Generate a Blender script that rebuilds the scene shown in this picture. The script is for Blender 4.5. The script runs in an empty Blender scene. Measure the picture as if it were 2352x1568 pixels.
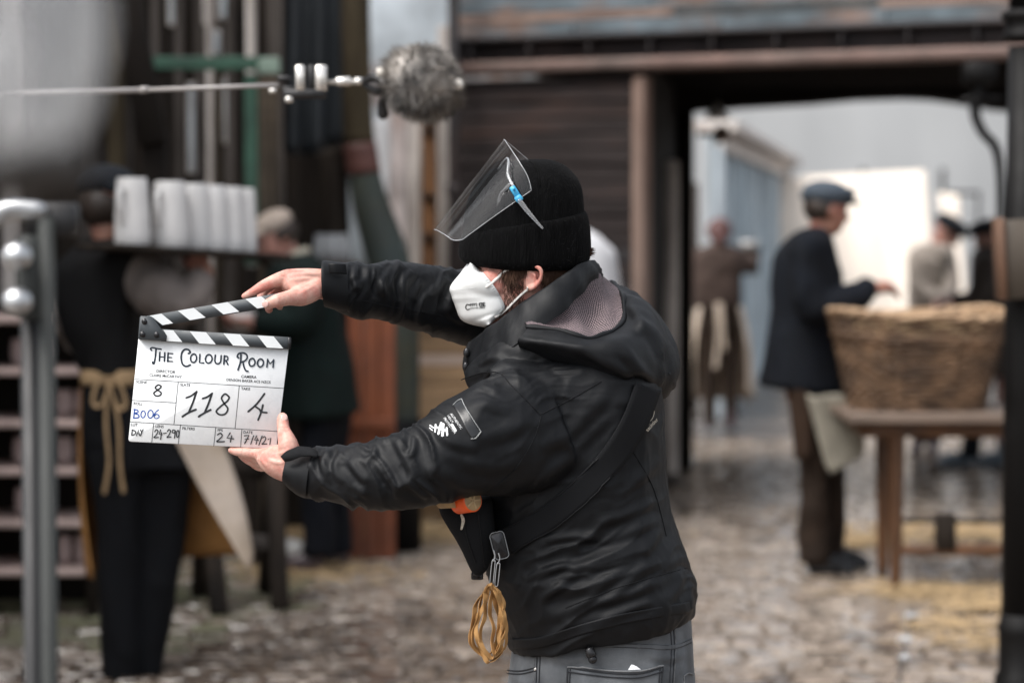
import bpy, math, random
import numpy as np
from mathutils import Vector, Matrix
from mathutils.bvhtree import BVHTree
random.seed(7); np.random.seed(7)
scene = bpy.context.scene
C = scene.collection
R = math.radians

# ------------------------------------------------------------------ camera, sky, sun, exposure
F = 5553.3                      # focal length in pixels of a 2352 px wide frame (85 mm lens, 36 mm film)
CAMZ = 1.5
T = math.atan(249 / F)
cd = bpy.data.cameras.new('camera'); cam = bpy.data.objects.new('camera', cd); C.objects.link(cam)
cam.location = (0, 0, CAMZ); cam.rotation_euler = (math.pi / 2 - T, 0, 0)
cd.lens = 85; cd.sensor_width = 36; cd.clip_start = 0.05; cd.clip_end = 600
cd.dof.use_dof = True; cd.dof.focus_distance = 4.0; cd.dof.aperture_fstop = 2.7; cd.dof.aperture_blades = 9
scene.camera = cam
w = bpy.data.worlds.new('World'); scene.world = w; w.use_nodes = True
nt = w.node_tree; nt.nodes.clear()
sky = nt.nodes.new('ShaderNodeTexSky'); sky.sky_type = 'NISHITA'; sky.sun_disc = False
SUN_EL, SUN_AZ = R(57), R(-124)  # azimuth from +Y (away from the camera), negative = towards -X
sky.sun_elevation = SUN_EL; sky.sun_rotation = SUN_AZ; sky.air_density = 1.0; sky.dust_density = 4.0; sky.ozone_density = 1.0
hs = nt.nodes.new('ShaderNodeHueSaturation'); hs.inputs['Saturation'].default_value = 0.28
bg = nt.nodes.new('ShaderNodeBackground'); bg.inputs['Strength'].default_value = 0.15
out = nt.nodes.new('ShaderNodeOutputWorld')
nt.links.new(sky.outputs[0], hs.inputs['Color']); nt.links.new(hs.outputs[0], bg.inputs['Color']); nt.links.new(bg.outputs[0], out.inputs[0])
sd = bpy.data.lights.new('sun', 'SUN'); sun = bpy.data.objects.new('sun', sd); C.objects.link(sun)
sd.energy = 1.5; sd.angle = R(40); sd.color = (1.0, 0.965, 0.92)
to_sun = Vector((math.sin(SUN_AZ) * math.cos(SUN_EL), math.cos(SUN_AZ) * math.cos(SUN_EL), math.sin(SUN_EL)))
sun.rotation_euler = to_sun.to_track_quat('Z', 'Y').to_euler(); sun.location = (0, 0, 30)
vs = scene.view_settings; vs.view_transform = 'Standard'; vs.look = 'None'; vs.exposure = 0.90; vs.gamma = 1.0; vs.use_curve_mapping = False
scene.render.engine = 'CYCLES'
scene.cycles.use_denoising = True; scene.cycles.use_adaptive_sampling = False
scene.cycles.max_bounces = 8; scene.cycles.transparent_max_bounces = 16

# ------------------------------------------------------------------ geometry helpers
def P(px, py, Y):
    """Point of the place at world depth Y that the photograph shows at (px, py) of a 2352 x 1568 frame."""
    x = (px - 1176) / F; y = -(py - 784) / F
    dy = math.cos(T) + y * math.sin(T); dz = -math.sin(T) + y * math.cos(T)
    s = Y / dy
    return Vector((x * s, Y, CAMZ + dz * s))
def G(px, Y, z=0.0):
    return Vector(((px - 1176) * Y / F, Y, z))
Y0 = 4.13                       # depth of the man with the slate
def H(px, py, dy=0.0): return P(px, py, Y0 + dy)
def proj(co):
    rel = co - np.array([0, 0, CAMZ])
    f = rel[:, 1] * math.cos(T) - rel[:, 2] * math.sin(T); u = rel[:, 1] * math.sin(T) + rel[:, 2] * math.cos(T)
    return 1176 + F * rel[:, 0] / f, 784 - F * u / f

def catmull(pts, n, closed=False):
    """Catmull-Rom resampling of a list of equal-length tuples, n steps per span."""
    p = np.array(pts, float); m = len(p); res = []
    spans = m if closed else m - 1
    for i in range(spans):
        if closed: a, b, c, d = p[(i - 1) % m], p[i], p[(i + 1) % m], p[(i + 2) % m]
        else: a, b, c, d = p[max(i - 1, 0)], p[i], p[i + 1], p[min(i + 2, m - 1)]
        for k in range(n):
            t = k / n
            res.append(0.5 * ((2 * b) + (c - a) * t + (2 * a - 5 * b + 4 * c - d) * t * t + (3 * b - a - 3 * c + d) * t ** 3))
    if not closed: res.append(p[-1])
    return np.array(res)

def rings_to_mesh(rings, cap=True, closed_u=True):
    n = len(rings[0]); V = [Vector(v) for r in rings for v in r]; Fc = []
    for i in range(len(rings) - 1):
        for j in range(n if closed_u else n - 1):
            a = i * n + j; b = i * n + (j + 1) % n
            Fc.append((a, b, b + n, a + n))
    if cap:
        for base, flip in ((0, True), ((len(rings) - 1) * n, False)):
            c = sum((V[base + j] for j in range(n)), Vector()) / n
            V.append(c); k = len(V) - 1
            for j in range(n):
                a = base + j; b = base + (j + 1) % n
                Fc.append((b, a, k) if flip else (a, b, k))
    return V, Fc

def loft(rows, Yb=None, seg=32, sub=4, power=2.3, cap=True):
    """rows: (ax, ay, bx, by, depth offset, half depth): silhouette points a and b in picture pixels, and how far the section reaches in depth."""
    Yb = Y0 if Yb is None else Yb
    rr = catmull(rows, sub); rings = []
    for ax, ay, bx, by, dy, hd in rr:
        A = P(ax, ay, Yb + dy); B = P(bx, by, Yb + dy); c = (A + B) / 2; h = (A - B) / 2; ring = []
        for j in range(seg):
            t = 2 * math.pi * j / seg; cs, sn = math.cos(t), math.sin(t)
            e = 2 / power
            ring.append(c + h * (math.copysign(abs(cs) ** e, cs)) + Vector((0, 1, 0)) * (hd * math.copysign(abs(sn) ** e, sn)))
        rings.append(ring)
    return rings_to_mesh(rings, cap)

def frames(pts, up=None):
    n = len(pts); out_ = []
    prev = None
    for i in range(n):
        t = (pts[min(i + 1, n - 1)] - pts[max(i - 1, 0)]).normalized()
        if prev is None:
            ref = Vector(up) if up is not None else (Vector((0, 0, 1)) if abs(t.z) < 0.9 else Vector((1, 0, 0)))
            a = (ref - t * ref.dot(t)).normalized()
        else:
            a = (prev - t * prev.dot(t)); a = a.normalized() if a.length > 1e-6 else t.orthogonal().normalized()
        prev = a; out_.append((t, a, t.cross(a)))
    return out_

def tube(pts, radii, seg=12, sub=3, round_ends=True, up=None, flat=1.0):
    """Tapered tube through points with a radius at each; flat squeezes the second axis."""
    rows = catmull([tuple(p) + (r,) for p, r in zip(pts, radii)], sub) if sub > 1 else np.array([tuple(p) + (r,) for p, r in zip(pts, radii)])
    ps = [Vector(r[:3]) for r in rows]; rs = [max(float(r[3]), 1e-5) for r in rows]
    fr = frames(ps, up); rings = []
    def ring(c, a, b, r): return [c + (a * math.cos(2 * math.pi * j / seg) + b * (math.sin(2 * math.pi * j / seg) * flat)) * r for j in range(seg)]
    if round_ends:
        t, a, b = fr[0]
        for k in (0.95, 0.75, 0.4): rings.append(ring(ps[0] - t * rs[0] * k, a, b, rs[0] * math.sqrt(1 - k * k)))
    for p, r, (t, a, b) in zip(ps, rs, fr): rings.append(ring(p, a, b, r))
    if round_ends:
        t, a, b = fr[-1]
        for k in (0.4, 0.75, 0.95): rings.append(ring(ps[-1] + t * rs[-1] * k, a, b, rs[-1] * math.sqrt(1 - k * k)))
    return rings_to_mesh(rings)

def closed_sweep(pts, section, up=(0, 1, 0)):
    """Sweep a closed 2-D section along a closed path. section: (a, b) offsets, a along up-ish, b across."""
    n = len(pts); rings = []
    for i in range(n):
        t = (pts[(i + 1) % n] - pts[i - 1]).normalized(); u = Vector(up); u = (u - t * u.dot(t)).normalized(); s = t.cross(u)
        rings.append([pts[i] + u * a + s * b for a, b in section])
    rings.append(rings[0]); V, Fc = rings_to_mesh(rings, cap=False)
    return V, Fc

def sphere(c, r, rot=None, seg=20, rings=12):
    rx, ry, rz = (r, r, r) if not hasattr(r, '__len__') else r
    rr = []
    for i in range(1, rings):
        ph = math.pi * i / rings; ring = []
        for j in range(seg):
            th = 2 * math.pi * j / seg
            v = Vector((rx * math.sin(ph) * math.cos(th), ry * math.sin(ph) * math.sin(th), -rz * math.cos(ph)))
            if rot is not None: v = rot @ v
            ring.append(Vector(c) + v)
        rr.append(ring)
    return rings_to_mesh(rr)

def box(c, s, rot=None, bev=0.0):
    """Box of full size s centred on c, edges chamfered by bev."""
    x, y, z = s[0] / 2, s[1] / 2, s[2] / 2
    b = min(bev, 0.45 * min(s)) if bev > 0 else 0
    V = []; Fc = []
    if b == 0:
        V = [Vector((sx * x, sy * y, sz * z)) for sz in (-1, 1) for sy in (-1, 1) for sx in (-1, 1)]
        Fc = [(0, 2, 3, 1), (4, 5, 7, 6), (0, 1, 5, 4), (2, 6, 7, 3), (0, 4, 6, 2), (1, 3, 7, 5)]
    else:
        def ring(zz, ix, iy):
            xx, yy = x - ix, y - iy
            return [Vector((xx - b, -yy, zz)), Vector((xx, -yy + b, zz)), Vector((xx, yy - b, zz)), Vector((xx - b, yy, zz)), Vector((-xx + b, yy, zz)), Vector((-xx, yy - b, zz)), Vector((-xx, -yy + b, zz)), Vector((-xx + b, -yy, zz))]
        V, Fc = rings_to_mesh([ring(-z, b, b), ring(-z + b, 0, 0), ring(z - b, 0, 0), ring(z, b, b)])
    c = Vector(c)
    return [c + (rot @ v if rot is not None else v) for v in V], Fc

def beam(a, b, wd, th, up=(0, 0, 1), bev=0.003):
    """Straight timber from a to b, wd across, th along up."""
    a, b = Vector(a), Vector(b); t = (b - a); L = t.length; t.normalize()
    u = Vector(up); u = (u - t * u.dot(t)); u = u.normalized() if u.length > 1e-6 else t.orthogonal().normalized()
    s = u.cross(t)
    rot = Matrix((t, s, u)).transposed()
    return box((a + b) / 2, (L, wd, th), rot, bev)

def cyl(a, b, r, seg=24, r2=None, bev=0.0):
    a, b = Vector(a), Vector(b); t = (b - a).normalized(); r2 = r if r2 is None else r2
    u = t.orthogonal().normalized(); s = t.cross(u)
    def ring(c, rr): return [c + (u * math.cos(2 * math.pi * j / seg) + s * math.sin(2 * math.pi * j / seg)) * rr for j in range(seg)]
    rings = [ring(a, r), ring(b, r2)] if bev == 0 else [ring(a, r - bev), ring(a + t * bev, r), ring(b - t * bev, r2), ring(b, r2 - bev)]
    return rings_to_mesh(rings)

def lathe(base, prof, seg=32, axis=Vector((0, 0, 1)), lump=0.0):
    """prof: (radius, height) list from bottom to top."""
    u = axis.orthogonal().normalized(); s = axis.cross(u); rings = []
    for r, h in prof:
        rings.append([Vector(base) + axis * h + (u * math.cos(2 * math.pi * j / seg) + s * math.sin(2 * math.pi * j / seg)) * r for j in range(seg)])
    return rings_to_mesh(rings)

def cat(parts):
    V, Fc = [], []
    for v, f in parts:
        o = len(V); V += list(v); Fc += [tuple(i + o for i in q) for q in f]
    return V, Fc

def mk(name, VF, smooth=True):
    me = bpy.data.meshes.new(name); me.from_pydata([tuple(v) for v in VF[0]], [], VF[1]); me.update()
    if smooth: me.polygons.foreach_set('use_smooth', [True] * len(me.polygons))
    return me

def fuse(name, parts, voxel=0.01, smooth=6, factor=0.5):
    """One continuous surface grown over all the closed pieces."""
    me = mk(name + '_raw', cat(parts)); ob = bpy.data.objects.new(name + '_raw', me); C.objects.link(ob)
    m = ob.modifiers.new('r', 'REMESH'); m.mode = 'VOXEL'; m.voxel_size = voxel; m.use_smooth_shade = True
    if smooth:
        s = ob.modifiers.new('s', 'SMOOTH'); s.factor = factor; s.iterations = smooth
    dg = bpy.context.evaluated_depsgraph_get(); dg.update()
    res = bpy.data.meshes.new_from_object(ob.evaluated_get(dg)); res.name = name
    bpy.data.objects.remove(ob); bpy.data.meshes.remove(me)
    res.polygons.foreach_set('use_smooth', [True] * len(res.polygons)); res.materials.clear()
    return res

def co_of(me):
    a = np.empty(len(me.vertices) * 3); me.vertices.foreach_get('co', a); return a.reshape(-1, 3)
def no_of(me):
    a = np.empty(len(me.vertices) * 3); me.vertex_normals.foreach_get('vector', a); return a.reshape(-1, 3)
def set_co(me, co): me.vertices.foreach_set('co', co.ravel()); me.update()

def vnoise(p, seed=0):
    """Smooth 3-D value noise in -1..1 for an N x 3 array."""
    i = np.floor(p).astype(np.int64); f = p - i; f = f * f * f * (f * (f * 6 - 15) + 10); r = 0
    def h(x, y, z):
        n = (x * 374761393 + y * 668265263 + z * 2147483647 + seed * 1274126177) & 0xffffffff
        n = ((n ^ (n >> 13)) * 1274126177) & 0xffffffff
        n = n ^ (n >> 16)
        return (n & 0xffff) / 32767.5 - 1
    for dx in (0, 1):
        for dy in (0, 1):
            for dz in (0, 1):
                wt = (f[:, 0] if dx else 1 - f[:, 0]) * (f[:, 1] if dy else 1 - f[:, 1]) * (f[:, 2] if dz else 1 - f[:, 2])
                r = r + wt * h(i[:, 0] + dx, i[:, 1] + dy, i[:, 2] + dz)
    return r
def ridged(p, seed=0): return 1 - np.abs(vnoise(p, seed)) * 2

def fold_noise(me, amp, freq, seed=0, stretch=(1, 1, 1)):
    co = co_of(me); no = no_of(me); p = co * np.array(stretch) * freq
    wv = np.stack([vnoise(p * 0.6 + 11, seed + 1), vnoise(p * 0.6 + 37, seed + 2), vnoise(p * 0.6 + 71, seed + 3)], 1)
    d = ridged(p + wv * 0.7, seed) * 0.7 + ridged(p * 2.1 + wv, seed + 5) * 0.25
    set_co(me, co + no * (d * amp)[:, None])

def carve(me, strokes):
    """Cloth folds: each stroke is (points in picture pixels, width px, height m); raises a rounded crease with a hollow below it on the side that faces -Y."""
    co = co_of(me); no = no_of(me); px, py = proj(co)
    facing = np.clip(-no[:, 1] * 2.0, 0, 1); d = np.zeros(len(co))
    for pts, wd, hgt in strokes:
        c = catmull([(p[0], p[1]) for p in pts], 6); n = len(c) - 1
        best = np.full(len(co), 1e9); sgn = np.zeros(len(co)); tt = np.zeros(len(co))
        x0, x1 = c[:, 0].min() - 4 * wd, c[:, 0].max() + 4 * wd; y0, y1 = c[:, 1].min() - 4 * wd, c[:, 1].max() + 4 * wd
        idx = np.where((px > x0) & (px < x1) & (py > y0) & (py < y1) & (facing > 0))[0]
        if len(idx) == 0: continue
        qx, qy = px[idx], py[idx]; b = best[idx]; s = sgn[idx]; t_ = tt[idx]
        for k in range(n):
            ax, ay = c[k]; dx, dy = c[k + 1] - c[k]; L2 = dx * dx + dy * dy + 1e-9
            u = np.clip(((qx - ax) * dx + (qy - ay) * dy) / L2, 0, 1)
            ex, ey = qx - ax - u * dx, qy - ay - u * dy; dist = np.hypot(ex, ey); m = dist < b
            cr = dx * ey - dy * ex
            b = np.where(m, dist, b); s = np.where(m, np.sign(cr), s); t_ = np.where(m, (k + u) / n, t_)
        sd_ = b * s / wd
        taper = np.sin(np.pi * np.clip(t_, 0.0, 1.0)) ** 0.6
        prof = np.exp(-(sd_ ** 2)) - 0.75 * np.exp(-((sd_ - 1.5) ** 2) / 0.7) - 0.2 * np.exp(-((sd_ + 1.8) ** 2))
        end = np.exp(-np.clip(b / wd - 3, 0, None))
        d[idx] += hgt * prof * np.clip(taper, 0.05, 1) * end
    set_co(me, co + no * (d * facing)[:, None])

# ------------------------------------------------------------------ materials
MATS = {}
def M(name, col, rough=0.6, var=0.25, scale=6.0, bump=0.15, bscale=80.0, metal=0.0, spec=0.5, sheen=0.0, col2=None, mix=(0.4, 0.65), stretch=(1, 1, 1), coat=0.0, rvar=0.1, sss=0.0, dist=0.002):
    """Procedural surface: base colour broken up by two noises, an optional second colour in patches, fine relief."""
    if name in MATS: return MATS[name]
    if rough >= 0.8: spec = min(spec, 0.18)
    m = bpy.data.materials.new(name); m.use_nodes = True; n = m.node_tree; n.nodes.clear(); L = n.links.new
    o = n.nodes.new('ShaderNodeOutputMaterial'); b = n.nodes.new('ShaderNodeBsdfPrincipled'); L(b.outputs[0], o.inputs[0])
    g = n.nodes.new('ShaderNodeNewGeometry'); mp = n.nodes.new('ShaderNodeMapping'); mp.inputs['Scale'].default_value = stretch; L(g.outputs['Position'], mp.inputs[0])
    n1 = n.nodes.new('ShaderNodeTexNoise'); n1.inputs['Scale'].default_value = scale; n1.inputs['Detail'].default_value = 6; L(mp.outputs[0], n1.inputs['Vector'])
    r1 = n.nodes.new('ShaderNodeMapRange'); r1.inputs[1].default_value = 0.3; r1.inputs[2].default_value = 0.7; r1.inputs[3].default_value = 1 - var; r1.inputs[4].default_value = 1 + var; L(n1.outputs['Fac'], r1.inputs[0])
    mul = n.nodes.new('ShaderNodeVectorMath'); mul.operation = 'SCALE'; L(r1.outputs[0], mul.inputs['Scale'])
    if col2 is not None:
        n2 = n.nodes.new('ShaderNodeTexNoise'); n2.inputs['Scale'].default_value = scale * 0.45; n2.inputs['Detail'].default_value = 8; n2.inputs['Roughness'].default_value = 0.65; L(mp.outputs[0], n2.inputs['Vector'])
        cr = n.nodes.new('ShaderNodeMapRange'); cr.inputs[1].default_value = mix[0]; cr.inputs[2].default_value = mix[1]; L(n2.outputs['Fac'], cr.inputs[0])
        mx = n.nodes.new('ShaderNodeMix'); mx.data_type = 'RGBA'; mx.inputs[6].default_value = (*col, 1); mx.inputs[7].default_value = (*col2, 1); L(cr.outputs[0], mx.inputs[0]); L(mx.outputs[2], mul.inputs[0])
    else:
        mul.inputs[0].default_value = col
    L(mul.outputs[0], b.inputs['Base Color'])
    rr = n.nodes.new('ShaderNodeMapRange'); rr.inputs[1].default_value = 0.3; rr.inputs[2].default_value = 0.7; rr.inputs[3].default_value = max(rough - rvar, 0.03); rr.inputs[4].default_value = min(rough + rvar, 1); L(n1.outputs['Fac'], rr.inputs[0]); L(rr.outputs[0], b.inputs['Roughness'])
    b.inputs['Metallic'].default_value = metal; b.inputs['Specular IOR Level'].default_value = spec; b.inputs['Sheen Weight'].default_value = sheen; b.inputs['Sheen Roughness'].default_value = 0.4; b.inputs['Coat Weight'].default_value = coat; b.inputs['Coat Roughness'].default_value = 0.15
    if sss: b.inputs['Subsurface Weight'].default_value = sss; b.inputs['Subsurface Radius'].default_value = (0.012, 0.004, 0.002); b.inputs['Subsurface Scale'].default_value = 0.5
    if bump:
        n3 = n.nodes.new('ShaderNodeTexNoise'); n3.inputs['Scale'].default_value = bscale; n3.inputs['Detail'].default_value = 5; L(mp.outputs[0], n3.inputs['Vector'])
        bp = n.nodes.new('ShaderNodeBump'); bp.inputs['Strength'].default_value = bump; bp.inputs['Distance'].default_value = dist; L(n3.outputs['Fac'], bp.inputs['Height']); L(bp.outputs[0], b.inputs['Normal'])
    MATS[name] = m; return m

# ------------------------------------------------------------------ scene graph helpers
def props(o, label=None, cat_=None, group=None, kind=None):
    if label: o['label'] = label
    if cat_: o['category'] = cat_
    if group: o['group'] = group
    if kind: o['kind'] = kind
    return o
def thing(name, label, cat_, loc, group=None):
    o = bpy.data.objects.new(name, None); C.objects.link(o); o.location = loc; o.empty_display_size = 0.1
    return props(o, label, cat_, group)
def part(name, me, mat, parent=None, label=None):
    """Mesh in world coordinates, parented to its thing (things are only ever moved, not turned)."""
    if isinstance(me, tuple): me = mk(name, me)
    o = bpy.data.objects.new(name, me); C.objects.link(o)
    if not me.materials: me.materials.append(mat)
    if parent is not None:
        o.parent = parent
        if parent.type == 'EMPTY': o.matrix_parent_inverse = Matrix.Translation(-parent.location)
    if label: o['label'] = label
    return o
def solo(name, me, mat, label, cat_, group=None, kind=None):
    return props(part(name, me, mat), label, cat_, group, kind)

# ------------------------------------------------------------------ materials of the place
m_mud = M('wet_mud', (0.062, 0.048, 0.039), 0.3, 0.3, 3, 0.2, 40, col2=(0.12, 0.098, 0.082), rvar=0.2, dist=0.01)
m_sett = M('wet_setts', (0.165, 0.126, 0.096), 0.16, 0.5, 8.0, 0.06, 60, col2=(0.32, 0.268, 0.222), mix=(0.40, 0.62), rvar=0.11, dist=0.004)
m_sett_b = M('wet_setts_dark', (0.082, 0.060, 0.045), 0.11, 0.5, 8, 0.06, 60, col2=(0.175, 0.135, 0.105), rvar=0.1, dist=0.005)
m_sett_c = M('wet_setts_mossy', (0.12, 0.12, 0.062), 0.5, 0.4, 7, 0.35, 55, col2=(0.14, 0.12, 0.09), rvar=0.2, dist=0.006)
m_brick_d = M('dark_board', (0.036, 0.029, 0.028), 0.8, 0.4, 5, 0.35, 60, col2=(0.062, 0.038, 0.031), mix=(0.5, 0.72), stretch=(0.6, 0.6, 3))
m_brick_d2 = M('dark_grey_board', (0.044, 0.041, 0.043), 0.8, 0.35, 5, 0.35, 60, col2=(0.058, 0.046, 0.042), mix=(0.45, 0.7))
m_brick_p = M('pale_brown_post', (0.17, 0.108, 0.085), 0.75, 0.3, 3, 0.3, 60, col2=(0.26, 0.185, 0.15), stretch=(2, 2, 0.5))
m_mortar = M('dark_mortar', (0.045, 0.04, 0.038), 0.9, 0.3, 12, 0.3, 90)
m_iron = M('black_iron', (0.0045, 0.0042, 0.0042), 0.6, 0.3, 8, 0.2, 70, spec=0.2)
m_rust = M('rusty_flange', (0.185, 0.118, 0.10), 0.75, 0.3, 5, 0.4, 40, col2=(0.14, 0.105, 0.092), mix=(0.4, 0.65))
m_girder = M('girder_paint', (0.026, 0.023, 0.025), 0.7, 0.35, 4, 0.3, 50, col2=(0.045, 0.032, 0.029))
m_bluebd = M('peeling_blue_board', (0.115, 0.145, 0.165), 0.75, 0.4, 4, 0.3, 40, col2=(0.165, 0.105, 0.08), mix=(0.48, 0.62), stretch=(1, 1, 2.2))
m_tealbd = M('dark_teal_board', (0.022, 0.032, 0.038), 0.7, 0.4, 4, 0.3, 40, col2=(0.08, 0.075, 0.07), stretch=(1, 1, 2.2))
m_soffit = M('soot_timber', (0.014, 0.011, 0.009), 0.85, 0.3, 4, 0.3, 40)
m_oldwood = M('old_dark_wood', (0.015, 0.0115, 0.009), 0.8, 0.4, 5, 0.35, 30, col2=(0.030, 0.023, 0.018), stretch=(3, 3, 0.4))
m_olive = M('olive_wood', (0.072, 0.056, 0.033), 0.8, 0.35, 5, 0.35, 30, col2=(0.034, 0.025, 0.017), stretch=(3, 3, 0.5))
m_grywood = M('weathered_grey_wood', (0.115, 0.10, 0.09), 0.8, 0.3, 5, 0.3, 30, col2=(0.05, 0.042, 0.037), stretch=(3, 3, 0.4))
m_palewood = M('pale_limewashed_wood', (0.74, 0.68, 0.63), 0.75, 0.25, 5, 0.3, 30, col2=(0.34, 0.29, 0.26), stretch=(3, 3, 0.5))
m_green = M('green_paint', (0.045, 0.125, 0.082), 0.6, 0.4, 5, 0.3, 40, col2=(0.022, 0.055, 0.04))
m_palegreen = M('pale_green_paint', (0.26, 0.35, 0.285), 0.55, 0.25, 5, 0.3, 40)
m_tarp = M('navy_tarpaulin', (0.005, 0.008, 0.011), 0.6, 0.3, 4, 0.2, 90)
m_tealtarp = M('teal_tarpaulin', (0.030, 0.045, 0.045), 0.7, 0.35, 3, 0.2, 90, col2=(0.06, 0.06, 0.035))
m_plaster = M('peeling_plaster', (0.66, 0.72, 0.76), 0.8, 0.3, 4, 0.4, 30, col2=(0.32, 0.19, 0.13), mix=(0.50, 0.62), dist=0.006)
m_whitepaint = M('white_painted_pipe', (0.86, 0.87, 0.89), 0.5, 0.12, 5, 0.2, 40)
m_pinkpaint = M('pinkish_painted_brick', (0.66, 0.59, 0.57), 0.75, 0.25, 6, 0.3, 40, col2=(0.34, 0.235, 0.20), mix=(0.5, 0.66))
m_rustpost = M('rust_brown_post', (0.25, 0.115, 0.045), 0.7, 0.3, 5, 0.3, 30, col2=(0.14, 0.065, 0.03), stretch=(2, 2, 0.6))
m_orange = M('rust_red_board', (0.22, 0.068, 0.028), 0.7, 0.3, 4, 0.3, 40, col2=(0.17, 0.052, 0.026))
m_tan = M('tan_timber', (0.36, 0.23, 0.125), 0.7, 0.25, 5, 0.25, 30, col2=(0.35, 0.23, 0.13), stretch=(0.5, 3, 3))
m_tanpale = M('pale_pink_timber', (0.56, 0.43, 0.35), 0.65, 0.2, 5, 0.25, 30)
m_shelf = M('clay_dusted_shelf', (0.52, 0.40, 0.36), 0.8, 0.25, 8, 0.2, 50)
m_biscuit = M('biscuit_ware', (0.42, 0.33, 0.315), 0.75, 0.15, 10, 0.1, 60)
m_bluefence = M('blue_grey_boards', (0.34, 0.42, 0.47), 0.7, 0.2, 4, 0.25, 40, col2=(0.26, 0.33, 0.37), stretch=(3, 3, 0.5))
m_bluefence2 = M('pale_blue_grey_boards', (0.46, 0.53, 0.57), 0.7, 0.2, 4, 0.25, 40, col2=(0.38, 0.42, 0.46), stretch=(3, 3, 0.5))
m_canvas = M('white_canvas', (0.74, 0.66, 0.575), 0.8, 0.03, 3, 0.05, 60)
m_greycanvas = M('grey_canvas', (0.40, 0.41, 0.415), 0.8, 0.14, 0.25, 0.05, 30)
m_straw = M('straw', (0.47, 0.33, 0.175), 0.7, 0.35, 30, 0.1, 80, col2=(0.33, 0.235, 0.125))
m_stone = M('white_plaster', (0.72, 0.72, 0.70), 0.6, 0.15, 12, 0.3, 40)
m_glass = M('dusty_pane', (0.44, 0.50, 0.54), 0.25, 0.3, 5, 0.02, 20)
m_white = M('white_glaze', (0.66, 0.65, 0.64), 0.45, 0.06, 12, 0.05, 60)

# ------------------------------------------------------------------ ground: mud bed and stone setts
gm = mk('ground', ([(-90, -30, -0.028), (90, -30, -0.028), (90, 160, -0.028), (-90, 160, -0.028)], [(0, 1, 2, 3)]), False)
ground = part('ground', gm, m_mud); ground['kind'] = 'structure'
def sett_mesh(seed):
    rnd = random.Random(seed); j = lambda a: rnd.uniform(-a, a)
    def ring(z, ins): return [Vector((sx * (0.5 - ins) + j(0.025), sy * (0.5 - ins) + j(0.03), z + j(0.12))) for sx, sy in ((-1, -1), (0, -1.02), (1, -1), (1.02, 0), (1, 1), (0, 1.02), (-1, 1), (-1.02, 0))]
    V, Fc = rings_to_mesh([ring(-1, 0), ring(0.45, 0.01), ring(1, 0.11)])
    return V, Fc
SV = [sett_mesh(i) for i in range(7)]
slots = []
y = 2.2; row = 0
while y < 17.6:
    dpt = 0.092 * random.uniform(0.93, 1.07); half = 4.6
    x = -half - random.uniform(0, 0.2)
    while x < half + 0.2:
        wd = random.uniform(0.095, 0.165)
        slots.append((x + wd / 2, y + dpt / 2, wd, dpt)); x += wd + 0.011
    y += dpt + 0.012; row += 1
info = []
lums = vnoise(np.array([[a[0] * 1.3, a[1] * 0.9, 3.1] for a in slots]), 4)
for k_, (x, y, wd, dp) in enumerate(slots):
    px_ = 1176 + F * x / y; py_ = 535 + 1.5 * F / y
    seen = 0 < px_ < 2300 and py_ < 1585 and not (1165 < px_ < 1595) and not (235 < px_ < 400)
    l = lums[k_]
    mossy = px_ < 700 and py_ < 1500 and l > -0.15
    mt = 2 if (mossy and random.random() < 0.6) else (1 if l + random.uniform(-0.5, 0.5) < -0.22 else 0)
    info.append((seen, y, x, wd, dp, mt))
near = sorted([i for i in info if i[0]], key=lambda i: i[1])[:290]; nearset = set(map(id, near))
smats = [m_sett, m_sett_b, m_sett_c]; smesh = {}
def sett_xf():
    return random.uniform(-0.004, 0.004), random.uniform(-0.025, 0.025), random.uniform(-0.025, 0.025)
for it in near:
    _, y, x, wd, dp, mt = it; k = random.randrange(7)
    if (k, mt) not in smesh:
        smesh[(k, mt)] = mk('sett', SV[k], False); smesh[(k, mt)].materials.append(smats[mt])
    o = bpy.data.objects.new('sett', smesh[(k, mt)]); C.objects.link(o); dz, ra, rb = sett_xf()
    o.location = (x, y, -0.02 + dz); o.scale = (wd, dp, 0.02); o.rotation_euler = (ra, rb, 0); o.parent = ground
acc = [[], [], []]
for it in info:
    if id(it) in nearset: continue
    _, y, x, wd, dp, mt = it; k = random.randrange(7); dz, ra, rb = sett_xf()
    V, Fc = SV[k]
    acc[mt].append(([Vector((x + v.x * wd, y + v.y * dp, -0.02 + dz + v.z * 0.02 + v.y * dp * ra)) for v in V], Fc))
for k in range(3):
    o = part('setts', mk('setts', cat(acc[k]), False), smats[k], ground); o['kind'] = 'stuff'

# drain channel that cuts through the setts at the right
dc = [P(2118, 1340, 10.3), P(2090, 1430, 9.3), P(2060, 1570, 8.05)]
dpts = [G(2118, 10.35, -0.003), G(2094, 9.3, -0.003), G(2058, 7.5, -0.003)]
drain = part('drain_channel', cat([beam(dpts[0], dpts[1], 0.02, 0.012), beam(dpts[1], dpts[2], 0.02, 0.012)]), m_mud); drain['kind'] = 'structure'

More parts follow.
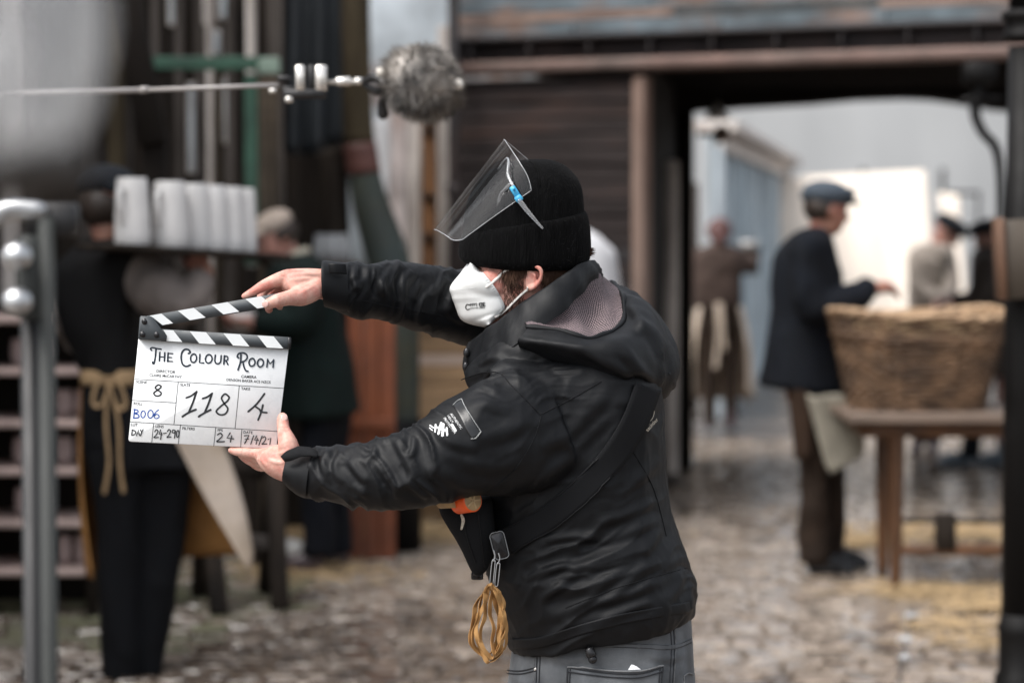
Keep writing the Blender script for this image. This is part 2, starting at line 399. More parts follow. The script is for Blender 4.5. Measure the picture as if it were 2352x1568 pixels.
# ------------------------------------------------------------------ cartway facade (iron girder, brick pier, board panel) at the right
A = G(1060, 13.0); B = G(2300, 11.8); fd = (B - A).normalized(); fn = Vector((fd.y, -fd.x, 0)); fn = fn if fn.y < 0 else -fn
def fs(px):                       # distance along the facade for a picture column
    k = (px - 1176) / F
    return (k * A.y - A.x) / (fd.x - k * fd.y)
def FP(s, z, o=0.0): return A + fd * s + fn * o + Vector((0, 0, z))
ROTF = Matrix((fd, -fn, Vector((0, 0, 1)))).transposed()
def fbox(s0, s1, z0, z1, o0, o1, bev=0.004):
    return box(FP((s0 + s1) / 2, (z0 + z1) / 2, (o0 + o1) / 2), (s1 - s0, abs(o1 - o0), z1 - z0), ROTF, bev)
zb, zf, zt = 2.345, 2.41, 2.535   # girder bottom, flange top, girder top
bw = thing('boarded_wall', 'dark weathered wall of horizontal boards under the iron girder', 'wall', FP(0.4, 0))
s_l, s_r = fs(1040), fs(1452)
part('wall_core', fbox(s_l + 0.01, s_r - 0.01, 0.0, zb - 0.03, -0.36, -0.045), m_mortar, bw)
z = 0.01
while z < zb - 0.06:
    hgt = min(random.uniform(0.07, 0.1), zb - 0.03 - z)
    part('plank', mk('plank', fbox(s_l + random.uniform(0, 0.012), s_r - 0.003, z, z + hgt - 0.006, -0.042, random.uniform(-0.012, 0.004)), False), random.choice((m_brick_d, m_brick_d, m_brick_d2)), bw); z += hgt
jb = thing('corner_post', 'pale brown timber post at the corner of the dark boarded wall', 'post', FP(s_r, 0))
s_j = fs(1488)
part('shaft', mk('shaft', fbox(s_r + 0.004, s_j - 0.012, 0.06, zb - 0.03, -0.09, 0.03, 0.012), False), m_brick_p, jb)
part('foot_block', mk('foot_block', fbox(s_r - 0.01, s_j + 0.004, 0.0, 0.06, -0.1, 0.05, 0.008), False), m_grywood, jb)
s_end = fs(2300) + 3.6
gd = thing('iron_girder', 'long dark riveted iron girder with rusty bottom flange spanning the cartway', 'girder', FP(1.2, zb))
part('web', fbox(s_l, s_end, zf - 0.005, zt - 0.025, -0.05, -0.02), m_girder, gd)
part('bottom_flange', fbox(s_l, s_end, zb, zf - 0.005, -0.14, 0.07, 0.006), m_rust, gd)
part('top_flange', fbox(s_l, s_end, zt - 0.025, zt, -0.14, 0.07, 0.004), m_girder, gd)
for k in range(9):
    s = s_l + 0.12 + k * 0.34
    part('stiffener', fbox(s, s + 0.012, zf + 0.002, zt - 0.027, -0.018, 0.055, 0.002), m_girder, gd)
pb = thing('board_panel', 'weathered blue and rust boarding above the iron girder', 'boarding', FP(1.2, zt))
z = zt + 0.004; k = 0
for hgt, mt in ((0.075, m_bluebd), (0.05, m_tealbd), (0.16, m_bluebd), (0.17, m_bluebd), (0.16, m_tealbd), (0.17, m_bluebd), (0.17, m_bluebd), (0.17, m_bluebd)):
    s = s_l
    while s < s_end:
        e = min(s + random.uniform(0.7, 1.5), s_end)
        part('plank', mk('plank', fbox(s, e - 0.006, z, z + hgt - 0.006, -0.06, random.uniform(-0.006, 0.012)), False), mt if random.random() < 0.8 else random.choice((m_bluebd, m_brick_p, m_tealbd)), pb); s = e
    z += hgt
rw = thing('far_boarded_wall', 'dark boarded wall carrying on past the iron column', 'wall', FP(fs(2520) + 1, 0))
part('wall_core', fbox(fs(2520), s_end, 0.0, zb - 0.03, -0.36, -0.045), m_mortar, rw)
z = 0.01
while z < zb - 0.06:
    hgt = min(random.uniform(0.14, 0.2), zb - 0.03 - z)
    part('plank', mk('plank', fbox(fs(2520), s_end - 0.003, z, z + hgt - 0.006, -0.042, random.uniform(-0.012, 0.004)), False), random.choice((m_brick_d, m_brick_d2)), rw); z += hgt
# passage behind the girder: left flank, ceiling, far arched lintel
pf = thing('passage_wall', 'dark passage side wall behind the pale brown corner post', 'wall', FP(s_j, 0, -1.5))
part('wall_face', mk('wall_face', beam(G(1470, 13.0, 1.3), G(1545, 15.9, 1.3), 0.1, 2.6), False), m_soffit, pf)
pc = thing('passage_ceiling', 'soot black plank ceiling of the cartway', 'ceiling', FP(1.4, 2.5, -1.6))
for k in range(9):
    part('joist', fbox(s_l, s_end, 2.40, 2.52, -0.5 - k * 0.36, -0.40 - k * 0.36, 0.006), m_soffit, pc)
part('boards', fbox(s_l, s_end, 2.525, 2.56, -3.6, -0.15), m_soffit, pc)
arch = [(1500, 262), (1620, 252), (1696, 246), (1790, 241), (1876, 236), (1980, 227), (2092, 223), (2160, 226), (2225, 235), (2300, 248), (2420, 262)]
V = []; Fc = []; n = len(arch)
for dY in (15.3, 15.65):
    for x, y_ in arch: V.append(P(x, y_, 15.3) + Vector((0, dY - 15.3, 0)))
    for x, y_ in arch: V.append(P(x, 90, 15.3) + Vector((0, dY - 15.3, 0)))
for i in range(n - 1):
    Fc += [(i, i + 1, n + i + 1, n + i), (2 * n + i + 1, 2 * n + i, 3 * n + i, 3 * n + i + 1), (i + 1, i, 2 * n + i, 2 * n + i + 1)]
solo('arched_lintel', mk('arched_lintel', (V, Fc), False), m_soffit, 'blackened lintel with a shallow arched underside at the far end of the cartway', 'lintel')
jl = thing('passage_pier', 'dark pier carrying the far end of the arched lintel', 'pier', G(1600, 15.4))
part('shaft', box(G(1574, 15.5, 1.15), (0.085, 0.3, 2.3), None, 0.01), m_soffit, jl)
for i, (x0, x1, yt, Yp, lb) in enumerate(((1526, 1558, 368, 14.3, 'pale limewashed post just past the corner post in the cartway'), (1588, 1604, 420, 19.3, 'thin grey post beyond the passage pier, past the cartway'))):
    z1 = P(x0, yt, Yp).z; c = G((x0 + x1) / 2, Yp)
    t = thing('timber_post', lb, 'post', c)
    part('shaft', box(c + Vector((0, 0, z1 / 2)), ((x1 - x0) * Yp / F, 0.1, z1), None, 0.012), m_palewood if i == 0 else m_grywood, t)
    part('foot_block', box(c + Vector((0, 0, 0.04)), ((x1 - x0) * Yp / F * 1.5, 0.14, 0.08), None, 0.01), m_grywood, t)
# enamel lamp under the passage ceiling
lp = P(1648, 262, 14.2); lt = thing('enamel_lamp', 'white enamel lamp shade hanging under the dark cartway ceiling', 'lamp', lp)
part('shade', lathe(lp - Vector((0, 0, 0.03)), [(0.075, 0), (0.07, 0.02), (0.045, 0.05), (0.02, 0.07), (0.012, 0.09)]), m_white, lt)
part('rod', cyl(lp + Vector((0, 0, 0.06)), lp + Vector((0, 0, 0.32)), 0.008, 10), m_iron, lt)
lq = P(1658, 308, 14.6); t = thing('wall_insulator', 'small pale porcelain knob on a bracket beside the cartway', 'insulator', lq)
part('knob', lathe(lq - Vector((0, 0, 0.05)), [(0.03, 0), (0.05, 0.03), (0.035, 0.05), (0.05, 0.075), (0.02, 0.1)]), m_brick_p, t)
part('bracket', beam(lq + Vector((-0.14, 0.02, 0)), lq + Vector((0.0, 0.02, 0)), 0.03, 0.03), m_iron, t)

# yard beyond the cartway
bf = thing('blue_fence', 'blue grey boarded shed side with pale coping running away beyond the cartway', 'fence', (1.47, 17, 0))
f0, f1 = Vector((1.60, 19.6, 0)), Vector((3.36, 30.0, 0)); fl = (f1 - f0); nb = 16
for k in range(nb):
    a = f0 + fl * (k / nb); b = f0 + fl * ((k + 0.965) / nb); off = Vector((0.03 if k % 2 else 0.0, 0, 1.15))
    part('plank', mk('plank', beam(a + off, b + off, 0.035, 2.3, bev=0.004), False), m_bluefence if k % 3 else m_bluefence2, bf)
    if k % 3 == 0: part('batten', mk('batten', beam(a + Vector((0.07, 0, 1.1)), a + fl.normalized() * 0.1 + Vector((0.07, 0, 1.1)), 0.08, 2.2), False), m_bluefence2, bf)
part('coping', mk('coping', beam(f0 + Vector((0.05, 0, 2.36)), f1 + Vector((0.05, 0, 2.36)), 0.36, 0.09, bev=0.01), False), m_palewood, bf)
part('fascia', mk('fascia', beam(f0 + Vector((0.09, 0, 2.24)), f1 + Vector((0.09, 0, 2.24)), 0.05, 0.14, bev=0.01), False), m_palewood, bf)
def sheet(x0, x1, yt0, yt1, Yp, seed, amp=0.03, nx=30, nz=14, lean=0.0):
    rings = []
    for i in range(nx + 1):
        px_ = x0 + (x1 - x0) * i / nx; yt_ = yt0 + (yt1 - yt0) * i / nx; top = P(px_, yt_, Yp).z; X = (px_ - 1176) * Yp / F
        rings.append([Vector((X, Yp + lean * (z / nz) + amp * math.sin(i * 0.9 + seed) * (1 - 0.6 * z / nz) + amp * 0.5 * math.sin(i * 2.3 + z * 0.4), top * z / nz)) for z in range(nz + 1)])
    return rings_to_mesh(rings, False, False)
def solidify(VF, th):
    me = mk('t', VF); ob = bpy.data.objects.new('t', me); C.objects.link(ob); md = ob.modifiers.new('s', 'SOLIDIFY'); md.thickness = th; md.offset = 0
    dg = bpy.context.evaluated_depsgraph_get(); dg.update(); res = bpy.data.meshes.new_from_object(ob.evaluated_get(dg))
    bpy.data.objects.remove(ob); bpy.data.meshes.remove(me); res.polygons.foreach_set('use_smooth', [True] * len(res.polygons)); return res
t = thing('canvas_screen', 'big white canvas screen in the yard behind the man in the flat cap', 'screen', G(1980, 27))
part('cloth', solidify(sheet(1792, 2166, 405, 385, 27, 1, lean=1.3), 0.01), m_canvas, t)
for px_ in (1795, 1980, 2163): part('pole', cyl(G(px_, 28.35), G(px_, 28.35, 2.25), 0.03, 12), m_iron, t)
t = thing('hanging_sheet', 'narrow white sheet hanging beyond the bent man at the basket', 'sheet', G(2212, 25.5))
part('cloth', solidify(sheet(2188, 2236, 440, 446, 25.5, 3, lean=0.9, nx=10), 0.01), m_canvas, t)
part('rail', cyl(G(2180, 26.5, P(2188, 440, 25.5).z), G(2245, 26.5, P(2188, 440, 25.5).z), 0.02, 10), m_iron, t)
for px_ in (2180, 2245): part('pole', cyl(G(px_, 26.5), G(px_, 26.5, P(2188, 436, 25.5).z), 0.02, 10), m_iron, t)
t = thing('canvas_awning', 'huge pale grey canvas backdrop closing the far yard', 'backdrop', G(2000, 34))
part('cloth', solidify(sheet(1250, 2900, 60, 40, 34, 5, amp=0.015, nx=60, nz=20), 0.02), m_greycanvas, t)
for px_ in (1260, 1700, 2150, 2600): part('pole', cyl(G(px_, 34.4), G(px_, 34.4, 4.6), 0.05, 12), m_iron, t)

# cast iron column, bracket and wooden box at the right edge
Yc = 7.6; cc = G(2352, Yc); t = thing('iron_column', 'black cast iron column with ringed collar at the edge of the yard', 'column', cc)
part('shaft', lathe(cc, [(0.062, 0.3), (0.060, 1.2), (0.056, 2.08)], 40), m_iron, t)
zc = P(2352, 60, Yc).z
part('plinth', lathe(cc, [(0.082, -0.02), (0.082, 0.10), (0.070, 0.115), (0.070, 0.235), (0.074, 0.245), (0.074, 0.26), (0.068, 0.27), (0.062, 0.3)], 40), m_iron, t)
part('collar', lathe(cc + Vector((0, 0, zc - 0.05)), [(0.058, 0), (0.072, 0.01), (0.076, 0.02), (0.066, 0.03), (0.066, 0.065), (0.078, 0.075), (0.078, 0.09), (0.06, 0.1)], 40), m_iron, t)
part('upper_shaft', lathe(cc + Vector((0, 0, zc + 0.05)), [(0.055, 0), (0.053, 1.6)], 40), m_iron, t)
bx = P(2335, 592, Yc - 0.12); t = thing('wooden_box', 'dark brown wooden box fixed to the front of the iron column', 'box', bx)
zb0, zb1 = P(2300, 684, Yc - 0.12).z, P(2300, 502, Yc - 0.12).z
part('front_board', box((bx.x + 0.055, bx.y - 0.03, (zb0 + zb1) / 2), (0.20, 0.02, zb1 - zb0), Matrix.Rotation(R(-3), 3, 'Y'), 0.004), M('box_wood', (0.055, 0.042, 0.03), 0.7, 0.3, 6, 0.3, 30, stretch=(3, 3, 0.5)), t)
part('edge_board', box((bx.x - 0.052, bx.y + 0.0, (zb0 + zb1) / 2 - 0.002), (0.024, 0.10, zb1 - zb0 + 0.01), Matrix.Rotation(R(-3), 3, 'Y'), 0.004), M('box_edge', (0.115, 0.06, 0.035), 0.65, 0.3, 6, 0.3, 30, stretch=(3, 3, 0.5)), t)
part('back_board', box((bx.x + 0.055, bx.y + 0.04, (zb0 + zb1) / 2), (0.20, 0.02, zb1 - zb0), Matrix.Rotation(R(-3), 3, 'Y'), 0.004), m_oldwood, t)
t = thing('scroll_bracket', 'curved black iron bracket under the girder near the iron column', 'bracket', P(2250, 170, 11.55))
part('scroll', tube([P(*q, 11.55) for q in ((2250, 165), (2246, 215), (2240, 262), (2258, 305), (2286, 338), (2297, 400), (2299, 520), (2300, 760))], [0.028, 0.03, 0.026, 0.024, 0.024, 0.022, 0.022, 0.022], 14, 6), m_iron, t)
part('bracket_head', box(P(2250, 168, 11.55), (0.15, 0.12, 0.11), None, 0.01), m_iron, t)
part('brace', tube([P(2210, 236, 11.55), P(2240, 226, 11.55), P(2296, 228, 11.55)], [0.016, 0.02, 0.016], 10, 4), m_iron, t)

# ------------------------------------------------------------------ left side: peeling wall, shed, posts, tarpaulins
def vb(x0, x1, y0, y1, Yp, th=0.04, bev=0.005):
    a = P(x0, y1, Yp); b = P(x1, y0, Yp)
    return box(((a.x + b.x) / 2, Yp + th / 2, (a.z + b.z) / 2), (b.x - a.x, th, b.z - a.z), None, bev)
def vbg(x0, x1, y0, Yp, th=0.04, bev=0.005):       # stands on the ground
    X0, X1 = (x0 - 1176) * Yp / F, (x1 - 1176) * Yp / F; zt_ = P(x0, y0, Yp).z
    return box(((X0 + X1) / 2, Yp + th / 2, zt_ / 2), (X1 - X0, th, zt_), None, bev)
t = thing('peeling_wall', 'tall wall with peeling blue and white paint over brick behind the microphone', 'wall', G(700, 14.2))
part('plaster_face', box((G(440, 14.3).x, 14.3, 2.4), (4.4, 0.2, 4.8), None, 0.01), m_plaster, t)
for (x0, x1, y0, y1, mt) in ((852, 893, 275, 900, m_whitepaint), (897, 935, 255, 900, m_pinkpaint), (938, 966, 240, 900, m_palewood), (1006, 1032, 60, 900, m_palewood)):
    solo('painted_pilaster', mk('painted_pilaster', vbg(x0, x1, y0, 13.95, 0.09), False), mt, {852: 'bright white painted pilaster strip on the peeling wall', 897: 'pinkish flaking pilaster strip beside the bright white one', 938: 'limewashed pilaster strip next to the rust brown post', 1006: 'pale strip between the rust brown post and the drainpipe'}[x0], 'pilaster')
t = thing('rust_brown_post', 'rust brown timber post with dark knots beside the boarded wall', 'post', G(986, 13.7))
part('shaft', mk('shaft', vbg(969, 1004, 120, 13.7, 0.1), False), m_rustpost, t)
for yy in (268, 300, 452, 545): part('knot', sphere(P(984, yy, 13.69), (0.03, 0.02, 0.028)), m_iron, t)
t = thing('drainpipe', 'dark drainpipe running down the edge of the boarded wall', 'drainpipe', G(1043, 12.85))
part('pipe', cyl(G(1043, 12.85), G(1043, 12.85, 4.5), 0.032, 20), m_girder, t)
for zz in (0.6, 1.7, 2.75): part('pipe_collar', cyl(G(1043, 12.85, zz), G(1043, 12.85, zz + 0.06), 0.042, 20, bev=0.004), m_girder, t)
# shed front of upright boards
sh = thing('timber_shed', 'dark timber shed front of upright boards behind the green frame', 'shed', G(400, 11.9))
rnd = random.Random(5); x = -80
specs = [(46, m_grywood), (38, m_oldwood), (50, m_palewood), (40, m_grywood), (36, m_oldwood), (52, m_oldwood), (40, m_grywood), (26, m_oldwood), (44, m_olive), (18, m_grywood), (40, m_oldwood), (22, m_grywood), (44, m_oldwood), (34, m_oldwood), (24, m_grywood), (38, m_olive), (26, m_grywood), (40, m_oldwood), (30, m_oldwood), (50, m_oldwood), (56, m_oldwood), (60, m_oldwood)]
for wd, mt in specs:
    part('plank', mk('plank', vbg(x, x + wd - 3, -280 + rnd.uniform(-10, 10), 12.0 + rnd.uniform(-0.02, 0.02), 0.03), False), mt, sh); x += wd
part('backing', mk('backing', vbg(-120, 800, -270, 12.1, 0.05), False), m_soffit, sh)
for (x0, x1, y0, y1) in ((385, 402, -60, 60), (466, 494, -60, 56), (500, 532, -60, 48), (474, 506, 66, 128), (512, 536, 176, 330), (430, 448, 190, 400)):
    w_ = part('window', mk('window', vb(x0, x1, y0, y1, 11.93, 0.03), False), m_palewood, sh)
    part('pane', mk('pane', vb(x0 + 5, x1 - 5, y0 + 6, y1 - 6, 11.915, 0.01), False), m_glass, w_)
for i, (x0, x1, Yp, mt, lb) in enumerate(((567, 588, 11.2, m_palewood, 'pale upright post behind the green frame, next to the tarpaulin'), (618, 640, 11.1, m_grywood, 'grey upright post at the free end of the green frame'), (404, 420, 11.5, m_grywood, 'thin grey upright post beside the dark sloping brace'), (522, 540, 11.4, m_grywood, 'slim weathered post left of the green upright'), (476, 490, 11.45, m_palewood, 'slim pale pipe halfway along the green crossbar'), (640, 652, 10.95, m_grywood, 'narrow grey batten at the edge of the navy tarpaulin'))):
    t = thing('yard_post', lb, 'post', G(x0, Yp)); part('shaft', mk('shaft', vbg(x0, x1, -230, Yp, 0.07), False), mt, t)
    part('foot_plate', box(G((x0 + x1) / 2, Yp + 0.035, 0.01), (0.09, 0.12, 0.02), None, 0.003), m_iron, t)
t = thing('green_frame', 'green painted iron frame with a pale end behind the boom pole', 'frame', G(575, 10.8))
part('crossbar', mk('crossbar', vb(350, 592, 130, 160, 10.8, 0.06), False), m_green, t)
part('bar_end', mk('bar_end', vb(593, 641, 132, 168, 10.78, 0.08), False), m_palegreen, t)
part('upright', mk('upright', vb(562, 590, 170, 610, 10.82, 0.06), False), m_green, t); part('upright_foot', mk('upright_foot', vbg(560, 592, 612, 10.81, 0.07), False), m_oldwood, t)
part('far_upright', mk('far_upright', vbg(352, 376, 162, 10.83, 0.06), False), m_oldwood, t)
t = thing('brown_door', 'ribbed brown boarded door standing beside the green upright', 'door', G(620, 11.0))
for k in range(3): part('plank', mk('plank', vbg(592 + k * 18, 609 + k * 18, 176, 11.0, 0.05), False), M('ribbed_brown', (0.115, 0.088, 0.062), 0.7, 0.3, 5, 0.3, 30, stretch=(0.5, 0.5, 14)), t)
part('rail', mk('rail', vb(592, 645, 690, 715, 10.96, 0.04), False), m_oldwood, t)
t = thing('sloping_brace', 'dark sloping timber brace left of the green frame', 'brace', G(345, 9.6))
part('timber', beam(P(262, -160, 9.6), P(352, 330, 9.6), 0.07, 0.11, up=(1, 0, 0)), m_soffit, t)
part('post', mk('post', vbg(325, 382, 300, 9.62, 0.10), False), m_soffit, t)
def drape(name, cols, Yp, mat, label, cat_, seed=0, amp=0.05):
    """Hanging cloth: cols = list of (x top, y top, x bottom, y bottom)."""
    rings = []
    cc_ = catmull(cols, 5)
    for i, (x0, y0_, x1, y1_) in enumerate(cc_):
        rings.append([P(x0 + (x1 - x0) * k / 16, y0_ + (y1_ - y0_) * k / 16, Yp) + Vector((0, amp * math.sin(i * 0.8 + seed + 0.05 * k) * (0.5 + k / 20), 0)) for k in range(17)])
    return solo(name, solidify(rings_to_mesh(rings, False, False), 0.006), mat, label, cat_)
drape('navy_tarpaulin', [(642, -150, 646, 345), (680, -150, 684, 360), (720, -150, 718, 356), (752, -150, 756, 340), (778, -150, 786, 330)], 11.0, m_tarp, 'dark navy tarpaulin hanging above the man in the green coat', 'tarpaulin', 1, 0.025)
drape('brown_sacking', [(648, 335, 650, 620), (700, 345, 704, 620), (760, 340, 775, 610), (790, 325, 805, 600)], 11.5, m_oldwood, 'brown sacking hanging below the navy tarpaulin', 'sacking', 2)
kp = [(815, -170, 33), (817, 60, 33), (820, 230, 34), (826, 330, 35), (836, 400, 37), (852, 470, 42), (874, 540, 47), (895, 610, 50), (908, 690, 51), (912, 800, 51), (912, 1000, 51)]
def kpipe(a, b, extra=0.0): return tube([P(x, y, 11.45) for x, y, r in kp[a:b]], [r * 11.45 / F + extra for x, y, r in kp[a:b]], 28, 4, round_ends=False)
t = thing('curved_pipe', 'big curved pipe, olive above and teal below, behind the outstretched far arm', 'pipe', G(912, 11.45))
part('upper_pipe', kpipe(0, 4), m_olive, t); part('painted_band', kpipe(3, 5, 0.006), M('dull_red_band', (0.11, 0.045, 0.036), 0.6), t)
part('lower_pipe', kpipe(4, 11), m_tealtarp, t); part('pipe_foot', cyl(G(912, 11.45), G(912, 11.45, 0.62), 0.115, 28), m_iron, t)
t = thing('rust_red_board', 'rust red board leaning behind the green coat', 'board', G(855, 11.1))
for k in range(3): part('plank', mk('plank', vbg(798 + k * 37, 833 + k * 37, 690, 11.1, 0.04), False), m_orange, t)
part('batten', mk('batten', vb(800, 906, 960, 985, 11.06, 0.04), False), m_orange, t)
t = thing('grey_yard_pole', 'thin grey pole between the rust red board and the tan chest', 'pole', G(917, 11.4))
part('shaft', mk('shaft', vbg(908, 928, 560, 11.4, 0.06), False), m_bluefence, t); part('foot_plate', box(G(918, 11.43, 0.01), (0.1, 0.1, 0.02), None, 0.004), m_iron, t)
t = thing('tan_chest', 'tan timber chest with a pale pink rail beyond the crossed arms', 'chest', G(1030, 12.2))
z0 = 0.0
for k, (ya, yb_, mt) in enumerate(((1150, 1062, m_tan), (1060, 965, m_tan), (963, 882, m_tan), (880, 842, m_tan), (840, 815, m_tanpale), (812, 740, m_tan))):
    part('board', mk('board', vb(960, 1190, yb_, ya, 12.2, 0.05), False), mt, t)
part('back_board', mk('back_board', vbg(960, 1190, 742, 12.6, 0.04), False), m_tan, t)
for x0 in (937, 1186): part('corner_post', mk('corner_post', vbg(x0, x0 + 20, 700, 12.17, 0.09), False), m_oldwood, t)
part('lid', box(G(1075, 12.4, P(1075, 738, 12.2).z + 0.02), (0.56, 0.52, 0.03), None, 0.006), m_tanpale, t)
# scrap of pale pottery on the shelf beside the tarpaulin
t = thing('wall_shelf', 'short shelf bracketed on the wall above the green coat shoulder', 'shelf', P(760, 606, 11.25))
part('board', box(P(765, 606, 11.3), (0.26, 0.22, 0.025), None, 0.004), m_grywood, t)
part('bracket', beam(P(765, 640, 11.4), P(765, 612, 11.25), 0.02, 0.02), m_iron, t)
for i, (px_, rr, lb) in enumerate(((736, 0.035, 'small pale jar on the wall shelf, nearest the navy tarpaulin'), (762, 0.05, 'largest grey white jar on the wall shelf'), (789, 0.032, 'small pale jar at the end of the wall shelf by the curved pipe'))):
    c = P(px_, 606, 11.27) + Vector((0, 0, 0.013))
    t = thing('shelf_jar', lb, 'jar', c, 'pale jars on the wall shelf')
    part('jar_body', lathe(c, [(rr * 0.7, 0), (rr, 0.03), (rr, 0.08), (rr * 0.7, 0.11), (rr * 0.75, 0.125)], 20), M('ash_jar', (0.33, 0.34, 0.35), 0.6), t)

# tall building added out of frame, blocks the sun to shade the left background
lb_ = thing('added_shade_building', 'tall unseen building added to shade the left side of the yard', 'building', (-3.5, 9.8, 0))
part('wall', mk('wall', box((-3.75, 9.8, 2.8), (0.5, 9.4, 5.6), None, 0.02), False), m_brick_d, lb_)
part('cornice', mk('cornice', box((-3.46, 9.8, 5.5), (0.16, 9.4, 0.25), None, 0.02), False), m_grywood, lb_)
part('roof', mk('roof', beam((-4.2, 5.0, 5.85), (-4.2, 14.6, 5.85), 1.6, 0.5), False), m_girder, lb_)
for wy in (6.4, 8.6, 10.8, 13.0):
    for wz in (1.9, 4.3):
        w_ = part('window', mk('window', box((-3.49, wy, wz), (0.06, 1.0, 1.5), None, 0.01), False), m_palewood, lb_)
        part('pane', mk('pane', box((-3.455, wy, wz), (0.02, 0.86, 1.36), None, 0.004), False), m_glass, w_)
# ware rack with biscuit pots at the far left
rk = thing('ware_rack', 'wooden ware rack of clay dusted shelves behind the man with the jugs', 'rack', G(80, 9.4))
shz = []
for yy in (735, 855, 975, 1085, 1205, 1316):
    z = P(100, yy, 9.4).z; shz.append(z)
    part('shelf', box(((G(-120, 9.4).x + G(212, 9.4).x) / 2, 9.62, z), (G(212, 9.4).x - G(-120, 9.4).x, 0.44, 0.026), None, 0.004), m_shelf, rk)
for xx in (-118, 206):
    for yy in (9.405, 9.82): part('post', box((G(xx, 9.4).x, yy, 0.62), (0.045, 0.04, 1.24), None, 0.005), m_oldwood, rk)
part('back_panel', box((G(46, 9.4).x, 9.86, 0.62), (0.56, 0.02, 1.24), None, 0.003), m_soffit, rk)
k = 0
for si, z in enumerate(shz[1:]):
    for px_ in (20, 70, 120, 165):
        if (si + px_) % 3 == 0: continue
        c = Vector((G(px_, 9.4).x, 9.58 + 0.03 * math.sin(px_), z + 0.013)); r = 0.032 + 0.006 * math.sin(px_ * si + 1)
        t = thing('biscuit_pot', 'small unglazed pot %s on the %s shelf of the ware rack' % ({20: 'farthest from the apron', 70: 'beside the steel stand', 120: 'just past the steel stand', 165: 'nearest the apron'}[px_], ('second', 'third', 'fourth', 'fifth', 'lowest')[si]), 'pot', c, 'unglazed pots on the ware rack')
        part('pot_body', lathe(c, [(r * 0.6, 0), (r, 0.03), (r * 1.05, 0.07), (r * 0.9, 0.1), (r * 0.95, 0.11)], 18), m_biscuit, t)
# trestle in front of the rack
tr = thing('trestle', 'dark wooden trestle half hidden behind the slate and apron', 'trestle', G(560, 9.7))
part('top_rail', beam(P(440, 1062, 9.7), P(655, 1085, 9.9), 0.12, 0.07), m_oldwood, tr)
for (x0, x1, xb, Yp) in ((470, 470, 500, 9.45), (470, 470, 455, 9.95), (630, 630, 608, 10.1), (630, 630, 640, 9.6)):
    part('leg', beam(P(x0, 1075, 9.75), G(xb, Yp), 0.07, 0.06), m_oldwood, tr)
part('stretcher', beam(P(478, 1240, 9.7), P(630, 1245, 9.9), 0.05, 0.06), m_grywood, tr)
c = G(657, 11.0); t = solo('plaster_block', fuse('plaster_block', [sphere(c + Vector((0, 0, 0.05)), (0.09, 0.07, 0.06)), sphere(c + Vector((0.04, 0.02, 0.04)), (0.08, 0.07, 0.05))], 0.012, 3), m_stone, 'pale lump of plaster on the straw behind the hanging apron', 'plaster lump')
for i, (px_, py_, r, lb) in enumerate(((2100, 1424, 0.026, 'white shard on the drain line, farthest of the three'), (2086, 1480, 0.028, 'white shard on the drain line, middle one of the three'), (2082, 1522, 0.02, 'white shard on the drain line, nearest of the three'))):
    Yp = 1.5 * F / (py_ - 535); c = G(px_, Yp, 0.012); rn = random.Random(i)
    me = mk('pottery_shard', sphere(c, (r * 1.1, r * 0.9, 0.008), None, 9, 6), False); co = co_of(me); co += np.array([[rn.uniform(-0.006, 0.006) for _ in range(3)] for _ in range(len(co))]); set_co(me, co)
    solo('pottery_shard', me, M('chalky_shard', (0.5, 0.51, 0.52), 0.8), lb, 'shard', 'white shards along the drain')
# straw
def straw(patches, seed):
    rn = random.Random(seed); V = []; Fc = []
    for (px_, Yc_, rx, ry, n_) in patches:
        cx = (px_ - 1176) * Yc_ / F
        for _ in range(n_):
            x = cx + rn.gauss(0, rx * 0.5); y = Yc_ + rn.gauss(0, ry * 0.5); a = rn.uniform(0, 6.28); L_ = rn.uniform(0.05, 0.15); z = rn.uniform(0.008, 0.035); w_ = 0.0028
            d = Vector((math.cos(a), math.sin(a), rn.uniform(-0.12, 0.12))); s = Vector((-d.y, d.x, 0)) * w_
            p = Vector((x, y, z)); q = p + d * L_; o = len(V)
            V += [p - s, p + s, q + s, q - s, (p + q) / 2 + Vector((0, 0, 0.004))]
            Fc += [(o, o + 1, o + 4), (o + 1, o + 2, o + 4), (o + 2, o + 3, o + 4), (o + 3, o, o + 4)]
    return V, Fc
props(solo('straw', mk('straw', straw([(650, 12.1, 0.6, 0.45, 1300), (930, 12.0, 0.8, 0.4, 1800), (2270, 9.6, 0.24, 0.2, 230), (2190, 9.15, 0.22, 0.14, 100), (2270, 8.75, 0.2, 0.2, 80), (2200, 12.0, 0.7, 0.4, 600), (1990, 11.6, 0.2, 0.2, 200), (2150, 10.0, 0.3, 0.25, 350), (700, 10.6, 0.5, 0.4, 300)], 3), False), m_straw, 'loose yellow straw scattered over the wet setts', 'straw', kind='stuff'))

# ------------------------------------------------------------------ people in the yard
m_skin2 = M('skin_weathered', (0.34, 0.175, 0.125), 0.5, 0.15, 20, 0.1, 120, sss=0.1, col2=(0.30, 0.12, 0.09))
m_skinp = M('skin_pink', (0.46, 0.265, 0.215), 0.5, 0.15, 20, 0.1, 120, sss=0.1, col2=(0.43, 0.19, 0.15))
m_eye = M('dark_eye', (0.02, 0.015, 0.012), 0.2, 0, 5, 0)
m_lip = M('lips', (0.33, 0.13, 0.11), 0.5, 0.1, 30, 0)
m_hairb = M('dark_brown_hair', (0.030, 0.020, 0.015), 0.5, 0.4, 60, 0.4, 200)
m_hairr = M('auburn_hair', (0.085, 0.030, 0.026), 0.5, 0.3, 60, 0.4, 200)
m_blackw = M('black_waistcoat', (0.004, 0.004, 0.0045), 0.8, 0.3, 20, 0.2, 150)
m_shirt = M('beige_grey_shirt', (0.155, 0.133, 0.122), 0.85, 0.15, 14, 0.2, 150)
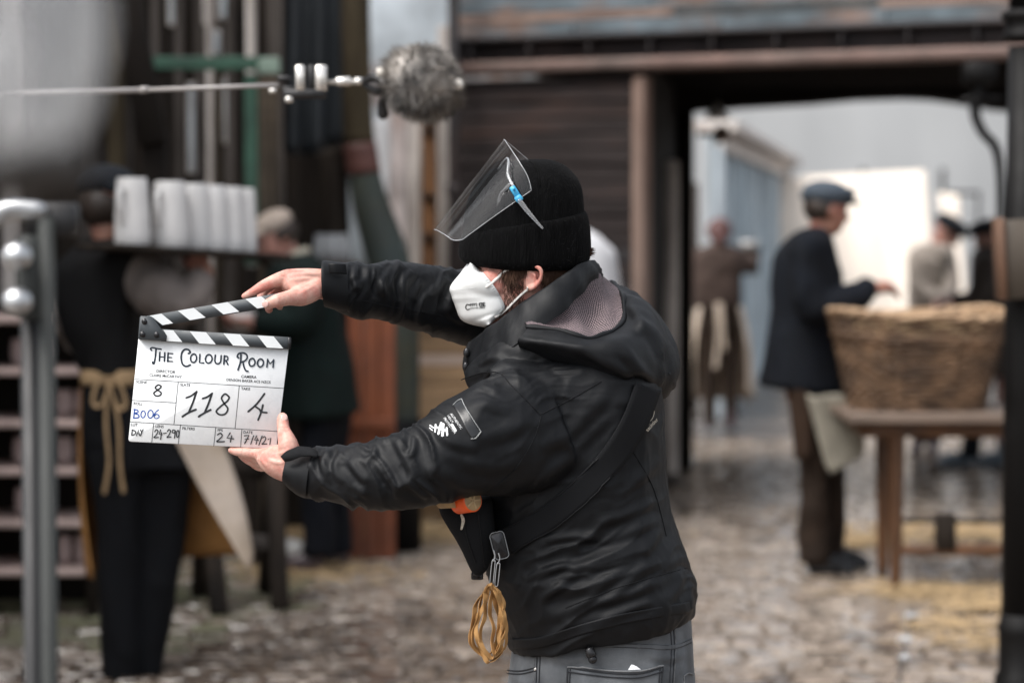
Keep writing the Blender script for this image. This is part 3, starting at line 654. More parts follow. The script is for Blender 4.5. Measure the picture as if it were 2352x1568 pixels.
m_trous = M('charcoal_trousers', (0.005, 0.0055, 0.007), 0.85, 0.3, 14, 0.2, 150)
m_apron = M('cream_apron', (0.58, 0.49, 0.41), 0.85, 0.15, 8, 0.2, 120, col2=(0.46, 0.37, 0.285))
m_apron_o = M('ochre_apron', (0.33, 0.165, 0.055), 0.85, 0.2, 8, 0.2, 120, col2=(0.30, 0.15, 0.06))
m_tape = M('tan_tape', (0.32, 0.22, 0.125), 0.8, 0.2, 20, 0.1, 120)
m_gcoat = M('bottle_green_coat', (0.005, 0.0105, 0.0095), 0.85, 0.3, 10, 0.2, 120)
m_navyt = M('navy_trousers', (0.005, 0.006, 0.009), 0.85, 0.3, 10, 0.2, 120)
m_boot = M('plum_leather', (0.055, 0.034, 0.038), 0.4, 0.3, 20, 0.1, 100)
m_bcap = M('beige_cap', (0.36, 0.30, 0.255), 0.85, 0.15, 20, 0.2, 150)
m_navy = M('navy_coat', (0.0055, 0.007, 0.0105), 0.85, 0.3, 10, 0.2, 120)
m_bluecap = M('blue_grey_cap', (0.062, 0.077, 0.096), 0.85, 0.2, 20, 0.2, 150)
m_brownt = M('brown_trousers', (0.026, 0.017, 0.012), 0.85, 0.3, 10, 0.2, 120)
m_rag = M('stone_canvas_rag', (0.27, 0.25, 0.205), 0.85, 0.2, 8, 0.2, 120)
m_shoe = M('polished_black_shoe', (0.010, 0.011, 0.013), 0.22, 0.2, 20, 0.05, 100)
m_bjack = M('brown_jacket', (0.062, 0.043, 0.036), 0.85, 0.2, 10, 0.2, 120)
m_wshirt = M('white_shirt', (0.78, 0.78, 0.80), 0.8, 0.05, 10, 0.15, 120)
m_dcap = M('charcoal_cap', (0.014, 0.016, 0.02), 0.85, 0.2, 20, 0.2, 150)
m_grayv = M('grey_waistcoat', (0.20, 0.175, 0.15), 0.85, 0.2, 10, 0.2, 120)

def head_parts(c, s, fwd, pitch=0.0, neck=True):
    f = Vector(fwd).normalized(); l = Vector((0, 0, 1)).cross(f).normalized(); u = Vector((0, 0, 1))
    rt = Matrix.Rotation(pitch, 3, l); f, u = rt @ f, rt @ u
    rot = Matrix((f, l, u)).transposed(); c = Vector(c); o = []
    o.append(sphere(c + u * 0.10 * s - f * 0.05 * s, (0.42 * s, 0.335 * s, 0.40 * s), rot))
    o.append(sphere(c - u * 0.22 * s + f * 0.08 * s, (0.29 * s, 0.25 * s, 0.27 * s), rot))
    o.append(sphere(c - u * 0.10 * s + f * 0.14 * s, (0.27 * s, 0.28 * s, 0.24 * s), rot))
    o.append(tube([c + f * 0.36 * s + u * 0.06 * s, c + f * 0.43 * s - u * 0.06 * s, c + f * 0.45 * s - u * 0.12 * s], [0.035 * s, 0.05 * s, 0.055 * s], 8, 2))
    o.append(tube([c + f * 0.33 * s + u * 0.09 * s + l * 0.17 * s, c + f * 0.37 * s + u * 0.10 * s, c + f * 0.33 * s + u * 0.09 * s - l * 0.17 * s], [0.04 * s] * 3, 8, 2))
    for k in (-1, 1): o.append(sphere(c + l * 0.335 * s * k - f * 0.04 * s - u * 0.02 * s, (0.075 * s, 0.035 * s, 0.125 * s), rot, 10, 8))
    if neck: o.append(tube([c - u * 0.15 * s - f * 0.1 * s, c - u * 0.42 * s - f * 0.11 * s, Vector(c) - Vector((0, 0, 0.66 * s)) - f * 0.11 * s], [0.22 * s, 0.21 * s, 0.20 * s], 14, 2))
    ex = [sphere(c + f * 0.335 * s + u * 0.02 * s + l * 0.13 * s * k, 0.032 * s, None, 8, 6) for k in (-1, 1)]
    lips = tube([c + f * 0.315 * s - u * 0.235 * s + l * 0.09 * s, c + f * 0.355 * s - u * 0.23 * s, c + f * 0.315 * s - u * 0.235 * s - l * 0.09 * s], [0.012 * s, 0.022 * s, 0.012 * s], 6, 2)
    return o, ex, lips, (f, l, u)

def hand_parts(w_, d, n, s=0.18, curl=0.5, side=1):
    """Hand from the wrist along d, palm facing n, four unequal bent fingers and a thumb leaving the side of the palm."""
    d = Vector(d).normalized(); n = (Vector(n) - d * Vector(n).dot(d)).normalized(); t = d.cross(n) * side; w_ = Vector(w_); o = []
    rot = Matrix((d, t, n)).transposed()
    o.append(sphere(w_ + d * 0.25 * s, (0.30 * s, 0.215 * s, 0.085 * s), rot, 12, 8)); o.append(tube([w_ - d * 0.25 * s, w_ + d * 0.1 * s], [0.15 * s, 0.15 * s], 10, 1, flat=0.8))
    for k, (off, L_) in enumerate(((0.15, 0.40), (0.05, 0.46), (-0.05, 0.42), (-0.15, 0.33))):
        b = w_ + d * 0.47 * s + t * off * s; a = d.copy(); pts = [b]; ang = 0
        for seg_ in (0.45, 0.32, 0.23):
            ang += curl * 0.9; a = d * math.cos(ang) + n * math.sin(ang); pts.append(pts[-1] + a * (L_ * seg_ * s))
        o.append(tube(pts, [0.052 * s, 0.048 * s, 0.043 * s, 0.036 * s], 8, 2))
    b = w_ + d * 0.12 * s + t * 0.16 * s
    o.append(tube([b, b + (d * 0.6 + t * 0.55 + n * 0.3).normalized() * 0.2 * s, b + (d * 0.75 + t * 0.4 + n * 0.35).normalized() * 0.38 * s], [0.075 * s, 0.055 * s, 0.042 * s], 8, 2))
    return o

def flat_cap(c, s, ax, dome=1.0):
    f, l, u = ax; rot = Matrix((f, l, u)).transposed(); c = Vector(c)
    o = [sphere(c + u * 0.26 * s - f * 0.05 * s, (0.49 * s, 0.42 * s, 0.25 * s * dome), rot), sphere(c + u * 0.33 * s + f * 0.12 * s, (0.40 * s, 0.38 * s, 0.14 * s), rot),
         tube([c + u * 0.17 * s - f * 0.47 * s, c + u * 0.17 * s + f * 0.36 * s], [0.1 * s, 0.1 * s], 8, 1)]
    brim = sphere(c + u * 0.19 * s + f * 0.42 * s, (0.24 * s, 0.30 * s, 0.035 * s), Matrix((( f - u * 0.25).normalized(), l, (u + f * 0.25).normalized())).transposed())
    return o, brim

def shoe(toe, heel, r=0.042):
    toe, heel = Vector(toe), Vector(heel)
    return [tube([heel + Vector((0, 0, 0.045)), (toe + heel) / 2 + Vector((0, 0, 0.045)), toe + Vector((0, 0, 0.028))], [r * 0.95, r, r * 0.72], 12, 3, flat=0.9), box((toe + heel) / 2 + Vector((0, 0, 0.008)), ((toe - heel).length + 0.05, 0.075, 0.016), Matrix(((toe - heel).normalized(), Vector((0, 0, 1)).cross((toe - heel).normalized()), Vector((0, 0, 1)))).transposed(), 0.004), tube([heel + Vector((0, 0, 0.05)), heel + Vector((0, 0, 0.13))], [r * 0.85, r * 0.9], 10, 1)]

def person(label, foot): return thing('person', label, 'person', foot)

# --- man carrying a ware board of jugs (seen from behind)
Yp = 8.15; W = lambda x, y, d=0.0: P(x, y, Yp + d)
pr = person('person in black waistcoat and tied tan apron carrying a board of white jugs', G(320, Yp))
hp, ex, lips, ax = head_parts(W(238, 462, 0.02), 0.235, (-0.35, 0.9, 0), 0.05)
arm = [tube([W(165, 640, 0.02), W(150, 740, 0.10), W(205, 800, 0.2)], [0.04, 0.035, 0.03], 10, 3), tube([W(330, 640), W(425, 690, -0.06), W(468, 640, -0.02), W(460, 605, 0.02)], [0.05, 0.045, 0.036, 0.03], 10, 3)]
hd = hand_parts(W(462, 622, 0.0), (-0.25, 0.15, 1), (0, 0.9, 0.2), 0.18, 0.5)
hd2 = hand_parts(W(205, 800, 0.2), (0.8, 0.3, -0.1), (0, -0.9, 0), 0.18, 0.5, -1)
body = fuse('body', hp + arm + hd + hd2 + [loft([(215, 575, 275, 575, 0, 0.05), (180, 640, 290, 640, 0, 0.08), (215, 850, 310, 850, 0, 0.08)], Yp), tube([W(262, 900), W(276, 1300, -0.01), W(278, 1540, 0.02)], [0.05, 0.045, 0.04], 10, 2), tube([W(330, 900, 0.03), W(360, 1200, 0.07), W(340, 1535, 0.1)], [0.05, 0.045, 0.04], 10, 2)], 0.009, 4)
part('body', body, m_skin2, pr)
part('hair', fuse('hair', [sphere(W(236, 470, 0.0), (0.088, 0.10, 0.085))], 0.01, 2), m_hairb, pr)
cp, brim = flat_cap(W(240, 462, 0.02), 0.245, ax); part('cap', fuse('cap', cp + [brim], 0.008, 4), m_dcap, pr)
wc = fuse('waistcoat', [loft([(205, 545, 275, 545, 0.02, 0.05), (165, 578, 325, 572, 0.0, 0.10), (124, 622, 330, 610, 0.0, 0.125), (122, 680, 316, 672, 0.0, 0.13), (140, 745, 318, 740, 0, 0.13), (168, 805, 322, 800, 0, 0.125), (186, 862, 332, 862, 0, 0.125)], Yp, 40)], 0.011, 5)
fold_noise(wc, 0.0096, 9, 3, (1, 1, 0.5)); part('waistcoat', wc, m_blackw, pr)
sl = fuse('shirt', [tube([W(318, 632, -0.02), W(360, 668, -0.06), W(412, 700, -0.08), W(446, 680, -0.06), W(458, 650, -0.03)], [0.085, 0.082, 0.070, 0.055, 0.045], 18, 3), tube([W(165, 640, 0.02), W(148, 740, 0.10), W(195, 795, 0.19)], [0.055, 0.05, 0.04], 14, 3)], 0.011, 4)
fold_noise(sl, 0.0128, 10, 9); part('shirt', sl, m_shirt, pr)
tr_ = fuse('trousers', [loft([(188, 850, 336, 850, 0, 0.12), (192, 930, 362, 925, 0, 0.13), (196, 1010, 400, 1000, 0.0, 0.13), (210, 1080, 436, 1075, 0, 0.12)], Yp, 32), loft([(205, 1040, 330, 1040, -0.03, 0.09), (226, 1180, 322, 1180, -0.02, 0.08), (230, 1330, 318, 1330, 0, 0.075), (238, 1500, 318, 1500, 0.02, 0.07), (244, 1568, 312, 1568, 0.02, 0.065)], Yp, 24), loft([(300, 1040, 440, 1050, 0.05, 0.09), (312, 1180, 430, 1180, 0.07, 0.08), (308, 1330, 405, 1330, 0.08, 0.075), (300, 1500, 380, 1500, 0.1, 0.07), (298, 1552, 372, 1552, 0.1, 0.065)], Yp, 24)], 0.012, 5)
fold_noise(tr_, 0.0128, 7, 5, (1, 1, 0.4)); part('trousers', tr_, m_trous, pr)
for a, b in (((255, 0.20), (275, 0.02)), ((322, 0.26), (338, 0.10))):
    part('shoe', fuse('shoe', shoe(G(a[0], Yp + a[1], 0), G(b[0], Yp + b[1], 0)), 0.009, 2), m_shoe, pr)
# apron: wraps the front and flares out on both sides
def apron_sheet(cols, Yp_, n=18):
    cc_ = catmull(cols, 6); rings = []
    for (x0, y0_, d0, x1, y1_, d1, bul) in cc_:
        rings.append([P(x0 + (x1 - x0) * k / n + bul * math.sin(math.pi * k / n), y0_ + (y1_ - y0_) * k / n, Yp_ + d0 + (d1 - d0) * k / n) for k in range(n + 1)])
    return solidify(rings_to_mesh(rings, False, False), 0.005)
ap = part('apron', apron_sheet([(188, 852, -0.03, 214, 1330, -0.06, -14), (192, 852, 0.06, 200, 1320, 0.06, -12), (215, 852, 0.135, 250, 1300, 0.26, 0), (290, 852, 0.14, 380, 1282, 0.28, 0), (335, 855, 0.08, 470, 1276, 0.20, 10), (340, 860, 0.02, 556, 1275, 0.10, 24)], Yp), m_apron_o, pr)
part('apron_fold', apron_sheet([(478, 950, 0.0, 581, 1268, 0.03, 16), (462, 950, -0.035, 580, 1282, 0.0, 16), (436, 955, -0.05, 576, 1302, -0.02, 10), (408, 962, -0.055, 568, 1306, -0.035, 2), (384, 972, -0.05, 554, 1282, -0.045, -6)], Yp), m_apron, pr)
wb = [loft([(186, 846, 338, 846, 0, 0.128), (186, 880, 340, 880, 0, 0.132)], Yp, 40, 3)]
part('apron_band', mk('apron_band', cat(wb)), m_tape, pr)
part('apron_bow', cat([tube([W(246, 865, -0.135), W(222, 885, -0.15), W(214, 925, -0.15), W(232, 930, -0.15), W(250, 880, -0.14)], [0.0037, 0.0074, 0.0074, 0.0062, 0.0037], 8, 5, flat=0.35), tube([W(250, 865, -0.135), W(276, 885, -0.15), W(288, 930, -0.15), W(270, 935, -0.15), W(252, 880, -0.14)], [0.0037, 0.0074, 0.0074, 0.0062, 0.0037], 8, 5, flat=0.35), tube([W(248, 880, -0.14), W(243, 970, -0.15), W(250, 1060, -0.15), W(240, 1130, -0.14)], [0.0050, 0.0062, 0.0062, 0.0074], 8, 6, flat=0.3), tube([W(252, 880, -0.14), W(272, 970, -0.15), W(275, 1060, -0.15), W(283, 1128, -0.14)], [0.0050, 0.0062, 0.0062, 0.0074], 8, 6, flat=0.3)]), m_tape, pr)
# ware board and the six jugs
b0, b1 = P(222, 566, 7.86), P(622, 592, 8.42)
bt = thing('ware_board', 'long thin ware board balanced on the shoulder under the white jugs', 'board', (b0 + b1) / 2)
part('plank', beam(b0, b1, 0.235, 0.02), m_oldwood, bt); part('end_batten', beam(b1 - (b1 - b0).normalized() * 0.02 + Vector((0, -0.1, -0.014)), b1 - (b1 - b0).normalized() * 0.02 + Vector((0, 0.1, -0.014)), 0.03, 0.02), m_oldwood, bt)
jl_ = ['white jug at the near end of the carried board, handle showing', 'white jug second along the carried board, handle showing', 'white jug third along the carried board', 'white jug fourth along the carried board', 'white jug fifth along the carried board', 'white jug at the far end of the carried board']
bd = (b1 - b0)
for i, (px_, w_) in enumerate(((303, 84), (387, 84), (436, 80), (478, 78), (520, 76), (556, 60))):
    k = (px_ - 222) / 400; base = b0 + bd * k + Vector((0, 0.0 + (0.03 if i > 1 else -0.03), 0.0105))
    Yj = base.y; r = w_ / 2 * Yj / F * (1, 1.02, 0.97, 1.0, 0.96, 0.98)[i]; h = 0.222
    t = thing('jug', jl_[i], 'jug', base, 'white jugs on the carried board')
    part('jug_body', lathe(base, [(r * 0.90, 0), (r * 0.98, 0.008), (r * 0.99, 0.04), (r * 0.94, 0.11), (r * 0.88, 0.17), (r * 0.845, 0.207), (r * 0.80, 0.216), (r * 0.80, h), (r * 0.74, h), (r * 0.72, h - 0.03), (0.005, h - 0.035)], 32), m_white, t)
    part('jug_handle', tube([base + Vector((-r * 0.35, -r * 0.85, 0.185)), base + Vector((-r * 0.5, -r * 1.35, 0.175)), base + Vector((-r * 0.45, -r * 1.4, 0.12)), base + Vector((-r * 0.4, -r * 0.9, 0.07))], [0.007, 0.008, 0.0075, 0.006], 10, 4), m_white, t)

# --- man in the bottle green coat
Yp = 10.7; W = lambda x, y, d=0.0: P(x, y, Yp + d)
pr = person('person in beige cap and long dark green coat looking down at a white cup', G(720, Yp))
hp, ex, lips, ax = head_parts(W(634, 548), 0.225, (-0.86, -0.5, 0), 0.45)
armL = [W(712, 640, -0.16), W(690, 735, -0.2), W(612, 742, -0.2), W(586, 742, -0.18)]; armR = [W(690, 640, 0.16), W(670, 725, 0.17), W(606, 742, 0.02), W(580, 745, -0.04)]
body = fuse('body', hp + [tube(armL, [0.04, 0.036, 0.03, 0.026], 10, 3), tube(armR, [0.04, 0.036, 0.03, 0.026], 10, 3), tube([W(692, 640), W(725, 930)], [0.08, 0.09], 12, 2), tube([W(715, 900, -0.07), W(728, 1270, -0.08)], [0.042, 0.036], 10, 2), tube([W(750, 900, 0.08), W(772, 1270, 0.1)], [0.042, 0.036], 10, 2)] + hand_parts(armL[-1], (-1, 0.1, 0.0), (0.2, 0.6, 0.8), 0.18, 0.55) + hand_parts(armR[-1], (-1, -0.2, 0.05), (0.2, -0.6, 0.8), 0.18, 0.55, -1), 0.009, 4)
part('body', body, m_skinp, pr); part('eye', mk('eye', cat(ex)), m_eye, pr); part('lips', lips, m_lip, pr)
f_, l_, u_ = ax; hc = W(634, 548)
part('hair', fuse('hair', [sphere(hc + u_ * 0.018 - f_ * 0.028, (0.088, 0.088, 0.072), Matrix((f_, l_, u_)).transposed()), sphere(hc - u_ * 0.03 + l_ * -0.06 - f_ * 0.02, 0.03)], 0.008, 2), m_hairb, pr)
part('beard', fuse('beard', [sphere(hc - u_ * 0.085 + f_ * 0.055, (0.055, 0.06, 0.045), Matrix((f_, l_, u_)).transposed())], 0.008, 2), m_hairb, pr)
cp = [sphere(hc + u_ * 0.068 - f_ * 0.014, (0.098, 0.085, 0.056), Matrix((f_, l_, u_)).transposed()), sphere(hc + u_ * 0.062 + f_ * 0.075, (0.05, 0.06, 0.012), Matrix((f_, l_, u_)).transposed())]
part('cap', fuse('cap', cp, 0.008, 4), m_bcap, pr)
ct = fuse('coat', [loft([(652, 588, 704, 580, 0, 0.07), (624, 612, 738, 606, 0, 0.16), (612, 660, 764, 650, 0, 0.19), (618, 740, 784, 730, 0, 0.185), (630, 800, 798, 795, 0, 0.18), (636, 880, 816, 875, 0, 0.19), (640, 962, 832, 945, 0, 0.20)], Yp, 36), tube(armL[:3], [0.08, 0.07, 0.052], 16, 4), tube(armR[:3], [0.08, 0.07, 0.052], 16, 4)], 0.013, 6)
fold_noise(ct, 0.0160, 6, 21, (1, 1, 0.45)); part('coat', ct, m_gcoat, pr)
part('collar', fuse('collar', [tube([W(646, 606, -0.09), W(680, 590, -0.07), W(704, 580, 0.0), W(690, 592, 0.08)], [0.018, 0.028, 0.028, 0.022], 10, 4)], 0.008, 2), m_rag, pr)
tr_ = fuse('trousers', [loft([(682, 930, 778, 930, -0.06, 0.1), (690, 1080, 766, 1080, -0.07, 0.085), (698, 1200, 768, 1200, -0.08, 0.08), (690, 1272, 770, 1272, -0.09, 0.08)], Yp, 20), loft([(722, 930, 806, 930, 0.07, 0.1), (735, 1080, 800, 1080, 0.08, 0.085), (742, 1200, 802, 1200, 0.1, 0.08), (738, 1268, 806, 1268, 0.1, 0.08)], Yp, 20)], 0.013, 5)
fold_noise(tr_, 0.0160, 7, 8, (1, 1, 0.6)); part('trousers', tr_, m_navyt, pr)
for a, b in (((652, -0.10), (716, -0.08)), ((712, 0.10), (776, 0.10))): part('boot', fuse('boot', shoe(G(a[0], Yp + a[1]), G(b[0], Yp + b[1]), 0.052), 0.01, 2), m_boot, pr)
c = W(556, 738, -0.12); t = thing('white_cup', 'white cup held by the person in the green coat', 'cup', c)
part('cup_bowl', lathe(c - Vector((0, 0, 0.045)), [(0.03, 0), (0.045, 0.02), (0.055, 0.07), (0.058, 0.09), (0.053, 0.09), (0.045, 0.04), (0.004, 0.03)], 24), m_white, t)
part('cup_handle', tube([c + Vector((0.05, 0, 0.025)), c + Vector((0.085, 0, 0.015)), c + Vector((0.045, 0, -0.02))], [0.007] * 3, 8, 4), m_white, t)

# --- man in the flat cap and navy coat
Yp = 10.7; W = lambda x, y, d=0.0: P(x, y, Yp + d)
pr = person('person in blue grey flat cap and long navy coat reaching over the wicker basket', G(1890, Yp))
hc = W(1900, 484); hp, ex, lips, ax = head_parts(hc, 0.225, (0.95, 0.25, 0), 0.12)
armL = [W(1868, 590, -0.17), W(1868, 705, -0.19), W(1962, 682, -0.12), W(1996, 662, -0.08)]; armR = [W(1880, 590, 0.19), W(1915, 690, 0.22), W(1975, 680, 0.12), W(2000, 668, 0.05)]
body = fuse('body', hp + [tube(armL, [0.042, 0.038, 0.03, 0.026], 10, 3), tube(armR, [0.042, 0.038, 0.03, 0.026], 10, 3), tube([W(1858, 610), W(1848, 900)], [0.08, 0.09], 12, 2), tube([W(1870, 890, -0.06), W(1878, 1280, -0.06)], [0.042, 0.036], 10, 2), tube([W(1880, 890, 0.09), W(1910, 1280, 0.1)], [0.042, 0.036], 10, 2)] + hand_parts(armL[-1], (0.95, 0.1, 0.2), (0.1, 0.5, -0.8), 0.17, 0.6) + hand_parts(armR[-1], (0.95, -0.1, 0.1), (0.1, -0.5, -0.8), 0.17, 0.6, -1), 0.009, 4)
part('body', body, m_skin2, pr); part('eye', mk('eye', cat(ex)), m_eye, pr); part('lips', lips, m_lip, pr)
f_, l_, u_ = ax
part('hair', fuse('hair', [sphere(hc + u_ * 0.012 - f_ * 0.028, (0.085, 0.08, 0.075), Matrix((f_, l_, u_)).transposed())], 0.008, 2), m_hairb, pr)
cp, brim = flat_cap(hc + u_ * 0.01, 0.235, ax, 1.1); part('cap', fuse('cap', cp + [brim], 0.008, 4), m_bluecap, pr)
ct = fuse('coat', [loft([(1864, 520, 1900, 535, 0.01, 0.07), (1826, 540, 1908, 556, 0.0, 0.16), (1786, 585, 1918, 592, 0.0, 0.205), (1777, 640, 1930, 645, 0.0, 0.21), (1774, 710, 1928, 715, 0.0, 0.20), (1764, 790, 1930, 800, 0.0, 0.20), (1754, 850, 1938, 860, 0.0, 0.21), (1746, 880, 1944, 908, 0.0, 0.215)], Yp, 40), tube([W(1850, 580, -0.16)] + armL[1:3] + [W(1988, 664, -0.09)], [0.09, 0.08, 0.06, 0.048], 16, 4), tube([W(1862, 580, 0.17)] + armR[1:3], [0.09, 0.075, 0.052], 16, 4)], 0.013, 6)
fold_noise(ct, 0.0160, 6, 31, (1, 1, 0.45)); part('coat', ct, m_navy, pr)
tr_ = fuse('trousers', [loft([(1812, 880, 1905, 880, -0.05, 0.1), (1828, 1010, 1900, 1010, -0.05, 0.09), (1836, 1120, 1898, 1120, -0.05, 0.085), (1836, 1230, 1905, 1230, -0.05, 0.08), (1834, 1292, 1910, 1290, -0.05, 0.08)], Yp, 20), loft([(1850, 880, 1925, 880, 0.09, 0.1), (1866, 1010, 1930, 1010, 0.09, 0.085), (1878, 1120, 1940, 1120, 0.09, 0.08), (1884, 1230, 1936, 1230, 0.1, 0.075), (1884, 1285, 1938, 1285, 0.1, 0.075)], Yp, 20)], 0.013, 5)
fold_noise(tr_, 0.0144, 7, 18, (1, 1, 0.6)); part('trousers', tr_, m_brownt, pr)
for a, b in (((1952, -0.06), (1874, -0.05)), ((1985, 0.1), (1910, 0.1))): part('shoe', fuse('shoe', shoe(G(a[0], Yp + a[1]), G(b[0], Yp + b[1]), 0.045), 0.009, 2), m_shoe, pr)
part('coat_tail', apron_sheet([(1808, 890, -0.16, 1826, 1050, -0.13, 0), (1832, 890, -0.2, 1845, 1056, -0.17, 0), (1862, 900, -0.2, 1862, 1040, -0.18, 0)], Yp), M('tan_brown_lining', (0.040, 0.024, 0.016), 0.8), pr)
part('rag', apron_sheet([(1852, 905, -0.20, 1890, 1045, -0.2, 0), (1872, 910, -0.235, 1908, 1086, -0.225, 4), (1905, 905, -0.20, 1945, 1066, -0.23, 4), (1935, 905, -0.21, 1982, 1042, -0.2, 6), (1950, 915, -0.17, 1984, 1000, -0.17, 6)], Yp), m_rag, pr)

# --- woman deep in the cartway, seen from behind
Yp = 18.5; W = lambda x, y, d=0.0: P(x, y, Yp + d)
pr = person('person in brown jacket with cream apron tied behind, deep in the cartway', G(1652, Yp))
hc = W(1652, 538); hp, ex, lips, ax = head_parts(hc, 0.22, (-0.1, 1, 0), 0.2)
armR = [W(1690, 590, 0.0), W(1722, 610, 0.06), W(1728, 590, 0.2)]; armL = [W(1610, 590, 0), W(1596, 650, 0.06), W(1606, 690, 0.16)]
body = fuse('body', hp + [tube(armR, [0.04, 0.036, 0.03], 10, 3), tube(armL, [0.04, 0.036, 0.03], 10, 3), tube([W(1652, 600), W(1652, 720)], [0.07, 0.08], 12, 2), tube([W(1632, 720), W(1630, 960)], [0.042, 0.036], 10, 2), tube([W(1672, 720), W(1676, 960)], [0.042, 0.036], 10, 2)] + hand_parts(armR[-1], (0, 0.6, 0.5), (0, 0.6, -0.6), 0.17, 0.5) + hand_parts(armL[-1], (0.2, 0.8, 0), (0, 0, -1), 0.17, 0.5, -1), 0.012, 3)
part('body', body, m_skin2, pr)
part('hair', fuse('hair', [sphere(hc + Vector((0, -0.02, 0.03)), (0.098, 0.105, 0.10)), sphere(hc + Vector((0.0, -0.09, -0.03)), 0.055)], 0.012, 2), m_hairr, pr)
jk = fuse('jacket', [loft([(1636, 560, 1668, 560, 0, 0.07), (1610, 572, 1692, 570, 0, 0.11), (1594, 600, 1704, 598, 0, 0.13), (1590, 640, 1704, 640, 0, 0.13), (1594, 690, 1702, 690, 0, 0.13), (1598, 706, 1700, 706, 0, 0.13)], Yp, 30), tube(armR, [0.075, 0.065, 0.05], 14, 3), tube(armL, [0.07, 0.06, 0.045], 14, 3)], 0.016, 5)
fold_noise(jk, 0.0128, 6, 41); part('jacket', jk, m_bjack, pr)
part('trousers', fuse('trousers', [loft([(1606, 690, 1696, 690, 0, 0.12), (1606, 760, 1698, 760, 0, 0.12)], Yp, 20), loft([(1606, 740, 1652, 740, 0, 0.09), (1612, 860, 1648, 860, 0, 0.08), (1614, 970, 1644, 970, 0, 0.07)], Yp, 16), loft([(1652, 740, 1700, 740, 0, 0.09), (1660, 860, 1694, 860, 0.02, 0.08), (1664, 968, 1694, 968, 0.02, 0.07)], Yp, 16)], 0.016, 4), m_brownt, pr)
part('apron', apron_sheet([(1612, 704, -0.10, 1594, 905, 0.0, -6), (1600, 704, 0.0, 1584, 915, 0.08, -8), (1630, 704, 0.14, 1600, 915, 0.2, 0), (1690, 704, 0.14, 1720, 915, 0.2, 0), (1706, 704, 0.0, 1730, 912, 0.06, 8), (1696, 704, -0.1, 1716, 900, -0.02, 8)], Yp), m_apron, pr)
part('apron_bow', cat([tube([W(1648, 700, -0.14), W(1650, 770, -0.15), W(1644, 842, -0.15)], [0.018, 0.014, 0.018], 8, 4, flat=0.4), tube([W(1656, 700, -0.14), W(1660, 760, -0.15), W(1664, 800, -0.15)], [0.015, 0.012, 0.015], 8, 4, flat=0.4)]), m_apron, pr)
for a in (1628, 1680): part('shoe', fuse('shoe', shoe(G(a, Yp + 0.14), G(a, Yp - 0.02), 0.042), 0.012, 2), m_boot, pr)
c = W(1722, 600, 0.24); t = thing('slop_pail', 'dark pail lifted by the person deep in the cartway', 'pail', c)
part('pail_body', lathe(c - Vector((0, 0, 0.1)), [(0.065, 0), (0.07, 0.01), (0.085, 0.2), (0.08, 0.2), (0.062, 0.02), (0.003, 0.015)], 20), m_oldwood, t)
part('pail_handle', tube([c + Vector((-0.085, 0, 0.09)), c + Vector((-0.05, 0, 0.16)), c + Vector((0.05, 0, 0.16)), c + Vector((0.085, 0, 0.09))], [0.006] * 4, 6, 4), m_iron, t)
c = W(1722, 562, 0.24); t = thing('white_bowl', 'white bowl raised over the dark pail deep in the cartway', 'bowl', c)
part('bowl_body', lathe(c - Vector((0, 0, 0.03)), [(0.03, -0.01), (0.06, 0.02), (0.075, 0.06), (0.07, 0.06), (0.05, 0.03), (0.003, 0.015)], 20), m_white, t)

# --- two men beyond the basket
Yp = 16.5; W = lambda x, y, d=0.0: P(x, y, Yp + d)
pr = person('person in dark cap and pale shirt sleeves bending over beyond the basket', G(2125, Yp))
hc = W(2176, 534); hp, ex, lips, ax = head_parts(hc, 0.225, (0.85, -0.45, 0), 0.55)
armL = [W(2112, 592, -0.08), W(2112, 660, -0.16), W(2158, 688, -0.28)]; armR = [W(2170, 600, -0.1), W(2186, 655, -0.18), W(2166, 690, -0.3)]
body = fuse('body', hp + [tube(armL, [0.042, 0.038, 0.03], 10, 3), tube(armR, [0.042, 0.038, 0.03], 10, 3), tube([W(2142, 610), W(2124, 740)], [0.07, 0.09], 12, 2), tube([W(2110, 740), W(2112, 1000)], [0.042, 0.036], 10, 2), tube([W(2140, 740), W(2150, 1000)], [0.042, 0.036], 10, 2)] + hand_parts(armL[-1], (0.6, -0.6, -0.2), (0, 0, -1), 0.18, 0.5) + hand_parts(armR[-1], (-0.5, -0.7, -0.2), (0, 0, -1), 0.18, 0.5, -1), 0.012, 3)
part('body', body, m_skinp, pr); part('eye', mk('eye', cat(ex)), m_eye, pr); part('lips', lips, m_lip, pr)
cp, brim = flat_cap(hc, 0.235, ax); part('cap', fuse('cap', cp + [brim], 0.01, 3), m_dcap, pr)
sl = fuse('shirt', [loft([(2150, 560, 2172, 562, 0, 0.06), (2106, 566, 2190, 574, 0, 0.15), (2086, 600, 2190, 604, 0, 0.18), (2084, 660, 2180, 664, 0, 0.18), (2090, 730, 2165, 730, 0, 0.16)], Yp, 28), tube(armL, [0.07, 0.06, 0.045], 12, 3), tube(armR, [0.07, 0.06, 0.045], 12, 3)], 0.016, 4)
fold_noise(sl, 0.0144, 7, 51); part('shirt', sl, m_shirt if False else M('oat_shirt', (0.40, 0.345, 0.30), 0.85, 0.15, 10, 0.2, 120), pr)
part('waistcoat', fuse('waistcoat', [loft([(2134, 578, 2186, 582, -0.02, 0.17), (2128, 640, 2184, 642, -0.02, 0.19), (2120, 720, 2170, 722, -0.02, 0.18)], Yp, 24)], 0.016, 4), m_grayv, pr)
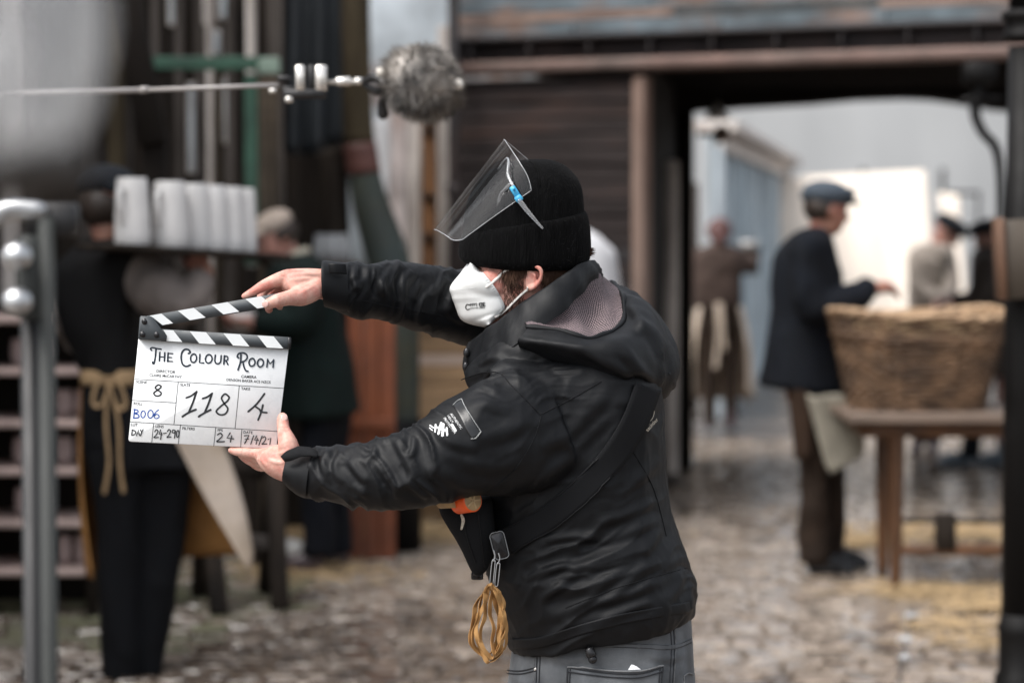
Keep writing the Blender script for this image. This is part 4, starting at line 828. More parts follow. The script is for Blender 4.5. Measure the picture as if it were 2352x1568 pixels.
part('trousers', fuse('trousers', [loft([(2086, 720, 2168, 720, 0, 0.15), (2088, 800, 2170, 800, 0, 0.14)], Yp, 20), loft([(2090, 780, 2132, 780, 0, 0.1), (2094, 1020, 2126, 1020, 0, 0.08)], Yp, 16), loft([(2128, 780, 2170, 780, 0, 0.1), (2132, 1018, 2162, 1018, 0.02, 0.08)], Yp, 16)], 0.016, 4), m_brownt, pr)
for a in (2110, 2148): part('shoe', fuse('shoe', shoe(G(a - 6, Yp - 0.16), G(a, Yp), 0.045), 0.012, 2), m_boot, pr)
Yp = 15.6; W = lambda x, y, d=0.0: P(x, y, Yp + d)
pr = person('person in black cap and dark coat partly hidden by the iron column', G(2268, Yp))
hc = W(2268, 545); hp, ex, lips, ax = head_parts(hc, 0.225, (-0.9, -0.35, 0), 0.2)
armL = [W(2262, 610, -0.17), W(2240, 690, -0.2), W(2205, 690, -0.15)]
body = fuse('body', hp + [tube(armL, [0.042, 0.038, 0.03], 10, 3), tube([W(2284, 610), W(2285, 740)], [0.08, 0.09], 12, 2), tube([W(2262, 740), W(2240, 1030)], [0.042, 0.036], 10, 2), tube([W(2300, 740), W(2310, 1030)], [0.042, 0.036], 10, 2)] + hand_parts(armL[-1], (-1, 0, 0.1), (0, 0.4, -0.8), 0.18, 0.5), 0.012, 3)
part('body', body, m_skinp, pr); part('eye', mk('eye', cat(ex)), m_eye, pr); part('lips', lips, m_lip, pr)
cp, brim = flat_cap(hc, 0.235, ax); part('cap', fuse('cap', cp + [brim], 0.01, 3), m_dcap, pr)
ct = fuse('coat', [loft([(2262, 566, 2292, 562, 0, 0.07), (2236, 580, 2330, 576, 0, 0.17), (2232, 640, 2345, 640, 0, 0.19), (2236, 740, 2345, 740, 0, 0.19), (2236, 860, 2345, 860, 0, 0.19)], Yp, 28), tube(armL, [0.075, 0.065, 0.05], 12, 3)], 0.016, 4)
fold_noise(ct, 0.0144, 6, 61); part('coat', ct, M('umber_coat', (0.075, 0.062, 0.055), 0.85, 0.2, 10, 0.2, 120), pr)
part('trousers', fuse('trousers', [loft([(2236, 840, 2290, 840, -0.06, 0.1), (2216, 960, 2262, 960, -0.06, 0.085), (2205, 1050, 2250, 1050, -0.06, 0.08)], Yp, 16), loft([(2285, 840, 2340, 840, 0.06, 0.1), (2290, 1050, 2335, 1050, 0.08, 0.08)], Yp, 16)], 0.016, 4), m_navyt, pr)
for a in (2228, 2315): part('boot', fuse('boot', shoe(G(a - 62, Yp - 0.06), G(a, Yp - 0.05), 0.05), 0.012, 2), M('worn_grey_boot', (0.10, 0.125, 0.15), 0.35, 0.3, 20, 0.1, 80), pr)

# --- white shirted helper behind the beanie
Yp = 12.0; W = lambda x, y, d=0.0: P(x, y, Yp + d)
pr = person('person in white shirt standing behind the black beanie', G(1315, Yp))
hc = W(1300, 478); hp, ex, lips, ax = head_parts(hc, 0.22, (-0.2, 1, 0), 0.3)
body = fuse('body', hp + [tube([W(1312, 590), W(1315, 860)], [0.07, 0.08], 12, 2), tube([W(1285, 850), W(1285, 1200)], [0.042, 0.036], 10, 2), tube([W(1345, 850), W(1345, 1200)], [0.042, 0.036], 10, 2), tube([W(1385, 590), W(1400, 700, 0.1), W(1380, 780, 0.25)], [0.042, 0.038, 0.03], 10, 3), tube([W(1245, 590), W(1230, 700, 0.1), W(1250, 780, 0.25)], [0.042, 0.038, 0.03], 10, 3)] + hand_parts(W(1380, 780, 0.25), (-0.2, 0.8, -0.2), (0, 0, -1), 0.18, 0.5) + hand_parts(W(1250, 780, 0.25), (0.2, 0.8, -0.2), (0, 0, -1), 0.18, 0.5, -1), 0.012, 3)
part('body', body, m_skinp, pr)
part('hair', fuse('hair', [sphere(hc + Vector((0, -0.02, 0.03)), (0.092, 0.10, 0.09))], 0.012, 2), m_hairb, pr)
sl = fuse('shirt', [loft([(1285, 522, 1336, 520, 0, 0.07), (1240, 545, 1376, 540, 0, 0.13), (1222, 580, 1404, 578, 0, 0.15), (1220, 640, 1412, 638, 0, 0.15), (1225, 740, 1410, 738, 0, 0.15), (1235, 880, 1400, 880, 0, 0.15)], Yp, 32), tube([W(1385, 590), W(1400, 700, 0.1), W(1380, 780, 0.25)], [0.07, 0.06, 0.045], 12, 3), tube([W(1245, 590), W(1230, 700, 0.1), W(1250, 780, 0.25)], [0.07, 0.06, 0.045], 12, 3)], 0.014, 5)
part('shirt', sl, m_wshirt, pr)
part('trousers', fuse('trousers', [loft([(1238, 860, 1396, 860, 0, 0.13), (1240, 940, 1392, 940, 0, 0.12)], Yp, 20), loft([(1242, 920, 1318, 920, 0, 0.1), (1255, 1215, 1310, 1215, 0, 0.08)], Yp, 16), loft([(1312, 920, 1390, 920, 0, 0.1), (1320, 1215, 1376, 1215, 0, 0.08)], Yp, 16)], 0.016, 4), m_trous, pr)
for a in (1284, 1347): part('shoe', fuse('shoe', shoe(G(a, Yp + 0.15), G(a, Yp - 0.02), 0.045), 0.012, 2), m_shoe, pr)

# ------------------------------------------------------------------ basket on its table
m_wick = M('brown_wicker', (0.20, 0.118, 0.066), 0.65, 0.5, 14, 0.3, 90, col2=(0.075, 0.045, 0.028))
m_wickl = M('pale_wicker', (0.50, 0.345, 0.215), 0.6, 0.3, 16, 0.3, 90, col2=(0.36, 0.235, 0.14))
Yb = 10.25; bc = G(2106, Yb); z0 = P(2100, 934, Yb).z; z1 = P(2100, 716, Yb).z
bk = thing('wicker_basket', 'large brown wicker hamper with pale rolled rim on the work table', 'basket', (bc.x, Yb, z0))
def bsec(z, k=0):                # rounded-rectangle section, wider at the top
    u = (z - z0) / (z1 - z0); hx = 0.268 + 0.090 * u; hy = 0.21 + 0.06 * u
    return hx, hy
def bpt(a, z, off=0.0):
    hx, hy = bsec(z); e = 2 / 3.4; c, s = math.cos(a), math.sin(a); sag = 0.012 * math.sin(2 * a + 0.6) * (z - z0) / (z1 - z0)
    return Vector((bc.x + (hx + off) * math.copysign(abs(c) ** e, c), Yb + (hy + off) * math.copysign(abs(s) ** e, s), z + sag))
NS = 36; nrw = 21; acc_ = []
for r_ in range(nrw):
    z = z0 + 0.008 + (z1 - z0 - 0.02) * r_ / (nrw - 1); pts = []
    for j in range(NS * 2):
        a = 2 * math.pi * j / (NS * 2); off = 0.012 * (1 if (j // 2 + r_) % 2 else -1) * (1 if j % 2 == 0 else 0.2)
        pts.append(bpt(a, z + 0.0035 * math.sin(j * 1.7 + r_ * 2.1), off + 0.003 * math.sin(j * 0.61 + r_ * 3.3)))
    acc_.append(closed_sweep(pts, [(0.0095, 0), (0, 0.0085), (-0.0095, 0), (0, -0.0085)], (0, 0, 1)))
part('weave', mk('weave', cat(acc_)), m_wick, bk)
st = part('stakes', mk('stakes', cat([tube([bpt(2 * math.pi * j / NS, z0), bpt(2 * math.pi * j / NS, z1 - 0.01)], [0.006, 0.006], 6, 1) for j in range(NS)])), m_wick, bk)
part('base', mk('base', rings_to_mesh([[bpt(2 * math.pi * j / 40, z0 + dz, -0.004) for j in range(40)] for dz in (-0.002, 0.012)])), m_wick, bk)
rim = []
for q in range(3):
    rim.append(closed_sweep([bpt(2 * math.pi * j / 120, z1 - 0.006 + 0.012 * math.sin(j * 0.42 + q * 2.09), 0.012 * math.cos(j * 0.42 + q * 2.09)) for j in range(120)], [(0.009 * math.cos(k * 1.0472), 0.009 * math.sin(k * 1.0472)) for k in range(6)], (0, 0, 1)))
part('rim', mk('rim', cat(rim)), m_wickl, bk)
part('wale', mk('wale', cat([closed_sweep([bpt(2 * math.pi * j / 120, z0 + 0.30 + 0.009 * math.sin(j * 0.5 + q * 3.1), 0.008 + 0.006 * math.cos(j * 0.5 + q * 3.1)) for j in range(120)], [(0.009, 0), (0, 0.009), (-0.009, 0), (0, -0.009)], (0, 0, 1)) for q in range(2)])), m_wick, bk)
ha = bpt(-0.35, z1 - 0.03, 0.01); hb = bpt(0.15, z1 - 0.03, 0.01)
part('handle', tube([ha, ha + Vector((0.05, -0.02, -0.02)), (ha + hb) / 2 + Vector((0.07, -0.02, -0.03)), hb + Vector((0.05, 0, -0.02)), hb], [0.012] * 5, 10, 5), m_wickl, bk)
# straw packing in the basket
t = solo('basket_packing', fuse('basket_packing', [sphere((bc.x - 0.1, Yb, z1 - 0.10), (0.22, 0.2, 0.08)), sphere((bc.x + 0.14, Yb, z1 - 0.11), (0.2, 0.2, 0.07))], 0.02, 2), m_straw, 'heap of straw packing inside the wicker hamper', 'straw', kind='stuff')
m_tabw = M('honey_table_wood', (0.125, 0.055, 0.022), 0.5, 0.3, 5, 0.25, 30, col2=(0.075, 0.034, 0.015), stretch=(2, 2, 0.7))
m_tabt = M('worn_table_top', (0.16, 0.12, 0.094), 0.5, 0.3, 5, 0.25, 30, col2=(0.18, 0.13, 0.10), stretch=(0.6, 3, 3))
tb = thing('work_table', 'plain wooden work table with stretchers under the wicker hamper', 'table', G(2180, 10.3))
zt_ = z0 - 0.003; x0, x1 = G(1944, 10).x, G(2440, 10).x
for k in range(4): part('plank', mk('plank', box(((x0 + x1) / 2, 9.98 + k * 0.172, zt_ - 0.02), (x1 - x0, 0.168, 0.04), None, 0.005), False), m_tabt, tb)
for xx in (2036, 2420):
    for yy in (10.0, 10.5): part('leg', lathe((G(xx, 10.36).x, yy if yy > 10.2 else 10.36 - 0.3, 0), [(0.022, 0), (0.024, 0.05), (0.028, 0.25), (0.036, zt_ - 0.12), (0.04, zt_ - 0.04)], 20) if yy < 10.2 else lathe((G(xx, 10.36).x + 0.02, 10.55, 0), [(0.022, 0), (0.024, 0.05), (0.028, 0.25), (0.036, zt_ - 0.12), (0.04, zt_ - 0.04)], 20), m_tabw, tb)
zz = P(2150, 1262, 10.06).z
part('stretcher', beam(G(2036, 10.3, 0) * 1 + Vector((0, -0.24, zz)), G(2420, 10.3) + Vector((0, -0.24, zz)), 0.03, 0.045), m_tabw, tb)
zr = P(2150, 1196, 10.06).z
part('iron_rod', cyl(G(2036, 10.3) + Vector((0, -0.24, zr)), G(2420, 10.3) + Vector((0, -0.24, zr)), 0.009, 10), m_iron, tb)
part('block', box(Vector((G(2176, 10.06).x, 10.06, (zz + zr) / 2 + 0.015)), (0.085, 0.05, zr - zz + 0.035), None, 0.006), m_oldwood, tb)
for yy in (10.03, 10.58): part('apron_rail', beam(Vector((x0 + 0.1, yy, zt_ - 0.075)), Vector((x1 - 0.1, yy, zt_ - 0.075)), 0.025, 0.065), m_tabw, tb)
part('end_rail', beam(Vector((x0 + 0.09, 10.03, zt_ - 0.075)), Vector((x0 + 0.09, 10.58, zt_ - 0.075)), 0.025, 0.065), m_tabw, tb)

# ------------------------------------------------------------------ boom microphone
Ym = 5.7; W = lambda x, y, d=0.0: P(x, y, Ym + d)
m_pole = M('grey_boom_tube', (0.33, 0.31, 0.30), 0.35, 0.1, 20, 0.0)
m_fur = M('grey_fur', (0.34, 0.315, 0.29), 0.85, 0.35, 18, 0.0, col2=(0.10, 0.098, 0.096), mix=(0.42, 0.58))
m_alu = M('brushed_aluminium', (0.72, 0.70, 0.66), 0.25, 0.05, 30, 0.02, metal=0.7)
m_rubber = M('black_rubber', (0.012, 0.012, 0.013), 0.5, 0.2, 20, 0.05)
bmic = thing('boom_microphone', 'furry grey microphone windshield on the end of a long boom pole', 'microphone', W(960, 190))
part('boom_pole', cat([cyl(W(-260, 222, 0.25), W(330, 207, 0.05), 0.0065, 14), cyl(W(330, 207, 0.05), W(640, 196), 0.0052, 14), cyl(W(322, 207, 0.053), W(340, 206, 0.05), 0.0085, 14)]), m_pole, bmic)
part('clamp', cat([box(W(663, 205), (0.028, 0.03, 0.012), None, 0.002), box(W(716, 180, -0.005), (0.014, 0.034, 0.062), None, 0.003), box(W(652, 181), (0.03, 0.02, 0.014), None, 0.003), box(W(700, 216, -0.01), (0.10, 0.03, 0.022), None, 0.004)]), m_rubber, bmic)
for px_ in (690, 738): part('clamp_block', box(W(px_, 180, -0.012), (0.026 if px_ > 700 else 0.021, 0.03, 0.060), None, 0.003), m_alu, bmic)
part('knob', cat([cyl(W(655, 229, -0.02), W(672, 228, -0.02), 0.008, 14), cyl(W(618, 210, -0.01), W(634, 208, -0.01), 0.006, 12)]), m_alu, bmic)
part('rod', cat([cyl(W(750, 190), W(840, 187), 0.006, 14), cyl(W(772, 188), W(806, 187), 0.0105, 14, bev=0.002), cyl(W(814, 187), W(832, 187), 0.009, 14)]), m_alu, bmic)
part('suspension', cat([tube([W(832, 190), W(862, 178, -0.02), W(886, 196, -0.04)], [0.007, 0.012, 0.009], 10, 3), tube([W(838, 196), W(866, 210, 0.0), W(890, 204)], [0.006, 0.011, 0.009], 10, 3), tube([W(880, 262, 0.03), W(878, 235, 0.02), W(890, 215)], [0.014, 0.010, 0.009], 8, 3)]), m_rubber, bmic)
core_c = W(962, 184)
core = [sphere(core_c, (0.082, 0.10, 0.070)), tube([core_c, core_c + Vector((0.02, 0.28, 0.0))], [0.07, 0.066], 18, 2)]
cm = fuse('windshield', core, 0.008, 4); fold_noise(cm, 0.006, 24, 5); ws = part('windshield', cm, m_fur, bmic)
co = co_of(cm); no = no_of(cm); V = []; Fc = []; rn = random.Random(2)
for _ in range(9000):
    i = rn.randrange(len(co)); p = Vector(co[i]); nn = Vector(no[i])
    q_ = np.array([co[i] * 55.0]); cl = Vector((vnoise(q_, 1)[0], vnoise(q_, 2)[0], vnoise(q_, 3)[0])) * 1.1; g = (nn + cl + Vector((rn.gauss(0, 0.18), rn.gauss(0, 0.18), rn.gauss(-0.2, 0.18)))).normalized(); L_ = rn.uniform(0.014, 0.034); s = g.cross(Vector((rn.random(), rn.random(), rn.random()))).normalized() * 0.0011
    o = len(V); V += [p - s, p + s, p + g * L_ * 0.6 + s * 0.7, p + g * L_ * 0.6 - s * 0.7, p + g * L_ - Vector((0, 0, 0.004))]; Fc += [(o, o + 1, o + 2, o + 3), (o + 3, o + 2, o + 4)]
fo = part('fur', mk('fur', (V, Fc)), m_fur, ws); fo['kind'] = 'stuff'
for q in ((876, 166), (1052, 194)): part('end_cap', sphere(W(q[0], q[1], -0.03), 0.013), M('pale_fur_tip', (0.7, 0.66, 0.6), 0.6), bmic)

# ------------------------------------------------------------------ lighting stand and plastic wrapped lamp close to the lens
Ys = 2.55; W = lambda x, y, d=0.0: P(x, y, Ys + d)
m_steel = M('dull_steel', (0.045, 0.048, 0.046), 0.55, 0.1, 12, 0.03, spec=0.2)
m_chrome = M('chrome', (0.50, 0.51, 0.52), 0.35, 0.03, 12, 0.0, metal=0.9)
sx = G(107, Ys).x
sn_ = thing('lighting_stand', 'out of focus steel lighting stand close at the edge', 'stand', (sx, Ys, 0))
part('column', cyl((sx, Ys, 0.12), (sx, Ys, P(100, 500, Ys).z), 0.0088, 24), m_steel, sn_)
part('inner_tube', cyl((sx - 0.021, Ys + 0.02, 0.1), (sx - 0.021, Ys + 0.02, P(100, 715, Ys).z), 0.0105, 24), m_rubber, sn_)
part('sleeve', cyl((sx - 0.018, Ys, P(100, 735, Ys).z), (sx - 0.018, Ys, P(100, 540, Ys).z), 0.0135, 24, bev=0.004), m_steel, sn_)
for yy in (588, 692): part('knob', fuse('knob', [sphere(W(40, yy, -0.03), (0.016, 0.014, 0.0145))], 0.002, 2), m_chrome, sn_)
part('handle', tube([W(-60, 560), W(-20, 508), W(20, 484), W(88, 486)], [0.010, 0.011, 0.011, 0.010], 14, 5), m_chrome, sn_)
part('head_block', box(W(120, 505, 0.02), (0.055, 0.03, 0.035), None, 0.004), m_rubber, sn_)
for a in (0.4, 2.5, 4.6): part('leg', tube([(sx, Ys, 0.55), (sx + 0.45 * math.cos(a), Ys + 0.45 * math.sin(a), 0.02)], [0.011, 0.011], 10, 1), m_steel, sn_)
pm = bpy.data.materials.new('clear_wrap'); pm.use_nodes = True; n = pm.node_tree; n.nodes.clear(); L = n.links.new
o_ = n.nodes.new('ShaderNodeOutputMaterial'); pbs = n.nodes.new('ShaderNodeBsdfPrincipled'); pbs.inputs['Base Color'].default_value = (0.62, 0.63, 0.64, 1); pbs.inputs['Roughness'].default_value = 0.25
trn = n.nodes.new('ShaderNodeBsdfTranslucent'); trn.inputs[0].default_value = (0.75, 0.76, 0.77, 1); tp = n.nodes.new('ShaderNodeBsdfTransparent')
m1 = n.nodes.new('ShaderNodeMixShader'); m1.inputs[0].default_value = 0.45; L(pbs.outputs[0], m1.inputs[1]); L(trn.outputs[0], m1.inputs[2])
m2 = n.nodes.new('ShaderNodeMixShader'); m2.inputs[0].default_value = 0.70; L(m1.outputs[0], m2.inputs[1]); L(tp.outputs[0], m2.inputs[2]); L(m2.outputs[0], o_.inputs[0])
Yw = 1.05; wr = thing('wrapped_lamp', 'blurred lamp head wrapped in clear plastic above the steel stand', 'lamp', P(60, 200, Yw))
lm = loft([(-60, -120, 170, -130, 0, 0.05), (-120, -40, 195, -40, 0, 0.07), (-160, 90, 200, 80, 0, 0.08), (-170, 200, 180, 200, 0, 0.08), (-165, 290, 140, 290, 0, 0.075), (-150, 335, 80, 340, 0, 0.06), (-110, 365, 10, 370, 0, 0.04)], Yw, 40, 6)
wm = mk('plastic_wrap', lm); fold_noise(wm, 0.007, 26, 77, (1.6, 1, 0.25)); part('plastic_wrap', wm, pm, wr)
part('lamp_body', fuse('lamp_body', [loft([(-110, 90, 60, 80, 0.0, 0.03), (-120, 200, 30, 200, 0, 0.035), (-110, 290, 20, 290, 0, 0.03)], Yw, 20)], 0.004, 4), m_white, wr)
part('lamp_housing', fuse('lamp_housing', [loft([(-190, 318, 165, 322, 0.03, 0.02), (-190, 370, 205, 366, 0.03, 0.028), (-185, 420, 190, 420, 0.03, 0.026), (-150, 458, 90, 462, 0.03, 0.018)], Yw, 24)], 0.003, 3), M('housing_grey', (0.045, 0.040, 0.036), 0.6), wr)
part('yoke', tube([P(-60, 560, Yw + 0.2), P(-90, 460, Yw + 0.1), P(-60, 360, Yw)], [0.008] * 3, 10, 4), m_rubber, wr)

# ------------------------------------------------------------------ the man with the slate
m_skin = M('pink_skin', (0.60, 0.36, 0.295), 0.5, 0.10, 60, 0.45, 300, sss=0.12, col2=(0.53, 0.205, 0.165), mix=(0.42, 0.62), dist=0.001, spec=0.4)
MATS['pink_skin'].node_tree.nodes['Noise Texture.001'].inputs['Scale'].default_value = 34
m_jack = M('black_shell_fabric', (0.0056, 0.0062, 0.0074), 0.55, 0.25, 60, 0.2, 500, spec=0.21, sheen=0.0, rvar=0.06, dist=0.001)
m_jackl = M('black_webbing', (0.0085, 0.0090, 0.0102), 0.9, 0.2, 200, 0.3, 700, spec=0.25, dist=0.001)
m_knit = M('black_knit', (0.0040, 0.0040, 0.0042), 0.95, 0.4, 90, 0.9, 330, spec=0.04, sheen=0.015, stretch=(1, 1, 0.12), dist=0.003)
m_denim = M('grey_denim', (0.085, 0.092, 0.10), 0.85, 0.35, 18, 0.35, 600, col2=(0.17, 0.178, 0.187), mix=(0.35, 0.75), sheen=0.1, dist=0.001)
m_thread = M('denim_thread', (0.030, 0.032, 0.036), 0.8, 0.2, 80, 0.2, 400)
m_thread_l = M('denim_edge_wear', (0.16, 0.165, 0.17), 0.85, 0.3, 80, 0.2, 400)
m_mask = M('white_mask_fleece', (0.74, 0.755, 0.75), 0.85, 0.04, 40, 0.15, 500, dist=0.0006)
m_strapw = M('white_elastic', (0.74, 0.72, 0.68), 0.8, 0.05, 60, 0.1, 400)
m_ink = M('black_ink', (0.012, 0.014, 0.017), 0.5, 0.1, 60, 0)
m_print = M('navy_print', (0.012, 0.022, 0.038), 0.5, 0.05, 60, 0)
m_blue = M('blue_marker', (0.012, 0.075, 0.36), 0.5, 0.1, 60, 0)
m_board = M('white_acrylic', (0.79, 0.81, 0.82), 0.3, 0.025, 60, 0.01, 60, spec=0.4, col2=(0.70, 0.72, 0.735), mix=(0.52, 0.75))
m_stick = M('slate_grey_stick', (0.046, 0.054, 0.060), 0.5, 0.1, 40, 0.1, 500, dist=0.0005)
m_stickw = M('white_stripe', (0.74, 0.77, 0.78), 0.4, 0.02, 40, 0.0)
m_screw = M('black_screw', (0.03, 0.03, 0.032), 0.25, 0.1, 40, 0, metal=0.6)
m_band = M('tan_rubber', (0.40, 0.225, 0.088), 0.8, 0.12, 60, 0.1, 300, spec=0.2)
m_otape = M('orange_tape', (0.85, 0.105, 0.012), 0.45, 0.05, 60, 0.05, 200)
m_core = M('card_core', (0.36, 0.245, 0.125), 0.7, 0.2, 60, 0.2, 200)
m_logo = M('white_print', (0.72, 0.73, 0.74), 0.5, 0.05, 60, 0)
m_logo2 = M('worn_cream_print', (0.50, 0.46, 0.38), 0.6, 0.35, 300, 0)
m_beard = M('dark_beard', (0.060, 0.032, 0.021), 0.85, 0.4, 60, 0)
m_nail = M('nail', (0.66, 0.43, 0.385), 0.28, 0.04, 60, 0, sss=0.1)
m_paper = M('white_paper', (0.80, 0.81, 0.83), 0.7, 0.03, 40, 0.05)

def J(*q): return [H(*p) for p in q]
CAMO = Vector((0, 0, CAMZ))
def bvh_of(me):
    return BVHTree.FromPolygons([v.co.copy() for v in me.vertices], [tuple(p.vertices) for p in me.polygons])
def cast(bv, px, py, lift=0.0, fallback=None):
    d = (P(px, py, 5) - CAMO).normalized(); h = bv.ray_cast(CAMO, d)
    if h[0] is None: return (fallback if fallback is not None else H(px, py, 0)), Vector((0, -1, 0))
    n = h[1] if h[1].dot(d) < 0 else -h[1]
    return h[0] + n * lift, n
def smooth_cast(bv, pts, lift, sub=8):
    c = catmull([(p[0], p[1]) for p in pts], sub); out_ = []; prev = None
    for x, y in c:
        q, n = cast(bv, x, y, lift, prev); out_.append((q, n)); prev = q
    return out_
def ribbon(bv, pts, wpx, lift=0.002, th=0.0015, sub=8, across=6, smooth=2):
    """Strap of webbing lying on a surface."""
    c = catmull([(p[0], p[1]) for p in pts], sub); rows = []
    for i in range(len(c)):
        t = c[min(i + 1, len(c) - 1)] - c[max(i - 1, 0)]; t = t / np.hypot(*t); nx, ny = -t[1], t[0]
        rows.append([cast(bv, c[i][0] + nx * wpx * (k / across - 0.5), c[i][1] + ny * wpx * (k / across - 0.5), lift)[0] for k in range(across + 1)])
    A_ = np.array([[tuple(v) for v in r] for r in rows])
    for _ in range(smooth):
        B_ = A_.copy(); B_[1:-1] = (A_[:-2] + 2 * A_[1:-1] + A_[2:]) / 4; B_[:, 1:-1] = (B_[:, :-2] + 2 * B_[:, 1:-1] + B_[:, 2:]) / 4; A_ = B_
    return solidify(rings_to_mesh([[Vector(v) for v in r] for r in A_], False, False), th)
def seam(bv, pts, r=0.0009, lift=0.0003, sub=8):
    q = smooth_cast(bv, pts, lift, sub); return tube([a for a, b in q], [r] * len(q), 6, 1)
def text_vf(s, size=1.0, align='LEFT', space=1.0, offset=0.0):
    cu = bpy.data.curves.new('t', 'FONT'); cu.body = s; cu.size = size; cu.align_x = align; cu.space_character = space; cu.resolution_u = 3; cu.offset = offset
    ob = bpy.data.objects.new('t', cu); C.objects.link(ob); dg = bpy.context.evaluated_depsgraph_get(); dg.update()
    me = bpy.data.meshes.new_from_object(ob.evaluated_get(dg)); V = [v.co.copy() for v in me.vertices]; Fc = [tuple(p.vertices) for p in me.polygons]
    bpy.data.objects.remove(ob); bpy.data.curves.remove(cu); bpy.data.meshes.remove(me); return V, Fc
def stroke2d(pts, wd, sub=6, closed=False, smooth=True):
    c = catmull(pts, sub, closed) if smooth else np.array(pts, float)
    if closed: c = np.vstack([c, c[:1]])
    V = []; Fc = []
    for i in range(len(c)):
        t = c[min(i + 1, len(c) - 1)] - c[max(i - 1, 0)] if not closed else c[(i + 1) % (len(c) - 1)] - c[(i - 1) % (len(c) - 1)]
        t = t / (np.hypot(*t) + 1e-9); nx, ny = -t[1] * wd / 2, t[0] * wd / 2
        V += [(c[i][0] + nx, c[i][1] + ny), (c[i][0] - nx, c[i][1] - ny)]
        if i: o = 2 * i; Fc.append((o - 2, o - 1, o + 1, o))
    if not closed:
        for e, sgn in ((0, -1), (len(c) - 1, 1)):
            t = (c[min(e + 1, len(c) - 1)] - c[max(e - 1, 0)]); t = t / (np.hypot(*t) + 1e-9) * sgn; o = len(V)
            V += [(c[e][0] + (t[0] * math.cos(a) - t[1] * math.sin(a)) * wd / 2, c[e][1] + (t[1] * math.cos(a) + t[0] * math.sin(a)) * wd / 2) for a in (-1.5708, -0.8, 0, 0.8, 1.5708)]
            Fc.append(tuple(range(o, o + 5)))
    return V, Fc

hero = thing('person', 'person in black hooded jacket, beanie and white mask clapping the film slate', 'person', (H(1380, 1500).x, Y0, 0))
# ---- jacket
torso = loft([(1172, 1486, 1588, 1404, 0.0, 0.185), (1160, 1440, 1596, 1378, 0.0, 0.195), (1140, 1390, 1597, 1345, 0.0, 0.20), (1122, 1330, 1580, 1290, 0.0, 0.20), (1110, 1270, 1558, 1232, 0.0, 0.195), (1102, 1200, 1542, 1172, 0.0, 0.19), (1096, 1120, 1530, 1100, 0.0, 0.19), (1092, 1040, 1525, 1020, 0.0, 0.195), (1090, 960, 1522, 935, 0.0, 0.20), (1092, 900, 1516, 865, 0.0, 0.195), (1104, 850, 1495, 805, 0.0, 0.17), (1135, 818, 1450, 804, 0.0, 0.13), (1165, 798, 1390, 796, 0.0, 0.09)], Y0, 64, 5, 2.5)
narm_rows = [(1250, 835, 1340, 1100, -0.13, 0.085), (1165, 845, 1250, 1125, -0.165, 0.095), (1108, 872, 1160, 1132, -0.195, 0.092), (1062, 903, 1090, 1138, -0.215, 0.085), (1003, 938, 1028, 1154, -0.235, 0.078), (955, 975, 975, 1169, -0.245, 0.07), (902, 994, 908, 1173, -0.24, 0.066), (850, 1010, 850, 1170, -0.23, 0.062), (792, 1022, 790, 1162, -0.215, 0.058), (744, 1024, 738, 1150, -0.20, 0.053), (702, 1034, 694, 1138, -0.185, 0.048), (676, 1042, 668, 1120, -0.178, 0.043)]
farm_rows = [(1235, 690, 1215, 860, 0.14, 0.085), (1150, 640, 1130, 825, 0.14, 0.075), (1070, 618, 1060, 792, 0.115, 0.07), (1010, 614, 1000, 777, 0.08, 0.066), (950, 606, 940, 758, 0.04, 0.062), (890, 596, 885, 737, 0.0, 0.058), (832, 598, 828, 732, -0.04, 0.054), (785, 606, 787, 716, -0.07, 0.048), (764, 606, 768, 708, -0.08, 0.045)]
narm = loft(narm_rows, Y0, 40, 5, 2.1); farm = loft(farm_rows, Y0, 40, 5, 2.1)
yoke = loft([(1120, 850, 1320, 960, -0.14, 0.07), (1170, 822, 1400, 900, -0.11, 0.075), (1240, 825, 1450, 880, -0.05, 0.07), (1300, 825, 1470, 860, 0.02, 0.07), (1220, 800, 1400, 840, 0.12, 0.06)], Y0, 32, 4, 2.2)
fill = tube(J((1110, 862, -0.06), (1170, 826, -0.10), (1250, 814, -0.11), (1320, 830, -0.10)), [0.03, 0.034, 0.034, 0.03], 16, 4)
jm = fuse('jacket', [torso, narm, farm, yoke, fill], 0.0032, 8, 0.6)
# long soft folds over the whole garment, then the creases the pose makes
co = co_of(jm); no = no_of(jm); px_, py_ = proj(co)
p = co * np.array([1, 1, 1])
wv = np.stack([vnoise(co * 7 + 5, 1), vnoise(co * 7 + 19, 2), vnoise(co * 7 + 31, 3)], 1)
d = 0.0022 * ridged(co * np.array([10, 10, 7]) + wv * 0.9, 11) + 0.0010 * ridged(co * np.array([23, 23, 17]) + wv * 1.2, 12)
# compression folds: noise drawn out along the way the cloth is pulled, rounded crests, patchy strength
def folds(ang, across, along, seed, warp=0.35):
    ca, sa = math.cos(ang), math.sin(ang); dep = co[:, 1] * 1340
    a = (px_ * ca + py_ * sa) / along; b = (-px_ * sa + py_ * ca) / across
    q = np.stack([a, b, dep / along * 0.9], 1)
    q[:, 1] += warp * 2.2 * vnoise(np.stack([px_ / 90, py_ / 90, dep / 90], 1), seed + 7)
    n1 = vnoise(q, seed); n2 = vnoise(q * 1.9 + 13.7, seed + 1)
    crest = 1.15 * (0.55 - 1.9 * np.abs(n1) ** 0.85) + 0.42 * (0.5 - 1.9 * np.abs(n2) ** 0.8)
    patch = 0.55 + 0.45 * np.tanh(2.5 * vnoise(np.stack([px_ / 120, py_ / 120, dep / 120], 1), seed + 3))
    return crest * patch
wN = np.clip((1100 - px_) / 110, 0, 1) * np.clip((py_ - 870) / 60, 0, 1)
d = d + wN * 0.0058 * folds(R(58), 31, 115, 21) * np.clip((px_ - 690) / 50, 0.2, 1)
